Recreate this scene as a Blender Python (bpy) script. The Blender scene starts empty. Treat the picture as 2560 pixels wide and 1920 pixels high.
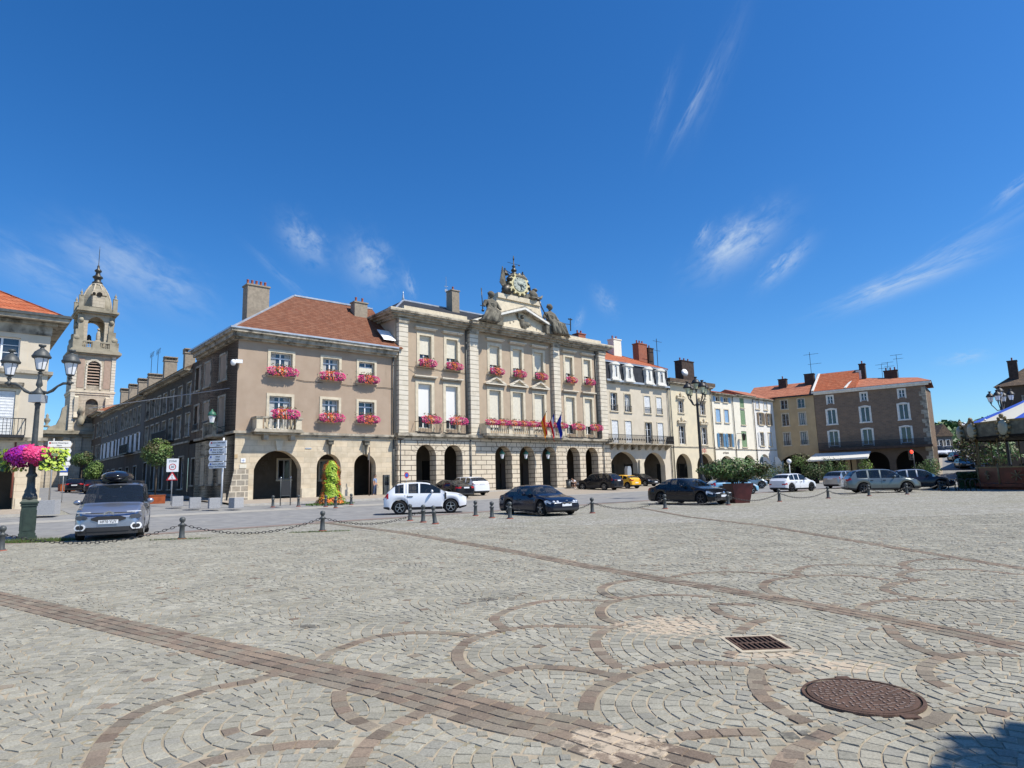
import bpy, math, random
from mathutils import Vector, Matrix
random.seed(11)
SC = bpy.context.scene
COL = SC.collection
R = math.radians
# ---------------------------------------------------------------- camera
FPX, PITCH, ROLL, EYE = 1600.0, R(8.5), R(1.55), 1.62
cam = bpy.data.objects.new('camera', bpy.data.cameras.new('camera')); COL.objects.link(cam)
cam.data.sensor_width = 36; cam.data.lens = 36*FPX/2560; cam.data.clip_end = 9000; cam.data.clip_start = .05
_r = Vector((math.cos(ROLL), math.sin(ROLL)*math.sin(PITCH), -math.sin(ROLL)*math.cos(PITCH)))
_u = Vector((math.sin(ROLL), -math.cos(ROLL)*math.sin(PITCH), math.cos(ROLL)*math.cos(PITCH)))
_f = Vector((0, math.cos(PITCH), math.sin(PITCH)))
cam.matrix_world = Matrix(((_r.x,_u.x,-_f.x,0),(_r.y,_u.y,-_f.y,0),(_r.z,_u.z,-_f.z,EYE),(0,0,0,1)))
SC.camera = cam
# ---------------------------------------------------------------- light
SUN_EL = R(54); SUNH = Vector((1.086,-.381)).normalized()
SUNV = Vector((SUNH.x*math.cos(SUN_EL), SUNH.y*math.cos(SUN_EL), math.sin(SUN_EL)))
sl = bpy.data.lights.new('sun','SUN'); sl.energy = 5.0; sl.angle = R(.53); sl.color = (1,.94,.83)
so = bpy.data.objects.new('sun', sl); COL.objects.link(so); so.rotation_euler = SUNV.to_track_quat('Z','Y').to_euler()
SC.view_settings.view_transform = 'Standard'; SC.view_settings.look = 'None'; SC.view_settings.exposure = .24; SC.view_settings.gamma = 1
W = bpy.data.worlds.new('World'); SC.world = W; W.use_nodes = True
def ray(x, y):
    dx = x-1280.; dy = y-960.
    a = dx*math.cos(ROLL)-dy*math.sin(ROLL); b = -dx*math.sin(ROLL)-dy*math.cos(ROLL)
    return Vector((a, FPX*math.cos(PITCH)-b*math.sin(PITCH), FPX*math.sin(PITCH)+b*math.cos(PITCH)))
def world():
    nt = W.node_tree; N = nt.nodes; L = nt.links; N.clear()
    out = N.new('ShaderNodeOutputWorld'); bg = N.new('ShaderNodeBackground'); bg.inputs[1].default_value = .085
    sky = N.new('ShaderNodeTexSky'); sky.sky_type = 'NISHITA'; sky.sun_disc = False
    sky.sun_elevation = SUN_EL; sky.sun_rotation = math.atan2(SUNH.x, SUNH.y)
    sky.air_density = 1.0; sky.dust_density = .55; sky.ozone_density = 2.2; sky.altitude = 200
    hs = N.new('ShaderNodeHueSaturation'); hs.inputs['Saturation'].default_value = 1.32; hs.inputs['Value'].default_value = 1.0; hs.inputs['Hue'].default_value = .497
    gn = N.new('ShaderNodeMix'); gn.data_type = 'RGBA'; gn.blend_type = 'MULTIPLY'; gn.inputs[0].default_value = 1; gn.inputs[7].default_value = (.86, 1.22, 1.58, 1)
    L.new(sky.outputs[0], hs.inputs['Color']); L.new(hs.outputs[0], gn.inputs[6])
    tc = N.new('ShaderNodeTexCoord')
    nz = N.new('ShaderNodeTexNoise'); nz.inputs['Scale'].default_value = 9; nz.inputs['Detail'].default_value = 8; nz.inputs['Roughness'].default_value = .62; nz.inputs['Distortion'].default_value = .6
    L.new(tc.outputs['Generated'], nz.inputs['Vector'])
    acc = None
    def math_(op, a, b=None, c=None):
        n = N.new('ShaderNodeMath'); n.operation = op
        for i, q in enumerate((a, b, c)):
            if q is None: continue
            if isinstance(q, (int, float)): n.inputs[i].default_value = q
            else: L.new(q, n.inputs[i])
        return n.outputs[0]
    # thin cirrus wisps: (centre px, direction px, half length, half width, strength)
    wisps = [((1852,615),(.80,-.60),120,46,.85),((1815,600),(.62,-.78),60,26,.6),((1760,588),(.45,-.9),34,12,.5),((1965,662),(.68,-.74),75,24,.7),((2270,705),(.92,-.39),200,26,.8),
             ((2390,625),(.80,-.6),240,26,.34),((2540,470),(.6,-.8),75,15,.5),((1740,255),(.42,-.9),130,15,.32),((1660,260),(.25,-.97),110,16,.14),((1800,180),(.3,-.95),190,26,.12),
             ((760,608),(.7,.7),70,40,.6),((915,665),(.5,.86),70,52,.6),((1022,712),(.35,.93),34,13,.5),((350,690),(.82,.57),170,66,.5),((110,700),(.8,.6),200,55,.32),((240,655),(.85,.52),110,34,.3),
             ((1510,755),(.6,.8),40,22,.3),((1450,800),(.3,-.95),26,10,.35),((2410,897),(.97,-.2),60,14,.4),((700,690),(.7,.7),90,12,.2)]
    for (cx, cy), (ax, ay), hl, hw, st in wisps:
        d0 = ray(cx, cy).normalized(); d1 = (ray(cx+ax*hl, cy+ay*hl).normalized()-d0); d2 = (ray(cx-ay*hw, cy+ax*hw).normalized()-d0)
        def dotn(v):
            n = N.new('ShaderNodeVectorMath'); n.operation = 'DOT_PRODUCT'; L.new(tc.outputs['Generated'], n.inputs[0]); n.inputs[1].default_value = v/v.length_squared
            return math_('SUBTRACT', n.outputs['Value'], d0.dot(v)/v.length_squared)
        a = dotn(d1); b = dotn(d2)
        # streaky noise that follows the wisp
        cmb = N.new('ShaderNodeCombineXYZ'); L.new(math_('MULTIPLY', a, 1.5), cmb.inputs[0]); L.new(math_('MULTIPLY', b, 1.3), cmb.inputs[1]); cmb.inputs[2].default_value = cx*.013
        n2 = N.new('ShaderNodeTexNoise'); n2.inputs['Scale'].default_value = 1.3; n2.inputs['Detail'].default_value = 6; n2.inputs['Roughness'].default_value = .6; n2.inputs['Distortion'].default_value = .35
        L.new(cmb.outputs[0], n2.inputs['Vector'])
        wb = math_('ADD', b, math_('MULTIPLY', math_('SUBTRACT', n2.outputs['Fac'], .5), 1.6))
        e = math_('EXPONENT', math_('MULTIPLY', math_('ADD', math_('MULTIPLY', a, a), math_('MULTIPLY', wb, wb)), -1.3))
        s2 = math_('SMOOTH_MIN', math_('MAXIMUM', math_('MULTIPLY', math_('SUBTRACT', n2.outputs['Fac'], .3), 2.6), 0), 1, .1)
        v = math_('MULTIPLY', math_('MULTIPLY', e, s2), st)
        acc = v if acc is None else math_('ADD', acc, v)
    fine = math_('ADD', math_('MULTIPLY', nz.outputs['Fac'], .9), .5)
    acc = math_('MINIMUM', math_('MULTIPLY', acc, fine), .85)
    mx = N.new('ShaderNodeMix'); mx.data_type = 'RGBA'; mx.inputs[7].default_value = (5.6, 6.9, 8.6, 1)
    L.new(acc, mx.inputs[0]); L.new(gn.outputs[2], mx.inputs[6]); L.new(mx.outputs[2], bg.inputs[0]); L.new(bg.outputs[0], out.inputs[0])
world()
# ---------------------------------------------------------------- frames and ground
def sstep(t): t = max(0., min(1., t)); return t*t*(3-2*t)
class Frame:
    def __init__(s, X, Y, Z, az):
        s.o = Vector((X, Y, Z)); a = R(90-az); s.a = a
        s.ux = Vector((math.cos(a), math.sin(a), 0)); s.n = Vector((-math.sin(a), math.cos(a), 0))
    def uz(s, x, y, off=0):
        d = ray(x, y); c = Vector((0, 0, EYE)); o = s.o+s.n*off
        t = (o-c).dot(s.n)/d.dot(s.n); P = c+d*t-s.o
        return P.dot(s.ux), P.z
    def w(s, u, v, z=0): return s.o+s.ux*u+s.n*v+Vector((0, 0, z))
_d = ray(588, 1083); MF = Frame(_d.x*47/_d.y, 47, .45, 48.7)
SF = Frame(MF.o.x, MF.o.y, 0, 138.7)
_p = MF.w(82.3, 0); RF = Frame(_p.x, _p.y, 0, 127)
CF = Frame(-63.05, 95, 0, 48.7)
def uv(X, Y): q = Vector((X, Y, 0))-Vector((MF.o.x, MF.o.y, 0)); return q.dot(MF.ux), q.dot(MF.n)
def gz(X, Y):
    u, v = uv(X, Y)
    z = .55*max(0, min(1, (v+15)/14))
    if v > 0: z += .028*min(v, 60)*sstep((12-u)/10)
    s = X*.576+Y*.817
    if s > 102: z += min((s-102)*.11, 5.0)*sstep((X-55)/4)
    return z
def gnd(x, y, zo=0):
    d = ray(x, y); d = d/d.y; lo = 2.5; Y = 2.5
    while Y < 260:
        if EYE+d.z*Y <= gz(d.x*Y, Y)+zo: break
        lo = Y; Y += .8
    hi = Y
    for _ in range(16):
        m = (lo+hi)/2
        if EYE+d.z*m <= gz(d.x*m, m)+zo: hi = m
        else: lo = m
    return Vector((d.x*hi, hi, gz(d.x*hi, hi)+zo))
def at(x, y, Y): d = ray(x, y); return Vector((d.x*Y/d.y, Y, EYE+d.z*Y/d.y))
# ---------------------------------------------------------------- mesh builder
class MB:
    def __init__(s): s.v = []; s.f = []; s.m = []; s.s = []; s.a = []
    def add(s, vs, fs, m=0, sm=False):
        o = len(s.v); s.a.append((o, len(s.f))); s.v += [tuple(q) for q in vs]
        for f in fs: s.f.append(tuple(i+o for i in f)); s.m.append(m); s.s.append(sm)
    def quad(s, a, b, c, d, m=0): s.add((a, b, c, d), ((0, 1, 2, 3),), m)
    def box(s, x0, y0, z0, x1, y1, z1, m=0):
        s.add([(x0,y0,z0),(x1,y0,z0),(x1,y1,z0),(x0,y1,z0),(x0,y0,z1),(x1,y0,z1),(x1,y1,z1),(x0,y1,z1)],
              [(0,3,2,1),(4,5,6,7),(0,1,5,4),(1,2,6,5),(2,3,7,6),(3,0,4,7)], m)
    def taper(s, x0, y0, z0, x1, y1, z1, i, m=0):
        s.add([(x0,y0,z0),(x1,y0,z0),(x1,y1,z0),(x0,y1,z0),(x0+i,y0+i,z1),(x1-i,y0+i,z1),(x1-i,y1-i,z1),(x0+i,y1-i,z1)],
              [(0,3,2,1),(4,5,6,7),(0,1,5,4),(1,2,6,5),(2,3,7,6),(3,0,4,7)], m)
    def cbox(s, cx, cy, z0, w, d, h, m=0): s.box(cx-w/2, cy-d/2, z0, cx+w/2, cy+d/2, z0+h, m)
    def prism(s, pts, axis, a0, a1, m=0):
        def P(p, a):
            return (a, p[0], p[1]) if axis == 'x' else ((p[0], a, p[1]) if axis == 'y' else (p[0], p[1], a))
        n = len(pts); vs = [P(p, a0) for p in pts]+[P(p, a1) for p in pts]
        fs = [tuple(range(n)), tuple(range(2*n-1, n-1, -1))]+[(i, (i+1) % n, n+(i+1) % n, n+i) for i in range(n)]
        s.add(vs, fs, m)
    def beam(s, a, b, w, h=None, m=0):
        a = Vector(a); b = Vector(b); h = h or w; d = (b-a)
        if d.length < 1e-6: return
        d.normalize(); up = Vector((0, 0, 1)) if abs(d.z) < .95 else Vector((1, 0, 0))
        x = d.cross(up).normalized()*w/2; y = x.cross(d).normalized()*h/2
        vs = [a-x-y, a+x-y, a+x+y, a-x+y, b-x-y, b+x-y, b+x+y, b-x+y]
        s.add(vs, [(0,1,2,3),(7,6,5,4),(0,4,5,1),(1,5,6,2),(2,6,7,3),(3,7,4,0)], m)
    def tube(s, path, r, n=6, m=0):
        path = [Vector(p) for p in path]; k = len(path)
        rs = r if isinstance(r, (list, tuple)) else [r]*k
        vs = []; pt = None; x = None
        for i, p in enumerate(path):
            t = (path[min(i+1, k-1)]-path[max(i-1, 0)]).normalized()
            if x is None: x = t.cross(Vector((0, 0, 1)) if abs(t.z) < .9 else Vector((1, 0, 0))).normalized()
            else: x = (x-t*x.dot(t)).normalized()
            y = t.cross(x)
            for j in range(n):
                a = 2*math.pi*j/n; vs.append(p+(x*math.cos(a)+y*math.sin(a))*rs[i])
        fs = [(i*n+j, i*n+(j+1) % n, (i+1)*n+(j+1) % n, (i+1)*n+j) for i in range(k-1) for j in range(n)]
        fs += [tuple(range(n-1, -1, -1)), tuple(range((k-1)*n, k*n))]
        s.add(vs, fs, m, n > 5)
    def lathe(s, prof, cx, cy, z0=0, n=12, m=0, sm=True, rot=0, sy=1):
        vs = []
        for r, z in prof:
            for j in range(n):
                a = rot+2*math.pi*j/n; vs.append((cx+r*math.cos(a), cy+r*sy*math.sin(a), z0+z))
        k = len(prof)
        fs = [(i*n+j, i*n+(j+1) % n, (i+1)*n+(j+1) % n, (i+1)*n+j) for i in range(k-1) for j in range(n)]
        fs += [tuple(range(n-1, -1, -1)), tuple(range((k-1)*n, k*n))]
        s.add(vs, fs, m, sm)
    def ball(s, c, r, n=8, k=6, m=0, jit=0):
        c = Vector(c); rr = r if isinstance(r, (tuple, list)) else (r, r, r); vs = []
        for i in range(k+1):
            t = math.pi*i/k
            for j in range(n):
                a = 2*math.pi*j/n; q = 1+(random.random()-.5)*jit
                vs.append((c.x+rr[0]*q*math.sin(t)*math.cos(a), c.y+rr[1]*q*math.sin(t)*math.sin(a), c.z+rr[2]*q*math.cos(t)))
        s.add(vs, [(i*n+j, (i+1)*n+j, (i+1)*n+(j+1) % n, i*n+(j+1) % n) for i in range(k) for j in range(n)], m, True)
    def leaf(s, c, sz, m=0, nrm=None, flat=.0):
        if nrm is None:
            nrm = Vector((random.gauss(0, 1), random.gauss(0, 1), random.gauss(0, 1)+.5))
        nrm = nrm.normalized(); t = nrm.cross(Vector((random.random()-.5, random.random()-.5, random.random()-.5))).normalized(); b = nrm.cross(t)
        c = Vector(c); a = sz*(.7+.6*random.random()); w = a*.62
        s.add([c-t*a*.5, c+b*w*.5, c+t*a*.5, c-b*w*.5], ((0, 1, 2, 3),), m)
    def pieces(s, name, mats, parent=None, per=1):
        # every piece becomes a mesh of its own; a piece is `per` shapes
        out = []; st = s.a[::per]+[(len(s.v), len(s.f))]
        for (v0, f0), (v1, f1) in zip(st, st[1:]):
            q = MB(); q.v = s.v[v0:v1]; q.f = [tuple(i-v0 for i in f) for f in s.f[f0:f1]]; q.m = s.m[f0:f1]; q.s = s.s[f0:f1]; out.append(q.build(name, mats, parent))
        return out
    def build(s, name, mats, parent=None, loc=None, rz=None, smooth=None):
        me = bpy.data.meshes.new(name); me.from_pydata(s.v, [], s.f)
        if not isinstance(mats, (list, tuple)): mats = [mats]
        for q in mats: me.materials.append(q)
        me.polygons.foreach_set('material_index', s.m)
        me.polygons.foreach_set('use_smooth', s.s if smooth is None else [smooth]*len(s.s))
        me.update(); o = bpy.data.objects.new(name, me); COL.objects.link(o)
        if parent: o.parent = parent
        if loc is not None: o.location = loc
        if rz is not None: o.rotation_euler = (0, 0, rz)
        return o
def tag(o, label, cat, group=None):
    o['label'] = label; o['category'] = cat
    if group: o['group'] = group
    return o
def struct(o): o['kind'] = 'structure'; return o
def thing(name, label, cat, loc=(0,0,0), rz=0, group=None, sc=None):
    o = bpy.data.objects.new(name, None); COL.objects.link(o); o.location = loc; o.rotation_euler = (0, 0, rz); o.empty_display_size = .2
    if sc: o.scale = (sc, sc, sc)
    return tag(o, label, cat, group)
def dup(r, loc=None, rz=None, label=None, group=None, sc=None, parent=None):
    n = r.copy(); COL.objects.link(n)
    if parent: n.parent = parent
    else:
        if loc is not None: n.location = loc
        if rz is not None: n.rotation_euler = (0, 0, rz)
        if label: n['label'] = label
        if group: n['group'] = group
        if sc: n.scale = (sc, sc, sc)
    for c in list(r.children): dup(c, parent=n)
    return n
# ---------------------------------------------------------------- materials
def mat(name, col, rough=.8, col2=None, scale=3., mixr=(.35, .65), bump=0, bscale=None, metal=0, stain=None, stz=.35, stsc=.6, brick=None, spec=None, coat=0, emit=None, streak=False, detail=6):
    m = bpy.data.materials.new(name); m.use_nodes = True; nt = m.node_tree; N = nt.nodes; L = nt.links
    b = N['Principled BSDF']; b.inputs['Roughness'].default_value = rough; b.inputs['Metallic'].default_value = metal
    if spec is None and rough >= .8: spec = .15
    if spec is not None: b.inputs['Specular IOR Level'].default_value = spec
    if coat: b.inputs['Coat Weight'].default_value = coat; b.inputs['Coat Roughness'].default_value = .04
    col = tuple(col)+(1,)
    b.inputs['Base Color'].default_value = col
    if emit: b.inputs['Emission Color'].default_value = tuple(emit[:3])+(1,); b.inputs['Emission Strength'].default_value = emit[3]
    if col2 is None and not stain and not brick and not bump: return m
    tc = N.new('ShaderNodeTexCoord')
    def noise(sc, vec=None, det=detail, ro=.55):
        n = N.new('ShaderNodeTexNoise'); n.inputs['Scale'].default_value = sc; n.inputs['Detail'].default_value = det; n.inputs['Roughness'].default_value = ro
        L.new(vec or tc.outputs['Object'], n.inputs['Vector']); return n.outputs['Fac']
    def ramp(v, lo, hi):
        n = N.new('ShaderNodeMapRange'); n.inputs[1].default_value = lo; n.inputs[2].default_value = hi; n.interpolation_type = 'SMOOTHSTEP'; L.new(v, n.inputs[0]); return n.outputs[0]
    def mix(f, a, c):
        n = N.new('ShaderNodeMix'); n.data_type = 'RGBA'
        if isinstance(f, (int, float)): n.inputs[0].default_value = f
        else: L.new(f, n.inputs[0])
        for i, q in ((6, a), (7, c)):
            if isinstance(q, tuple): n.inputs[i].default_value = q
            else: L.new(q, n.inputs[i])
        return n.outputs[2]
    cur = col
    if col2 is not None: cur = mix(ramp(noise(scale), *mixr), col, tuple(col2)+(1,))
    bh = None
    if brick:
        bw, bhh, mo, mcol, dev = brick
        sx = N.new('ShaderNodeSeparateXYZ'); L.new(tc.outputs['Object'], sx.inputs[0])
        ad = N.new('ShaderNodeMath'); ad.operation = 'ADD'; L.new(sx.outputs[0], ad.inputs[0]); L.new(sx.outputs[1], ad.inputs[1])
        cb = N.new('ShaderNodeCombineXYZ'); L.new(ad.outputs[0], cb.inputs[0]); L.new(sx.outputs[2], cb.inputs[1])
        br = N.new('ShaderNodeTexBrick'); L.new(cb.outputs[0], br.inputs['Vector']); br.inputs['Scale'].default_value = 1
        br.inputs['Brick Width'].default_value = bw; br.inputs['Row Height'].default_value = bhh; br.inputs['Mortar Size'].default_value = mo; br.inputs['Mortar Smooth'].default_value = .1
        br.inputs['Color1'].default_value = (1-dev, 1-dev, 1-dev, 1); br.inputs['Color2'].default_value = (1+dev*.3, 1, 1-dev*.3, 1); br.inputs['Mortar'].default_value = (1, 1, 1, 1)
        mm = N.new('ShaderNodeMix'); mm.data_type = 'RGBA'; mm.blend_type = 'MULTIPLY'; mm.inputs[0].default_value = 1
        if isinstance(cur, tuple): mm.inputs[6].default_value = cur
        else: L.new(cur, mm.inputs[6])
        L.new(br.outputs['Color'], mm.inputs[7]); cur = mix(br.outputs['Fac'], mm.outputs[2], tuple(mcol)+(1,)); bh = br.outputs['Fac']
    if stain:
        v = tc.outputs['Object']
        if streak:
            mp = N.new('ShaderNodeMapping'); mp.inputs['Scale'].default_value = (1, 1, .18); L.new(v, mp.inputs[0]); v = mp.outputs[0]
        cur = mix(ramp(noise(stsc, v, 8, .65), stz+.2, stz+.45), cur, tuple(stain)+(1,))
    if not isinstance(cur, tuple): L.new(cur, b.inputs['Base Color'])
    if bump:
        bp = N.new('ShaderNodeBump'); bp.inputs['Strength'].default_value = min(1, bump); bp.inputs['Distance'].default_value = .02
        h = noise(bscale or scale*6, None, 4)
        if bh:
            s_ = N.new('ShaderNodeMath'); s_.operation = 'MULTIPLY_ADD'; L.new(bh, s_.inputs[0]); s_.inputs[1].default_value = -1.5; L.new(h, s_.inputs[2]); h = s_.outputs[0]
        L.new(h, bp.inputs['Height']); L.new(bp.outputs[0], b.inputs['Normal'])
    return m
def tiles(name, c1, c2, row=.32, w=.22):
    m = mat(name, c1, .85, c2, 2.2, (.4, .62), .35, 12, brick=(w, row, .022, tuple(q*.45 for q in c1), .16)); return m
M = {}
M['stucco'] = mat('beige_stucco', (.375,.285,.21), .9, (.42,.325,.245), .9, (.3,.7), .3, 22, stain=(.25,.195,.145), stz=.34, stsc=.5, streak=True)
M['stucco2'] = mat('pale_beige_stucco', (.47,.37,.27), .9, (.42,.33,.24), 1.2, (.3,.7), .3, 22, stain=(.31,.25,.18), stz=.34, stsc=.6, streak=True)
M['stone'] = mat('cream_limestone', (.56,.475,.345), .85, (.66,.57,.43), 1.3, (.35,.65), .25, 14, brick=(1.05,.42,.010,(.40,.33,.24),.12), stain=(.30,.24,.17), stz=.37, stsc=.9)
M['rust'] = mat('rusticated_limestone', (.60,.52,.40), .85, (.68,.60,.47), 1.1, (.35,.65), .4, 14, brick=(1.3,.44,.035,(.17,.14,.11),.08), stain=(.30,.25,.19), stz=.37, stsc=.9)
M['quoin'] = mat('limestone_quoins', (.70,.64,.53), .85, (.62,.56,.45), 1.5, (.35,.65), .3, 14, brick=(40,.44,.028,(.22,.19,.15),.05), stain=(.36,.31,.24), stz=.38, stsc=1.0)
M['trim'] = mat('pale_stone_trim', (.66,.58,.44), .85, (.56,.49,.37), 2.5, (.35,.65), .2, 18, stain=(.38,.33,.25), stz=.42, stsc=1.1)
M['cornice'] = mat('weathered_cornice_stone', (.30,.265,.21), .9, (.47,.42,.335), 1.6, (.35,.62), .3, 14, stain=(.085,.075,.06), stz=.25, stsc=1.3)
M['white_trim'] = mat('white_painted_stone', (.78,.76,.70), .8, (.68,.66,.60), 3, (.4,.6))
M['slate'] = mat('dark_slate', (.045,.05,.062), .85, (.03,.034,.043), 1.5, (.35,.65), .3, 10, brick=(.25,.2,.012,(.035,.035,.04),.15))
M['lead'] = mat('zinc_flashing', (.50,.53,.57), .35, (.40,.43,.47), 2, metal=.3)
M['tile_brown'] = tiles('brown_flat_tiles', (.20,.085,.052), (.26,.125,.08), .2, .22)
M['tile_red'] = tiles('orange_clay_tiles', (.40,.115,.055), (.48,.17,.09), .32, .24)
M['tile_old'] = tiles('faded_clay_tiles', (.50,.21,.13), (.40,.15,.09), .34, .24)
M['tile_dark'] = tiles('old_dark_tiles', (.13,.10,.08), (.19,.14,.10), .3, .22)
M['shade_stucco'] = mat('shade_darkened_roughcast', (.135,.10,.075), .95, (.11,.083,.06), 1.5, (.3,.7), .4, 20, stain=(.10,.08,.06), stz=.36, stsc=.5, streak=True)  # tone lowered to put the shade of sunless walls into the colour
M['street_a'] = mat('shade_darkened_render', (.105,.088,.07), .95, (.08,.068,.055), 1.2, (.3,.7), .3, 20, stain=(.05,.042,.035), stz=.36, stsc=.5, streak=True)  # darker albedo with the shade of the street row built in
M['street_b'] = mat('shade_darkened_pale_render', (.15,.142,.13), .95, (.12,.112,.10), 1.2, (.3,.7), .3, 20, stain=(.08,.073,.066), stz=.36, stsc=.5, streak=True)  # pale render, likewise darkened to carry the street's shade
M['cream'] = mat('cream_render', (.62,.55,.44), .9, (.56,.49,.385), 1.1, (.3,.7), .2, 18, stain=(.46,.40,.31), stz=.43, stsc=.6, streak=True)
M['cream2'] = mat('yellow_cream_render', (.70,.61,.44), .9, (.62,.55,.41), 1., (.3,.7), .2, 18, stain=(.50,.44,.34), stz=.45, stsc=.6, streak=True)
M['white_r'] = mat('white_render', (.80,.755,.64), .9, (.74,.69,.58), 1., (.3,.7), .2, 18, stain=(.62,.57,.47), stz=.46, stsc=.6, streak=True)
M['white2'] = mat('chalk_white_render', (.80,.78,.74), .9, (.72,.70,.66), 1., (.3,.7), .2, 18, stain=(.6,.58,.54), stz=.46, stsc=.6, streak=True)
M['ochre'] = mat('ochre_render', (.50,.37,.215), .9, (.42,.31,.18), .8, (.3,.7), .2, 18, stain=(.25,.19,.12), stz=.36, stsc=.45, streak=True)
M['brickbrown'] = mat('brown_rubble_wall', (.255,.185,.135), .95, (.20,.15,.11), 1.3, (.3,.7), .5, 10, brick=(.5,.22,.02,(.23,.185,.15),.2), stain=(.13,.10,.08), stz=.38, stsc=.5)
M['chim'] = mat('roughcast_chimney', (.36,.305,.235), .95, (.27,.23,.18), 5, (.3,.7), .4, 25, stain=(.20,.17,.13), stz=.36, stsc=1.5)
M['redbrick'] = mat('red_brick', (.36,.095,.05), .9, (.28,.07,.04), 3, brick=(.24,.09,.012,(.3,.2,.15),.12))
M['dkbrick'] = mat('dark_sooty_brick', (.085,.06,.05), .9, (.055,.042,.036), 3)
M['pot'] = mat('chimney_pot_clay', (.30,.10,.07), .8)
M['church'] = mat('weathered_church_stone', (.44,.385,.30), .9, (.54,.475,.37), .7, (.35,.65), .4, 8, brick=(1.0,.5,.016,(.28,.24,.18),.08), stain=(.14,.12,.095), stz=.31, stsc=.5)
M['church_dk'] = mat('lichened_church_stone', (.27,.24,.18), .9, (.37,.33,.25), .8, (.35,.65), .5, 6, stain=(.12,.105,.08), stz=.30, stsc=.6)
M['pinkpanel'] = mat('pink_stucco_panel', (.37,.27,.205), .9, (.42,.31,.24), 2)
M['statue'] = mat('weathered_statue_stone', (.21,.195,.155), .9, (.12,.11,.09), 2.2, (.35,.6), .6, 9, stain=(.09,.08,.065), stz=.33, stsc=1.8)
M['bronze'] = mat('dark_bronze', (.05,.045,.04), .45, (.09,.085,.07), 4, metal=.6)
M['clockcream'] = mat('gilded_cream_clock', (.66,.60,.36), .6, (.55,.47,.25), 4)
M['clockface'] = mat('pale_clock_face', (.42,.45,.39), .7, (.33,.36,.31), 6)
M['glass'] = mat('window_glass', (.03,.036,.045), .05, (.015,.018,.022), .7, (.4,.6), spec=.9)
M['glassd'] = mat('dark_window_glass', (.012,.013,.015), .12, spec=.5)
M['curtain'] = mat('net_curtain', (.52,.52,.50), .9, (.4,.4,.39), 5)
M['frame'] = mat('white_window_frame', (.78,.79,.80), .45)
M['framegrey'] = mat('grey_window_frame', (.36,.37,.38), .5)
M['framedk'] = mat('brown_window_frame', (.09,.06,.045), .6)
M['blind'] = mat('cream_roller_blind', (.70,.655,.54), .8, (.63,.59,.49), 4)
M['blindw'] = mat('white_roller_blind', (.74,.73,.70), .8)
M['shut_w'] = mat('white_shutter', (.72,.73,.73), .7, (.62,.63,.64), 5)
M['shut_b'] = mat('blue_shutter', (.085,.21,.36), .7, (.12,.27,.43), 5)
M['shut_lb'] = mat('pale_blue_shutter', (.25,.42,.62), .7, (.3,.47,.66), 5)
M['shut_g'] = mat('sage_green_shutter', (.20,.30,.17), .8, (.25,.36,.22), 5)
M['shut_br'] = mat('brown_wood_shutter', (.21,.165,.12), .8)
M['iron'] = mat('black_iron', (.018,.018,.02), .5)
M['irong'] = mat('dark_grey_painted_iron', (.075,.082,.082), .5, (.05,.056,.056), 6, bump=.1)
M['greeniron'] = mat('dark_green_iron', (.022,.038,.030), .55, (.032,.054,.041), 5)
M['copper'] = mat('green_lantern_cap', (.04,.15,.10), .45)
M['opal'] = mat('frosted_lantern_glass', (.80,.81,.84), .3)
M['opaly'] = mat('yellowed_lantern_glass', (.62,.62,.42), .3)
M['dark'] = mat('dark_interior', (.02,.018,.016), .9)
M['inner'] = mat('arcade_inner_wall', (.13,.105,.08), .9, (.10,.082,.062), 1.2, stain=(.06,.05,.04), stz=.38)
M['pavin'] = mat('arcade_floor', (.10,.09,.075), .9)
M['joint'] = mat('stone_joint', (.15,.125,.10), .9)
M['granite'] = mat('speckled_granite', (.42,.42,.42), .8, (.30,.30,.31), 40, (.4,.6), .3, 60)
M['corten'] = mat('rusted_corten', (.35,.095,.035), .8, (.26,.065,.025), 3)
M['burg'] = mat('burgundy_planter', (.115,.022,.022), .55, (.09,.018,.018), 3)
M['leaf'] = mat('green_leaf', (.075,.14,.028), .6); M['leaf2'] = mat('dark_green_leaf', (.04,.085,.02), .6); M['leaf3'] = mat('light_green_leaf', (.14,.22,.045), .6)
M['olive'] = mat('olive_leaf', (.10,.095,.035), .6); M['lime'] = mat('lime_leaf', (.36,.47,.03), .6); M['amber'] = mat('amber_coleus_leaf', (.52,.17,.03), .6); M['lime2'] = mat('yellow_green_leaf', (.22,.36,.02), .6)
M['redleaf'] = mat('bronze_leaf', (.17,.07,.03), .6)
M['magenta'] = mat('magenta_petal', (.50,.012,.26), .7); M['pink'] = mat('pink_petal', (.62,.025,.15), .7); M['hot'] = mat('hot_pink_petal', (.76,.07,.22), .7); M['coral'] = mat('coral_petal', (.78,.14,.08), .7); M['orange'] = mat('orange_petal', (.76,.20,.03), .7)
M['bark'] = mat('grey_bark', (.12,.095,.07), .95, (.08,.065,.05), 8)
M['white'] = mat('white_sign_face', (.78,.79,.80), .5); M['red'] = mat('sign_red', (.5,.02,.025), .5); M['blue'] = mat('sign_blue', (.02,.09,.42), .5); M['black'] = mat('black_lettering', (.012,.012,.014), .6)
M['signgrey'] = mat('grey_sign_metal', (.42,.44,.46), .4, metal=.4); M['galv'] = mat('galvanised_pole', (.45,.47,.5), .4, metal=.5)
M['rubber'] = mat('tyre_rubber', (.018,.018,.019), .85); M['rim'] = mat('alloy_rim', (.42,.43,.45), .3, metal=.8); M['rimdk'] = mat('dark_alloy_rim', (.10,.10,.11), .35, metal=.6)
M['carglass'] = mat('tinted_car_glass', (.014,.018,.022), .03, spec=.8); M['carglass'].node_tree.nodes['Principled BSDF'].inputs['Alpha'].default_value = .70; M['plastic'] = mat('black_car_plastic', (.022,.022,.024), .6)
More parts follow.
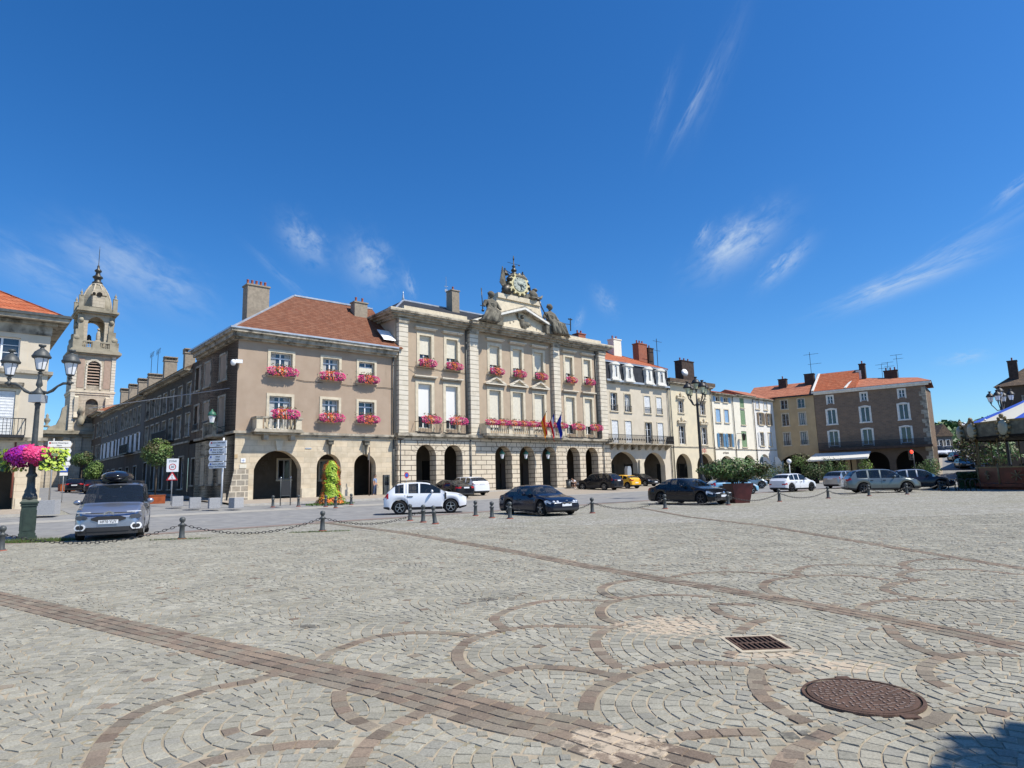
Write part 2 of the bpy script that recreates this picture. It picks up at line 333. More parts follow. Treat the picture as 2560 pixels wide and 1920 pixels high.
M['lamp'] = mat('headlight_lens', (.62,.65,.70), .08, spec=.8); M['tail'] = mat('tail_light_lens', (.42,.015,.02), .2); M['chrome'] = mat('chrome', (.6,.6,.62), .12, metal=1)
M['plate'] = mat('number_plate', (.72,.74,.76), .5); M['platey'] = mat('plate_white', (.7,.72,.75), .4)
M['skin'] = mat('skin', (.52,.30,.20), .6); M['shirt'] = mat('white_shirt', (.75,.76,.80), .8); M['shorts'] = mat('dark_shorts', (.02,.022,.035), .9); M['bluecl'] = mat('light_blue_clothing', (.24,.33,.50), .9); M['jeans'] = mat('blue_jeans', (.07,.10,.18), .9); M['hair'] = mat('dark_hair', (.03,.02,.015), .8); M['cap'] = mat('grey_cap', (.42,.42,.36), .9)
M['awn'] = mat('pale_awning_cloth', (.62,.61,.57), .9); M['carblue'] = mat('carousel_blue_cloth', (.025,.09,.48), .7); M['carcream'] = mat('carousel_cream_cloth', (.66,.63,.53), .8)
M['carbrown'] = mat('carousel_red_brown_panel', (.16,.035,.018), .45, (.09,.02,.012), 2, bump=.3); M['gold'] = mat('carousel_gold_paint', (.24,.18,.08), .6, (.15,.11,.05), 4); M['cargrey'] = mat('carousel_grey_green_paint', (.19,.19,.15), .8, (.11,.11,.09), 3)
M['bulb'] = mat('white_globe_bulb', (.8,.8,.8), .3); M['redlit'] = mat('lit_red_signal', (.8,.02,.01), .4, emit=(1,.03,.01,4))
def paint(name, c, metal=.0, rough=.28): return mat(name, c, rough, metal=metal, coat=.8 if max(c) > .05 else .35, spec=.5 if max(c) > .05 else .3)
# ---------------------------------------------------------------- building kit
def arc_pts(x0, x1, z1, rise, n=14):
    cx = (x0+x1)/2; hw = (x1-x0)/2
    if rise >= hw*.98:
        return [(cx-hw*math.cos(math.pi*i/n), z1-rise+rise*math.sin(math.pi*i/n)) for i in range(n+1)]
    rad = (hw*hw+rise*rise)/(2*rise); a0 = math.asin(hw/rad); zc = z1-rad
    return [(cx+rad*math.sin(-a0+2*a0*i/n), zc+rad*math.cos(-a0+2*a0*i/n)) for i in range(n+1)]
def wall(mb, x0, x1, z0, z1, y, holes, m=0, mr=None, dep=.3):
    mr = m if mr is None else mr
    hs = [h for h in holes if h[0] > x0-1e-3 and h[1] < x1+1e-3 and h[2] > z0-1.2 and h[3] <= z1+.001]
    xs = sorted({x0, x1, *[h[0] for h in hs], *[h[1] for h in hs]}); zs = sorted({z0, z1, *[max(z0, h[2]) for h in hs], *[h[3] for h in hs]})
    for i in range(len(xs)-1):
        for j in range(len(zs)-1):
            cx = (xs[i]+xs[i+1])/2; cz = (zs[j]+zs[j+1])/2
            if any(h[0] < cx < h[1] and h[2] < cz < h[3] for h in hs): continue
            mb.quad((xs[i], y, zs[j]), (xs[i+1], y, zs[j]), (xs[i+1], y, zs[j+1]), (xs[i], y, zs[j+1]), m)
    for h in hs:
        a, b, c, d = h[:4]; rise = h[4] if len(h) > 4 else 0; dp = h[5] if len(h) > 5 else dep; c = max(c, z0)
        yb = y+dp
        if rise:
            P = arc_pts(a, b, d, rise)
            for (xa, za), (xb, zb) in zip(P, P[1:]):
                mb.quad((xa, y, za), (xb, y, zb), (xb, y, d), (xa, y, d), m); mb.quad((xa, y, za), (xb, y, zb), (xb, yb, zb), (xa, yb, za), mr)
            zt = d-rise
        else: zt = d; mb.quad((a, y, d), (b, y, d), (b, yb, d), (a, yb, d), mr)
        mb.quad((a, y, c), (a, yb, c), (a, yb, zt), (a, y, zt), mr); mb.quad((b, y, c), (b, y, zt), (b, yb, zt), (b, yb, c), mr)
        if h[2] >= z0: mb.quad((a, y, c), (b, y, c), (b, yb, c), (a, yb, c), mr)
def cornice(mb, x0, x1, z0, y, steps, m=0, ends=True):
    # steps: (height, projection) from the bottom up
    z = z0
    for i, (h, p) in enumerate(steps):
        e = p if ends else 0
        mb.box(x0-e, y-p, z, x1+e, y+.1+.003*i, z+h, m); z += h
class Bd:
    def __init__(s, name, label, fr, u=0, v=0, zoff=0, cat='building'):
        s.fr = fr; p = fr.w(u, v, zoff); s.xf = None
        s.r = thing(name, label, cat, p, fr.a); s.h = []
    def fix(s, o):
        if s.xf: o.location = s.xf[0]; o.rotation_euler = (0, 0, s.xf[1])
        return o
    def win(s, x0, x1, z0, z1, y=0, surr=.18, rec=.28, frame='frame', glass='glass', mull=2, rows=3, trans=0, blind=0, bmat='blind', sill=.12, hood=None, arch=0, shut=None, smat='shut_w', sm='trim', curtain=False, rail=None, closed=None, hole=True, proud=.05):
        if hole: s.h.append((x0, x1, z0, z1, arch, rec+.06) if arch else (x0, x1, z0, z1, 0, rec+.06))
        yf = y+rec; f = MB(); t = .07
        f.box(x0, yf, z0, x0+t, yf+.05, z1); f.box(x1-t, yf, z0, x1, yf+.05, z1); f.box(x0+t, yf, z0, x1-t, yf+.05, z0+t); f.box(x0+t, yf, z1-t, x1-t, yf+.05, z1)
        for i in range(1, mull): xm = x0+(x1-x0)*i/mull; f.box(xm-.055, yf-.02, z0+t, xm+.055, yf+.05, z1-t)
        for i in range(1, rows): zm = z0+(z1-z0)*i/rows; f.box(x0+t, yf+.005, zm-.018, x1-t, yf+.045, zm+.018)
        if trans: f.box(x0+t, yf-.01, trans-.05, x1-t, yf+.045, trans+.05)
        w = s.fix(f.build('window', M[frame], s.r))
        g = MB(); g.quad((x0, yf+.035, z0), (x1, yf+.035, z0), (x1, yf+.035, z1), (x0, yf+.035, z1)); g.build('pane', M[glass], w)
        if curtain:
            g = MB(); g.box(x0+.1, yf+.02, z0+.1, x0+(x1-x0)*.3, yf+.033, z1-.1); g.box(x1-(x1-x0)*.3, yf+.02, z0+.1, x1-.1, yf+.033, z1-.1); g.build('curtain', M['curtain'], w)
        if surr:
            g = MB(); q = surr; a = y-proud
            g.box(x0-q, a, z0-(.02 if sill else q), x0, y+.02, z1); g.box(x1, a, z0-(.02 if sill else q), x1+q, y+.02, z1)
            if arch:
                P = arc_pts(x0, x1, z1, arch, 8); zt = z1+q
                for (xa, za), (xb, zb) in zip(P, P[1:]): g.prism([(xa, za), (xb, zb), (xb, zb+q), (xa, za+q)], 'y', a, y+.02)
                g.box(x0-q, a+.003, z1-arch, x0, y+.02, z1-arch+q); g.box(x1, a+.003, z1-arch, x1+q, y+.02, z1-arch+q)
            else: g.box(x0-q, a, z1, x1+q, y+.02, z1+q)
            g.build('surround', M[sm], w)
        if sill:
            g = MB(); g.box(x0-surr-.06, y-.14, z0-sill-.02, x1+surr+.06, y+rec, z0-.001); g.build('sill', M[sm], w)
        if blind:
            g = MB(); zb = z1-(z1-z0)*blind; zt = (trans-.05) if trans else z1-t
            g.box(x0+.03, yf-.09, zb, x1-.03, yf-.06, zt)
            g.box(x0+.03, yf-.1, zb-.06, x1-.03, yf-.05, zb)
            if not trans: g.box(x0+.01, yf-.14, z1-.22, x1-.01, yf-.03, z1-.002)
            g.build('roller_blind', M[bmat], w)
        if hood == 'shelf':
            g = MB(); g.box(x0-surr-.14, y-.20, z1+surr+.22, x1+surr+.14, y+.02, z1+surr+.33); g.box(x0-surr-.24, y-.34, z1+surr+.33, x1+surr+.24, y+.02, z1+surr+.43)
            g.build('hood', M['quoin'] if sm == 'trim' else M[sm], w)
        elif hood == 'gable':
            g = MB(); za = z1+surr+.22; g.box(x0-surr-.3, y-.34, za, x1+surr+.3, y+.02, za+.14)
            cx = (x0+x1)/2; hw = (x1-x0)/2+surr+.36
            for sg in (-1, 1): g.prism([(cx+sg*hw, za+.14), (cx, za+.86), (cx, za+.70), (cx+sg*(hw-.45), za+.14)], 'y', y-.36, y+.02)
            g.prism([(cx-hw+.4, za+.14), (cx+hw-.4, za+.14), (cx, za+.72)], 'y', y-.03, y+.02)
            g.build('hood', M['quoin'], w)
        if shut:
            wd = (x1-x0)/2
            if shut == 'open':
                for sg, xa in ((-1, x0-wd-.02), (1, x1+.02)):
                    g = MB(); g.box(xa, y-.09, z0, xa+wd, y-.052, z1)
                    for k in range(12): zz = z0+.1+(z1-z0-.2)*k/12; g.box(xa+.06, y-.105, zz, xa+wd-.06, y-.09, zz+.05)
                    g.build('shutter', M[smat], w)
            else:
                for xa in (x0+.01, x0+wd+.005):
                    g = MB(); g.box(xa, y+.05, z0+.02, xa+wd-.015, y+.09, z1-.02)
                    for k in range(14): zz = z0+.12+(z1-z0-.25)*k/14; g.box(xa+.07, y+.035, zz, xa+wd-.085, y+.05, zz+.05)
                    g.build('shutter', M[smat], w)
        if rail:
            g = MB(); zr = z0+rail; g.box(x0-.04, y-.12, zr, x1+.04, y-.08, zr+.04); g.box(x0-.04, y-.12, z0+.06, x1+.04, y-.09, z0+.09)
            n = max(5, int((x1-x0)/.14))
            for k in range(n+1): xx = x0+(x1-x0)*k/n; g.box(xx-.012, y-.115, z0+.06, xx+.012, y-.09, zr)
            g.build('railing', M['iron'], w)
        return w
    def hip(s, x0, x1, y0, y1, z0, z1, rx0, rx1, ry=None, m='tile_red', name='roof', th=.12, ridge=True):
        ry = (y0+y1)/2 if ry is None else ry; mb = MB()
        A, B, C, D = (x0, y0, z0), (x1, y0, z0), (x1, y1, z0), (x0, y1, z0); E, F = (rx0, ry, z1), (rx1, ry, z1)
        mb.add([A, B, C, D, E, F], [(0, 1, 5, 4), (2, 3, 4, 5), (3, 0, 4), (1, 2, 5), (3, 2, 1, 0)])
        o = mb.build(name, M[m], s.r)
        if ridge:
            r = MB(); r.beam(E, F, .3, .14)
            if rx0 > x0+.3: r.beam(A, E, .16, .1)
            if rx1 < x1-.3: r.beam(B, F, .16, .1)
            r.build('ridge_cap', M['lead'] if ridge == 'lead' else M[m], o)
        return o
    def chimney(s, x0, x1, y0, y1, z0, z1, m='chim', pots=4, cap=True, parent=None, slots=False):
        b = MB(); b.box(x0, y0, z0, x1, y1, z1)
        if cap: b.box(x0-.07, y0-.07, z1, x1+.07, y1+.07, z1+.12)
        c = b.build('chimney', M[m], s.r)
        p = MB(); n = pots; ym = (y0+y1)/2; L_ = x1-x0; dl = y1-y0
        for i in range(n):
            if L_ >= dl: x, y = x0+L_*(i+.5)/n, ym
            else: x, y = (x0+x1)/2, y0+dl*(i+.5)/n
            if slots: p.cbox(x, y, z1+.12, .28, .5, .3)
            else: p.lathe([(.11,0),(.13,.05),(.10,.1),(.10,.42),(.12,.46)], x, y, z1+.12, 8)
        if slots: p.box(x0-.06, y0-.06, z1+.42, x1+.06, y1+.06, z1+.52)
        if n: p.build('chimney_pots', M['chim' if slots else 'pot'], c)
        return c
    def walls(s, x0, x1, z0, z1, d, m='stucco', y=0, back=True, side0=True, side1=True, mr=None, name='wall', dep=.34):
        mb = MB(); wall(mb, x0, x1, z0, z1, y, s.h, 0, 1 if mr else 0, dep)
        if back: mb.quad((x0, d, z0), (x1, d, z0), (x1, d, z1), (x0, d, z1))
        if side0: mb.quad((x0, y, z0), (x0, d, z0), (x0, d, z1), (x0, y, z1))
        if side1: mb.quad((x1, y, z0), (x1, d, z0), (x1, d, z1), (x1, y, z1))
        return s.fix(mb.build(name, [M[m], M[mr or m]], s.r))
    def pipe(s, x, y, z0, z1, m='irong'):
        p = MB(); p.tube([(x, y, z0), (x, y, z1)], .06, 8)
        for z in (z0+1.2, (z0+z1)/2, z1-.8): p.lathe([(.075,0),(.075,.08)], x, y, z, 8)
        return p.build('downpipe', M[m], s.r)
def balusters(mb, x0, x1, y, z0, h, step=.24, m=0):
    n = max(2, int((x1-x0)/step)); st = (x1-x0)/n
    for i in range(n):
        mb.lathe([(.05,0),(.06,.04),(.035,.08),(.085,h*.32),(.075,h*.45),(.035,h*.75),(.03,h*.85),(.06,h*.93),(.06,h)], x0+st*(i+.5), y, z0, 8, m)
def txt(body, size, parent, loc, rot=(math.pi/2, 0, 0), m='black', name='lettering', ext=.004, align='CENTER', sx=1):
    c = bpy.data.curves.new('txt', 'FONT'); c.body = body; c.size = size; c.extrude = ext; c.align_x = align; c.align_y = 'CENTER'; c.resolution_u = 3
    o = bpy.data.objects.new('txt', c); COL.objects.link(o); dg = bpy.context.evaluated_depsgraph_get()
    me = bpy.data.meshes.new_from_object(o.evaluated_get(dg)); bpy.data.objects.remove(o)
    me.materials.clear(); me.materials.append(M[m]); n = bpy.data.objects.new(name, me); COL.objects.link(n)
    n.parent = parent; n.location = loc; n.rotation_euler = rot; n.scale = (sx, 1, 1); return n
# ================================================================ wing with the corner arcade
def wing():
    B = Bd('corner_building', 'beige three storey corner wing with brown tiled hip roof, arcade and big chimney', MF)
    for row, (z0, z1) in enumerate(((9.72, 11.46), (6.3, 8.04))):
        for i, (a, b) in enumerate(((2.42, 4.16), (6.69, 8.13), (9.93, 11.41))):
            if row == 1 and i == 0: z0_ = 5.5
            else: z0_ = z0
            B.win(a, b, z0_, z1, surr=.21, rec=.3, frame='frame', rows=1, trans=(z1-.42), blind=(.55 if (row == 0 and i == 2) else 0), bmat='blind', curtain=(i != 2), sill=.14 if not (row == 1 and i == 0) else 0)
    for a, b, t, r in ((1.42, 5.06, 3.86, 1.45), (6.33, 8.38, 3.62, 1.02), (9.57, 11.58, 3.62, 1.0)): B.h.append((a, b, -1, t, r, .75))
    B.walls(0, 13.45, 5.3, 12.2, 10, 'stucco', mr='trim')
    mb = MB(); wall(mb, 0, 13.45, -.4, 4.96, -.03, B.h, 0, 0); mb.quad((0, -.03, -.4), (0, 10, -.4), (0, 10, 4.96), (0, -.03, 4.96)); mb.build('arcade_wall', M['stone'], B.r)
    mb = MB(); mb.box(-.02, -.16, 4.96, 13.4, 0, 5.1); mb.box(-.2, -.28, 5.1, 13.4, 0, 5.28); mb.box(-.2, .003, 5.1, 0, 10, 5.28); mb.build('string_course', M['cornice'], B.r)
    # plinths and the battered corner buttress
    mb = MB()
    for a, b in ((0, 1.36), (5.12, 6.27), (8.44, 9.51), (11.64, 13.4)): mb.box(a, -.09, -.4, b, .2, .95)
    mb.pieces('plinth', M['trim'], B.r)
    mb = MB(); mb.prism([(-.55, -.4), (1.0, -.4), (1.0, 2.45), (-.02, 2.45)], 'y', -.16, -.04); mb.prism([(-.75, -.4), (-.55, -.4), (-.55, .75), (-.75, .75)], 'y', -.2, -.03); mb.build('buttress', mat('corner_block_stone', (.40,.36,.30), .9, (.30,.27,.22), 3, bump=.4, brick=(.62,.42,.035,(.62,.55,.43),.18)), B.r)
    # keystones / voussoirs
    mb = MB()
    for cx, t, w in ((3.24, 3.86, .5), (7.35, 3.62, .36), (10.57, 3.62, .36)): mb.prism([(cx-w*.35, t-.02), (cx+w*.35, t-.02), (cx+w*.6, t+.75), (cx-w*.6, t+.75)], 'y', -.16, -.02)
    mb.pieces('keystone', M['trim'], B.r)
    mb = MB()
    for cx, t in ((7.35, 3.62), (10.57, 3.62)):
        mb.box(cx-.22, -.42, t+.75, cx+.22, -.03, t+1.05); mb.box(cx-.3, -.5, t+1.05, cx+.3, -.03, t+1.14)
        mb.lathe([(.05,0),(.08,.3),(.15,.75),(.2,.8)], cx, -.22, t-.05, 8)
    mb.pieces('carved_console', M['statue'], B.r, 3)
    mb = MB()
    mb.box(-.3, -.3, 12.14, 13.4, .1, 12.3); mb.box(-.55, -.55, 12.3, 13.4, .1, 12.62); mb.box(-.75, -.75, 12.62, 13.42, .1, 12.84)
    mb.box(-.3, .1, 12.14, .1, 10, 12.3); mb.box(-.55, .1, 12.3, .1, 10, 12.62); mb.box(-.75, .1, 12.62, .1, 10, 12.84); mb.build('cornice', M['cornice'], B.r)
    mb = MB(); mb.box(-.83, -.83, 12.84, 13.4, -.62, 12.97); mb.box(-.83, -.62, 12.84, -.62, 10.5, 12.97); mb.build('gutter', M['lead'], B.r)
    B.hip(-.7, 13.9, -.7, 10.7, 12.9, 17.8, 6.17, 13.9, 5, 'tile_brown', ridge='lead')
    u0, z0 = MF.uz(609, 716, 3.2); u1, _ = MF.uz(671, 716, 3.2)
    B.chimney(u0+.1, u1-.15, 2.5, 3.6, 12.8, z0, 'chim', 5)
    B.chimney(11.2+.0, 12.5, 3.3, 4.1, 15.6, MF.uz(860, 752, 3.5)[1], 'chim', 2)
    B.pipe(13.2, -.14, 5.4, 12.2); B.pipe(13.25, -.14, -.3, 4.9)
    mb = MB(); mb.prism([(-.6, 13.75), (-.5, 13.9), (.65, 14.9), (.55, 14.75)], 'x', 11.6, 12.8)
    sk = mb.build('skylight', M['frame'], B.r)
    sk.location = (.6, .35, -.12)
    # passage inside the arcade
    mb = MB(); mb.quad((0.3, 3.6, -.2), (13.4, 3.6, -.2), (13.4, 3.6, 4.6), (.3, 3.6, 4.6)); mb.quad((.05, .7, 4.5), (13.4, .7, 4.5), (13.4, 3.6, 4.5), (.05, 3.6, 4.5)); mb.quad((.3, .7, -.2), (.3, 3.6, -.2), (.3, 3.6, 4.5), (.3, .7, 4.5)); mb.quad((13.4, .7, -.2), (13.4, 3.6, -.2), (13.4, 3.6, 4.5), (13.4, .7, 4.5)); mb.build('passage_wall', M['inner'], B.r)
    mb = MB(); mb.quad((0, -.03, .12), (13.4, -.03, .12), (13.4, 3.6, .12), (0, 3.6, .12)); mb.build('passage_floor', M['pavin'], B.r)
    for a, b, z0, z1 in ((1.3, 2.4, 1.7, 3.3), (4.6, 5.6, 1.7, 3.3), (8.2, 9.4, 1.6, 3.2)):
        B.win(a, b, z0, z1, y=3.55, surr=.12, rec=.01, frame='framegrey', rows=1, hole=False, glass='glassd')
    t = txt('HOTEL\nDE\nVILLE', .42, B.r, (3.5, 3.56, 3.0), m='joint')
    # stone balcony over the big arch
    mb = MB(); mb.box(1.1, -.95, 5.28, 4.75, -.03, 5.42); mb.box(1.0, -1.02, 5.18, 4.85, -.03, 5.28); mb.box(1.2, -.75, 5.02, 4.65, -.03, 5.18)
    bal = mb.build('balcony', M['cornice'], B.r)
    mb = MB()
    for x in (1.2, 4.2): mb.box(x, -.92, 5.42, x+.45, -.62, 6.2)
    mb.box(1.2, -.62, 5.42, 1.4, -.05, 6.2); mb.box(4.45, -.62, 5.42, 4.65, -.05, 6.2); balusters(mb, 1.7, 4.15, -.77, 5.42, .78, .3); mb.build('balustrade', M['trim'], bal)
    mb = MB(); mb.box(1.1, -.98, 6.2, 4.75, -.58, 6.33); mb.box(1.1, -.58, 6.2, 1.45, -.03, 6.33); mb.box(4.4, -.58, 6.2, 4.75, -.03, 6.33); mb.build('handrail', M['cornice'], bal)
    mb = MB()
    for x in (1.9, 3.95): mb.box(x, -.6, 4.62, x+.35, -.04, 5.02)
    mb.pieces('bracket', M['cornice'], bal)
    # small plates on the corner
    for (x, z, w, h, mm) in ((.62, 3.1, .34, .3, 'white'), (.62, 2.68, .5, .3, 'blind'), (.1, 3.4, .22, .3, 'ochre'), (5.6, 4.05, .5, .08, 'lead')):
        mb = MB(); mb.box(x-w/2, -.07, z-h/2, x+w/2, -.035, z+h/2); mb.build('wall_plaque', M[mm], B.r)
    mb = MB(); mb.beam((.62,-.075,3.0),(.62,-.075,3.2),.03,.01); mb.beam((.52,-.075,3.1),(.72,-.075,3.1),.03,.01); mb.build('plaque_emblem', M['blue'], B.r)
    mb = MB(); pts = [(4.5,-.04,9.45),(5.2,-.05,9.38),(6.0,-.05,9.4),(6.7,-.05,9.36)]; mb.tube(pts, .02, 4); mb.tube([(8.3,-.05,9.38),(9,-.05,9.33),(9.8,-.05,9.37)], .02, 4); mb.tube([(11.6,-.05,9.35),(12.4,-.05,9.4),(13.3,-.05,9.36)], .02, 4); mb.build('facade_cable', M['iron'], B.r)
    # street side face of the wing: same building, turned by ninety degrees
    S = Bd.__new__(Bd); S.r = B.r; S.h = []; S.fr = SF; S.xf = ((0, 0, -.45), -math.pi/2)
    for a, b in ((-4.15,-2.55),(-8.15,-6.6),(-10.85,-9.35)):
        S.win(a, b, 9.95, 11.95, surr=.17, rec=.3, rows=2, sm='cornice')
    for a, b, z in ((-4.15,-2.65,5.95),(-8.1,-6.65,6.5),(-10.75,-9.35,6.5)): S.win(a, b, z, 8.6, surr=.17, rec=.3, rows=2, sm='cornice', sill=0 if z < 6 else .12, rail=None if z < 6 else .5)
    for a, b in ((-3.6,-2.4),(-6.1,-4.9),(-8.4,-7.2),(-10.9,-9.9)): S.win(a, b, 1.9, 4.1, y=0, surr=.12, rec=.25, rows=2, sm='cornice', glass='glassd')
    S.walls(-12, 0, 5.73, 12.6, 10, 'shade_stucco', back=False, side0=False, side1=False)  # coloured darker than the sunlit front, standing in for shade
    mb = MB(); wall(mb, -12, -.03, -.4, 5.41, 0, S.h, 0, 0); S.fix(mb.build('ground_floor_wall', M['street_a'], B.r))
    mb = MB(); mb.box(-4.6, -1.0, 5.42, -1.9, 0, 5.6); mb.box(-4.6, -1.0, 6.5, -1.9, -.85, 6.62); mb.box(-4.6,-1.0,5.6,-4.4,-.8,6.5); mb.box(-2.1,-1.0,5.6,-1.9,-.8,6.5); balusters(mb, -4.4, -2.1, -.9, 5.6, .9, .3); S.fix(mb.build('side_balcony', M['cornice'], B.r))
    return B
# ================================================================ town hall
def mairie():
    B = Bd('town_hall', 'grand cream stone town hall with slate roof, pediment, arcade and long flower balcony', MF)
    ups = ((16.02,17.32),(19.03,20.34),(24.3,25.6),(27.39,28.62),(30.45,31.72),(35.15,36.29),(38.16,39.3))
    los = ((15.85,17.3),(18.89,20.27),(24.16,25.64),(27.23,28.67),(30.27,31.72),(35.02,36.4),(38.09,39.33))
    for i, (a, b) in enumerate(ups):
        B.win(a, b, 11.78, 14.58, surr=.30, rec=.34, rows=4, blind=(.60,.62,.66,.68,.72,.62,.66)[i], hood='shelf', trans=0, glass='glass', sill=.16)
    for i, (a, b) in enumerate(los):
        mid = 2 <= i <= 4
        B.win(a, b, 6.0, 10.05, surr=.30, rec=.34, rows=1, trans=0, blind=(.72,.78,.9,.9,.9,.74,.76)[i], bmat='blindw' if i < 2 else 'blind', hood='gable' if mid else 'shelf', sill=0)
    B.walls(13.45, 41.6, 5.45, 15.8, 12, 'stucco2', mr='trim')
    arches = ((15.3,17.41),(18.31,20.39),(24.33,26.47),(27.5,29.62),(30.65,32.76),(34.33,36.4),(37.32,39.39))
    H = [(a, b, -1, 4.5, (b-a)/2, 1.0) for a, b in arches]
    mb = MB(); wall(mb, 13.45, 41.6, -.4, 5.06, -.5, H, 0, 0); mb.quad((13.45, -.5, -.4), (13.45, 0, -.4), (13.45, 0, 5.06), (13.45, -.5, 5.06)); mb.quad((41.6, -.5, -.4), (41.6, 12, -.4), (41.6, 12, 5.06), (41.6, -.5, 5.06)); mb.build('arcade_wall', M['rust'], B.r)
    mb = MB()
    for a, b in arches:
        cx = (a+b)/2; rr = (b-a)/2; zc = 4.5-rr
        for k in range(9):
            t = math.pi*(k+1)/10; c, s = math.cos(t), math.sin(t); r1 = min(rr+.75, (5.02-zc)/max(s, .01)) if s > .6 else rr+.55
            mb.beam((cx+c*rr, -.502, zc+s*rr), (cx+c*r1, -.502, zc+s*r1), .022, .02)
    mb.build('voussoir_joint', M['joint'], B.r)
    mb = MB(); mb.box(13.35, -.62, 5.06, 41.7, .1, 5.2); mb.box(13.25, -.9, 5.2, 41.85, .1, 5.42); mb.box(13.45, -.7, 5.42, 41.65, .1, 5.5); mb.build('string_course', M['cornice'], B.r)
    mb = MB()
    for a, b in ((13.6,14.55),(21.52,22.55),(32.9,33.87),(40.35,41.5)): mb.box(a, -.45, 5.5, b, .05, 15.35)
    mb.pieces('pilaster', M['quoin'], B.r)
    mb = MB()
    for a, b in ((13.6,14.55),(21.52,22.55),(32.9,33.87),(40.35,41.5)): mb.box(a-.06, -.55, 15.35, b+.06, .05, 15.75)
    mb.pieces('capital', M['cornice'], B.r)
    for x in (21.3, 34.08, 40.1): B.pipe(x, -.12, 5.5, 15.7); 
    for x in (21.3, 40.3): B.pipe(x, -.62, -.3, 5.0)
    mb = MB()
    st = ((.16,.30),(.2,.55),(.14,.85),(.16,1.0)); z = 15.75
    for i, (h, p) in enumerate(st): mb.box(13.45-p, -p, z, 41.6+p*.9, .1+.003*i, z+h); mb.box(13.45-p, .12, z, 13.5, 12, z+h); z += h
    z = 15.75
    for i, (h, p) in enumerate(st): mb.box(21.4-.1, -p-.28, z, 34.1, -p, z+h); z += h
    mb.build('cornice', M['cornice'], B.r)
    mb = MB(); mb.box(13.45-1.0, -1.0, 16.41, 21.3, -.55, 16.52); mb.box(34.1, -1.0, 16.41, 42.5, -.55, 16.52)
    mb.box(21.3,-1.3,16.41,34.1,-1.0,16.47); mb.build('cornice_light_edge', M['trim'], B.r)
    mb = MB(); mb.box(14.2, -.35, 16.5, 21.3, 0, 17.02); mb.box(34.3, -.35, 16.5, 41.0, 0, 17.02); mb.pieces('parapet', M['trim'], B.r)
    B.hip(13.1, 42.4, -.5, 12.5, 16.45, 19.6, 18.0, 38.0, 6, 'slate', ridge='lead')
    mb = MB(); mb.lathe([(.14,0),(.1,.3),(.05,.7),(.01,1.0)], 18.0, 6, 19.6, 8); mb.build('ridge_finial', M['lead'], B.r)
    u, z = MF.uz(1136, 732, 5); B.chimney(u-.75, u-.0+.2, 4.4, 5.4, 18.4, z, 'dkbrick' if 0 else 'chim', 1)
    u, z = MF.uz(1447, 838, 5); B.chimney(u-.7, u+.6, 4.4, 5.4, 17.5, z, 'redbrick', 2)
    # pediment
    ap, zl, xl, xr = 19.0, 16.5, 21.1, 34.9; cx = 28.1
    mb = MB()
    for sg, xe in ((-1, xl), (1, xr)):
        mb.prism([(xe, zl), (xe-sg*.9, zl), (cx, ap-.50), (cx, ap)] if 1 else [], 'y', -1.35, 0.02)
    pd = mb.build('pediment', M['cornice'], B.r)
    mb = MB()
    for sg, xe in ((-1, xl), (1, xr)): mb.prism([(xe-sg*.12, zl+.02), (xe-sg*.75, zl+.02), (cx, ap-.40), (cx, ap-.18)], 'y', -1.40, -1.35)
    mb.build('raking_edge', M['white_trim'], pd)
    mb = MB(); mb.prism([(xl+.9, zl), (xr-.9, zl), (cx, ap-.5)], 'y', -.40, 0); mb.build('tympanum', M['stone'], pd)
    mb = MB()
    for k in range(46):
        t = random.uniform(-1, 1); hx = cx+t*4.2; hz = 16.62+random.random()*max(.12, (1-abs(t))*1.1)
        mb.ball((hx, -.5, hz), (.14+.2*random.random(), .2, .1+.2*random.random()), 6, 4, 0, .5)
    for sg in (-1, 1):
        for k in range(5): mb.beam((cx+sg*(1.2+k*.5), -.45, 16.6), (cx+sg*(.8+k*.65), -.5, 17.5-k*.14), .06, .06)
    mb.ball((cx, -.8, 17.2), (.36, .3, .55), 8, 6, 0, .2); mb.ball((cx+.05, -.86, 17.9), .22, 8, 6); mb.ball((cx+.6, -.8, 17.15), (.55, .3, .32), 8, 6, 0, .3); mb.tube([(cx-.2,-.8,17.45),(cx-.55,-.84,17.75),(cx-.62,-.84,18.2)], .11, 6); mb.ball((cx+.35,-.8,16.85),(.28,.26,.42),8,6,0,.3)
    for sg in (-1, 1):
        for k in range(9): hx = cx+sg*(1.2+k*.42); mb.ball((hx, -.62, 16.75+.45*(1-k/9)*random.random()), (.26, .24, .34*(1.15-k/9)), 7, 5, 0, .6)
    mb.build('tympanum_relief', M['statue'], pd)
    # attic block that carries the clock
    mb = MB(); mb.taper(24.6, -.9, 16.5, 31.4, .9, 19.55, .35); mb.box(25.0, -.75, 19.55, 31.0, .9, 20.05); at_ = mb.build('clock_plinth', M['trim'], B.r)
    # passage
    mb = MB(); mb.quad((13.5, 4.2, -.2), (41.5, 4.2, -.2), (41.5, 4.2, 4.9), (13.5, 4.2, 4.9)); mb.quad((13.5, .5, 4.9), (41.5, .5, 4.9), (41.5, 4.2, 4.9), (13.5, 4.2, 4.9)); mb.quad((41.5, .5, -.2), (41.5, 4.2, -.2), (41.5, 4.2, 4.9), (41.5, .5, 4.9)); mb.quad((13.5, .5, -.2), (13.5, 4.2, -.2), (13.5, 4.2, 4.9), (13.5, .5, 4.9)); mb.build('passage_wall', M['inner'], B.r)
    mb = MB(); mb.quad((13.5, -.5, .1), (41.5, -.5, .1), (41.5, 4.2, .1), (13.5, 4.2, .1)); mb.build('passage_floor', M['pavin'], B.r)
    for a in (15.8, 19.0): 
        mb = MB(); mb.box(a, 4.05, .1, a+1.3, 4.19, 3.2); mb.build('door', M['dark'], B.r)
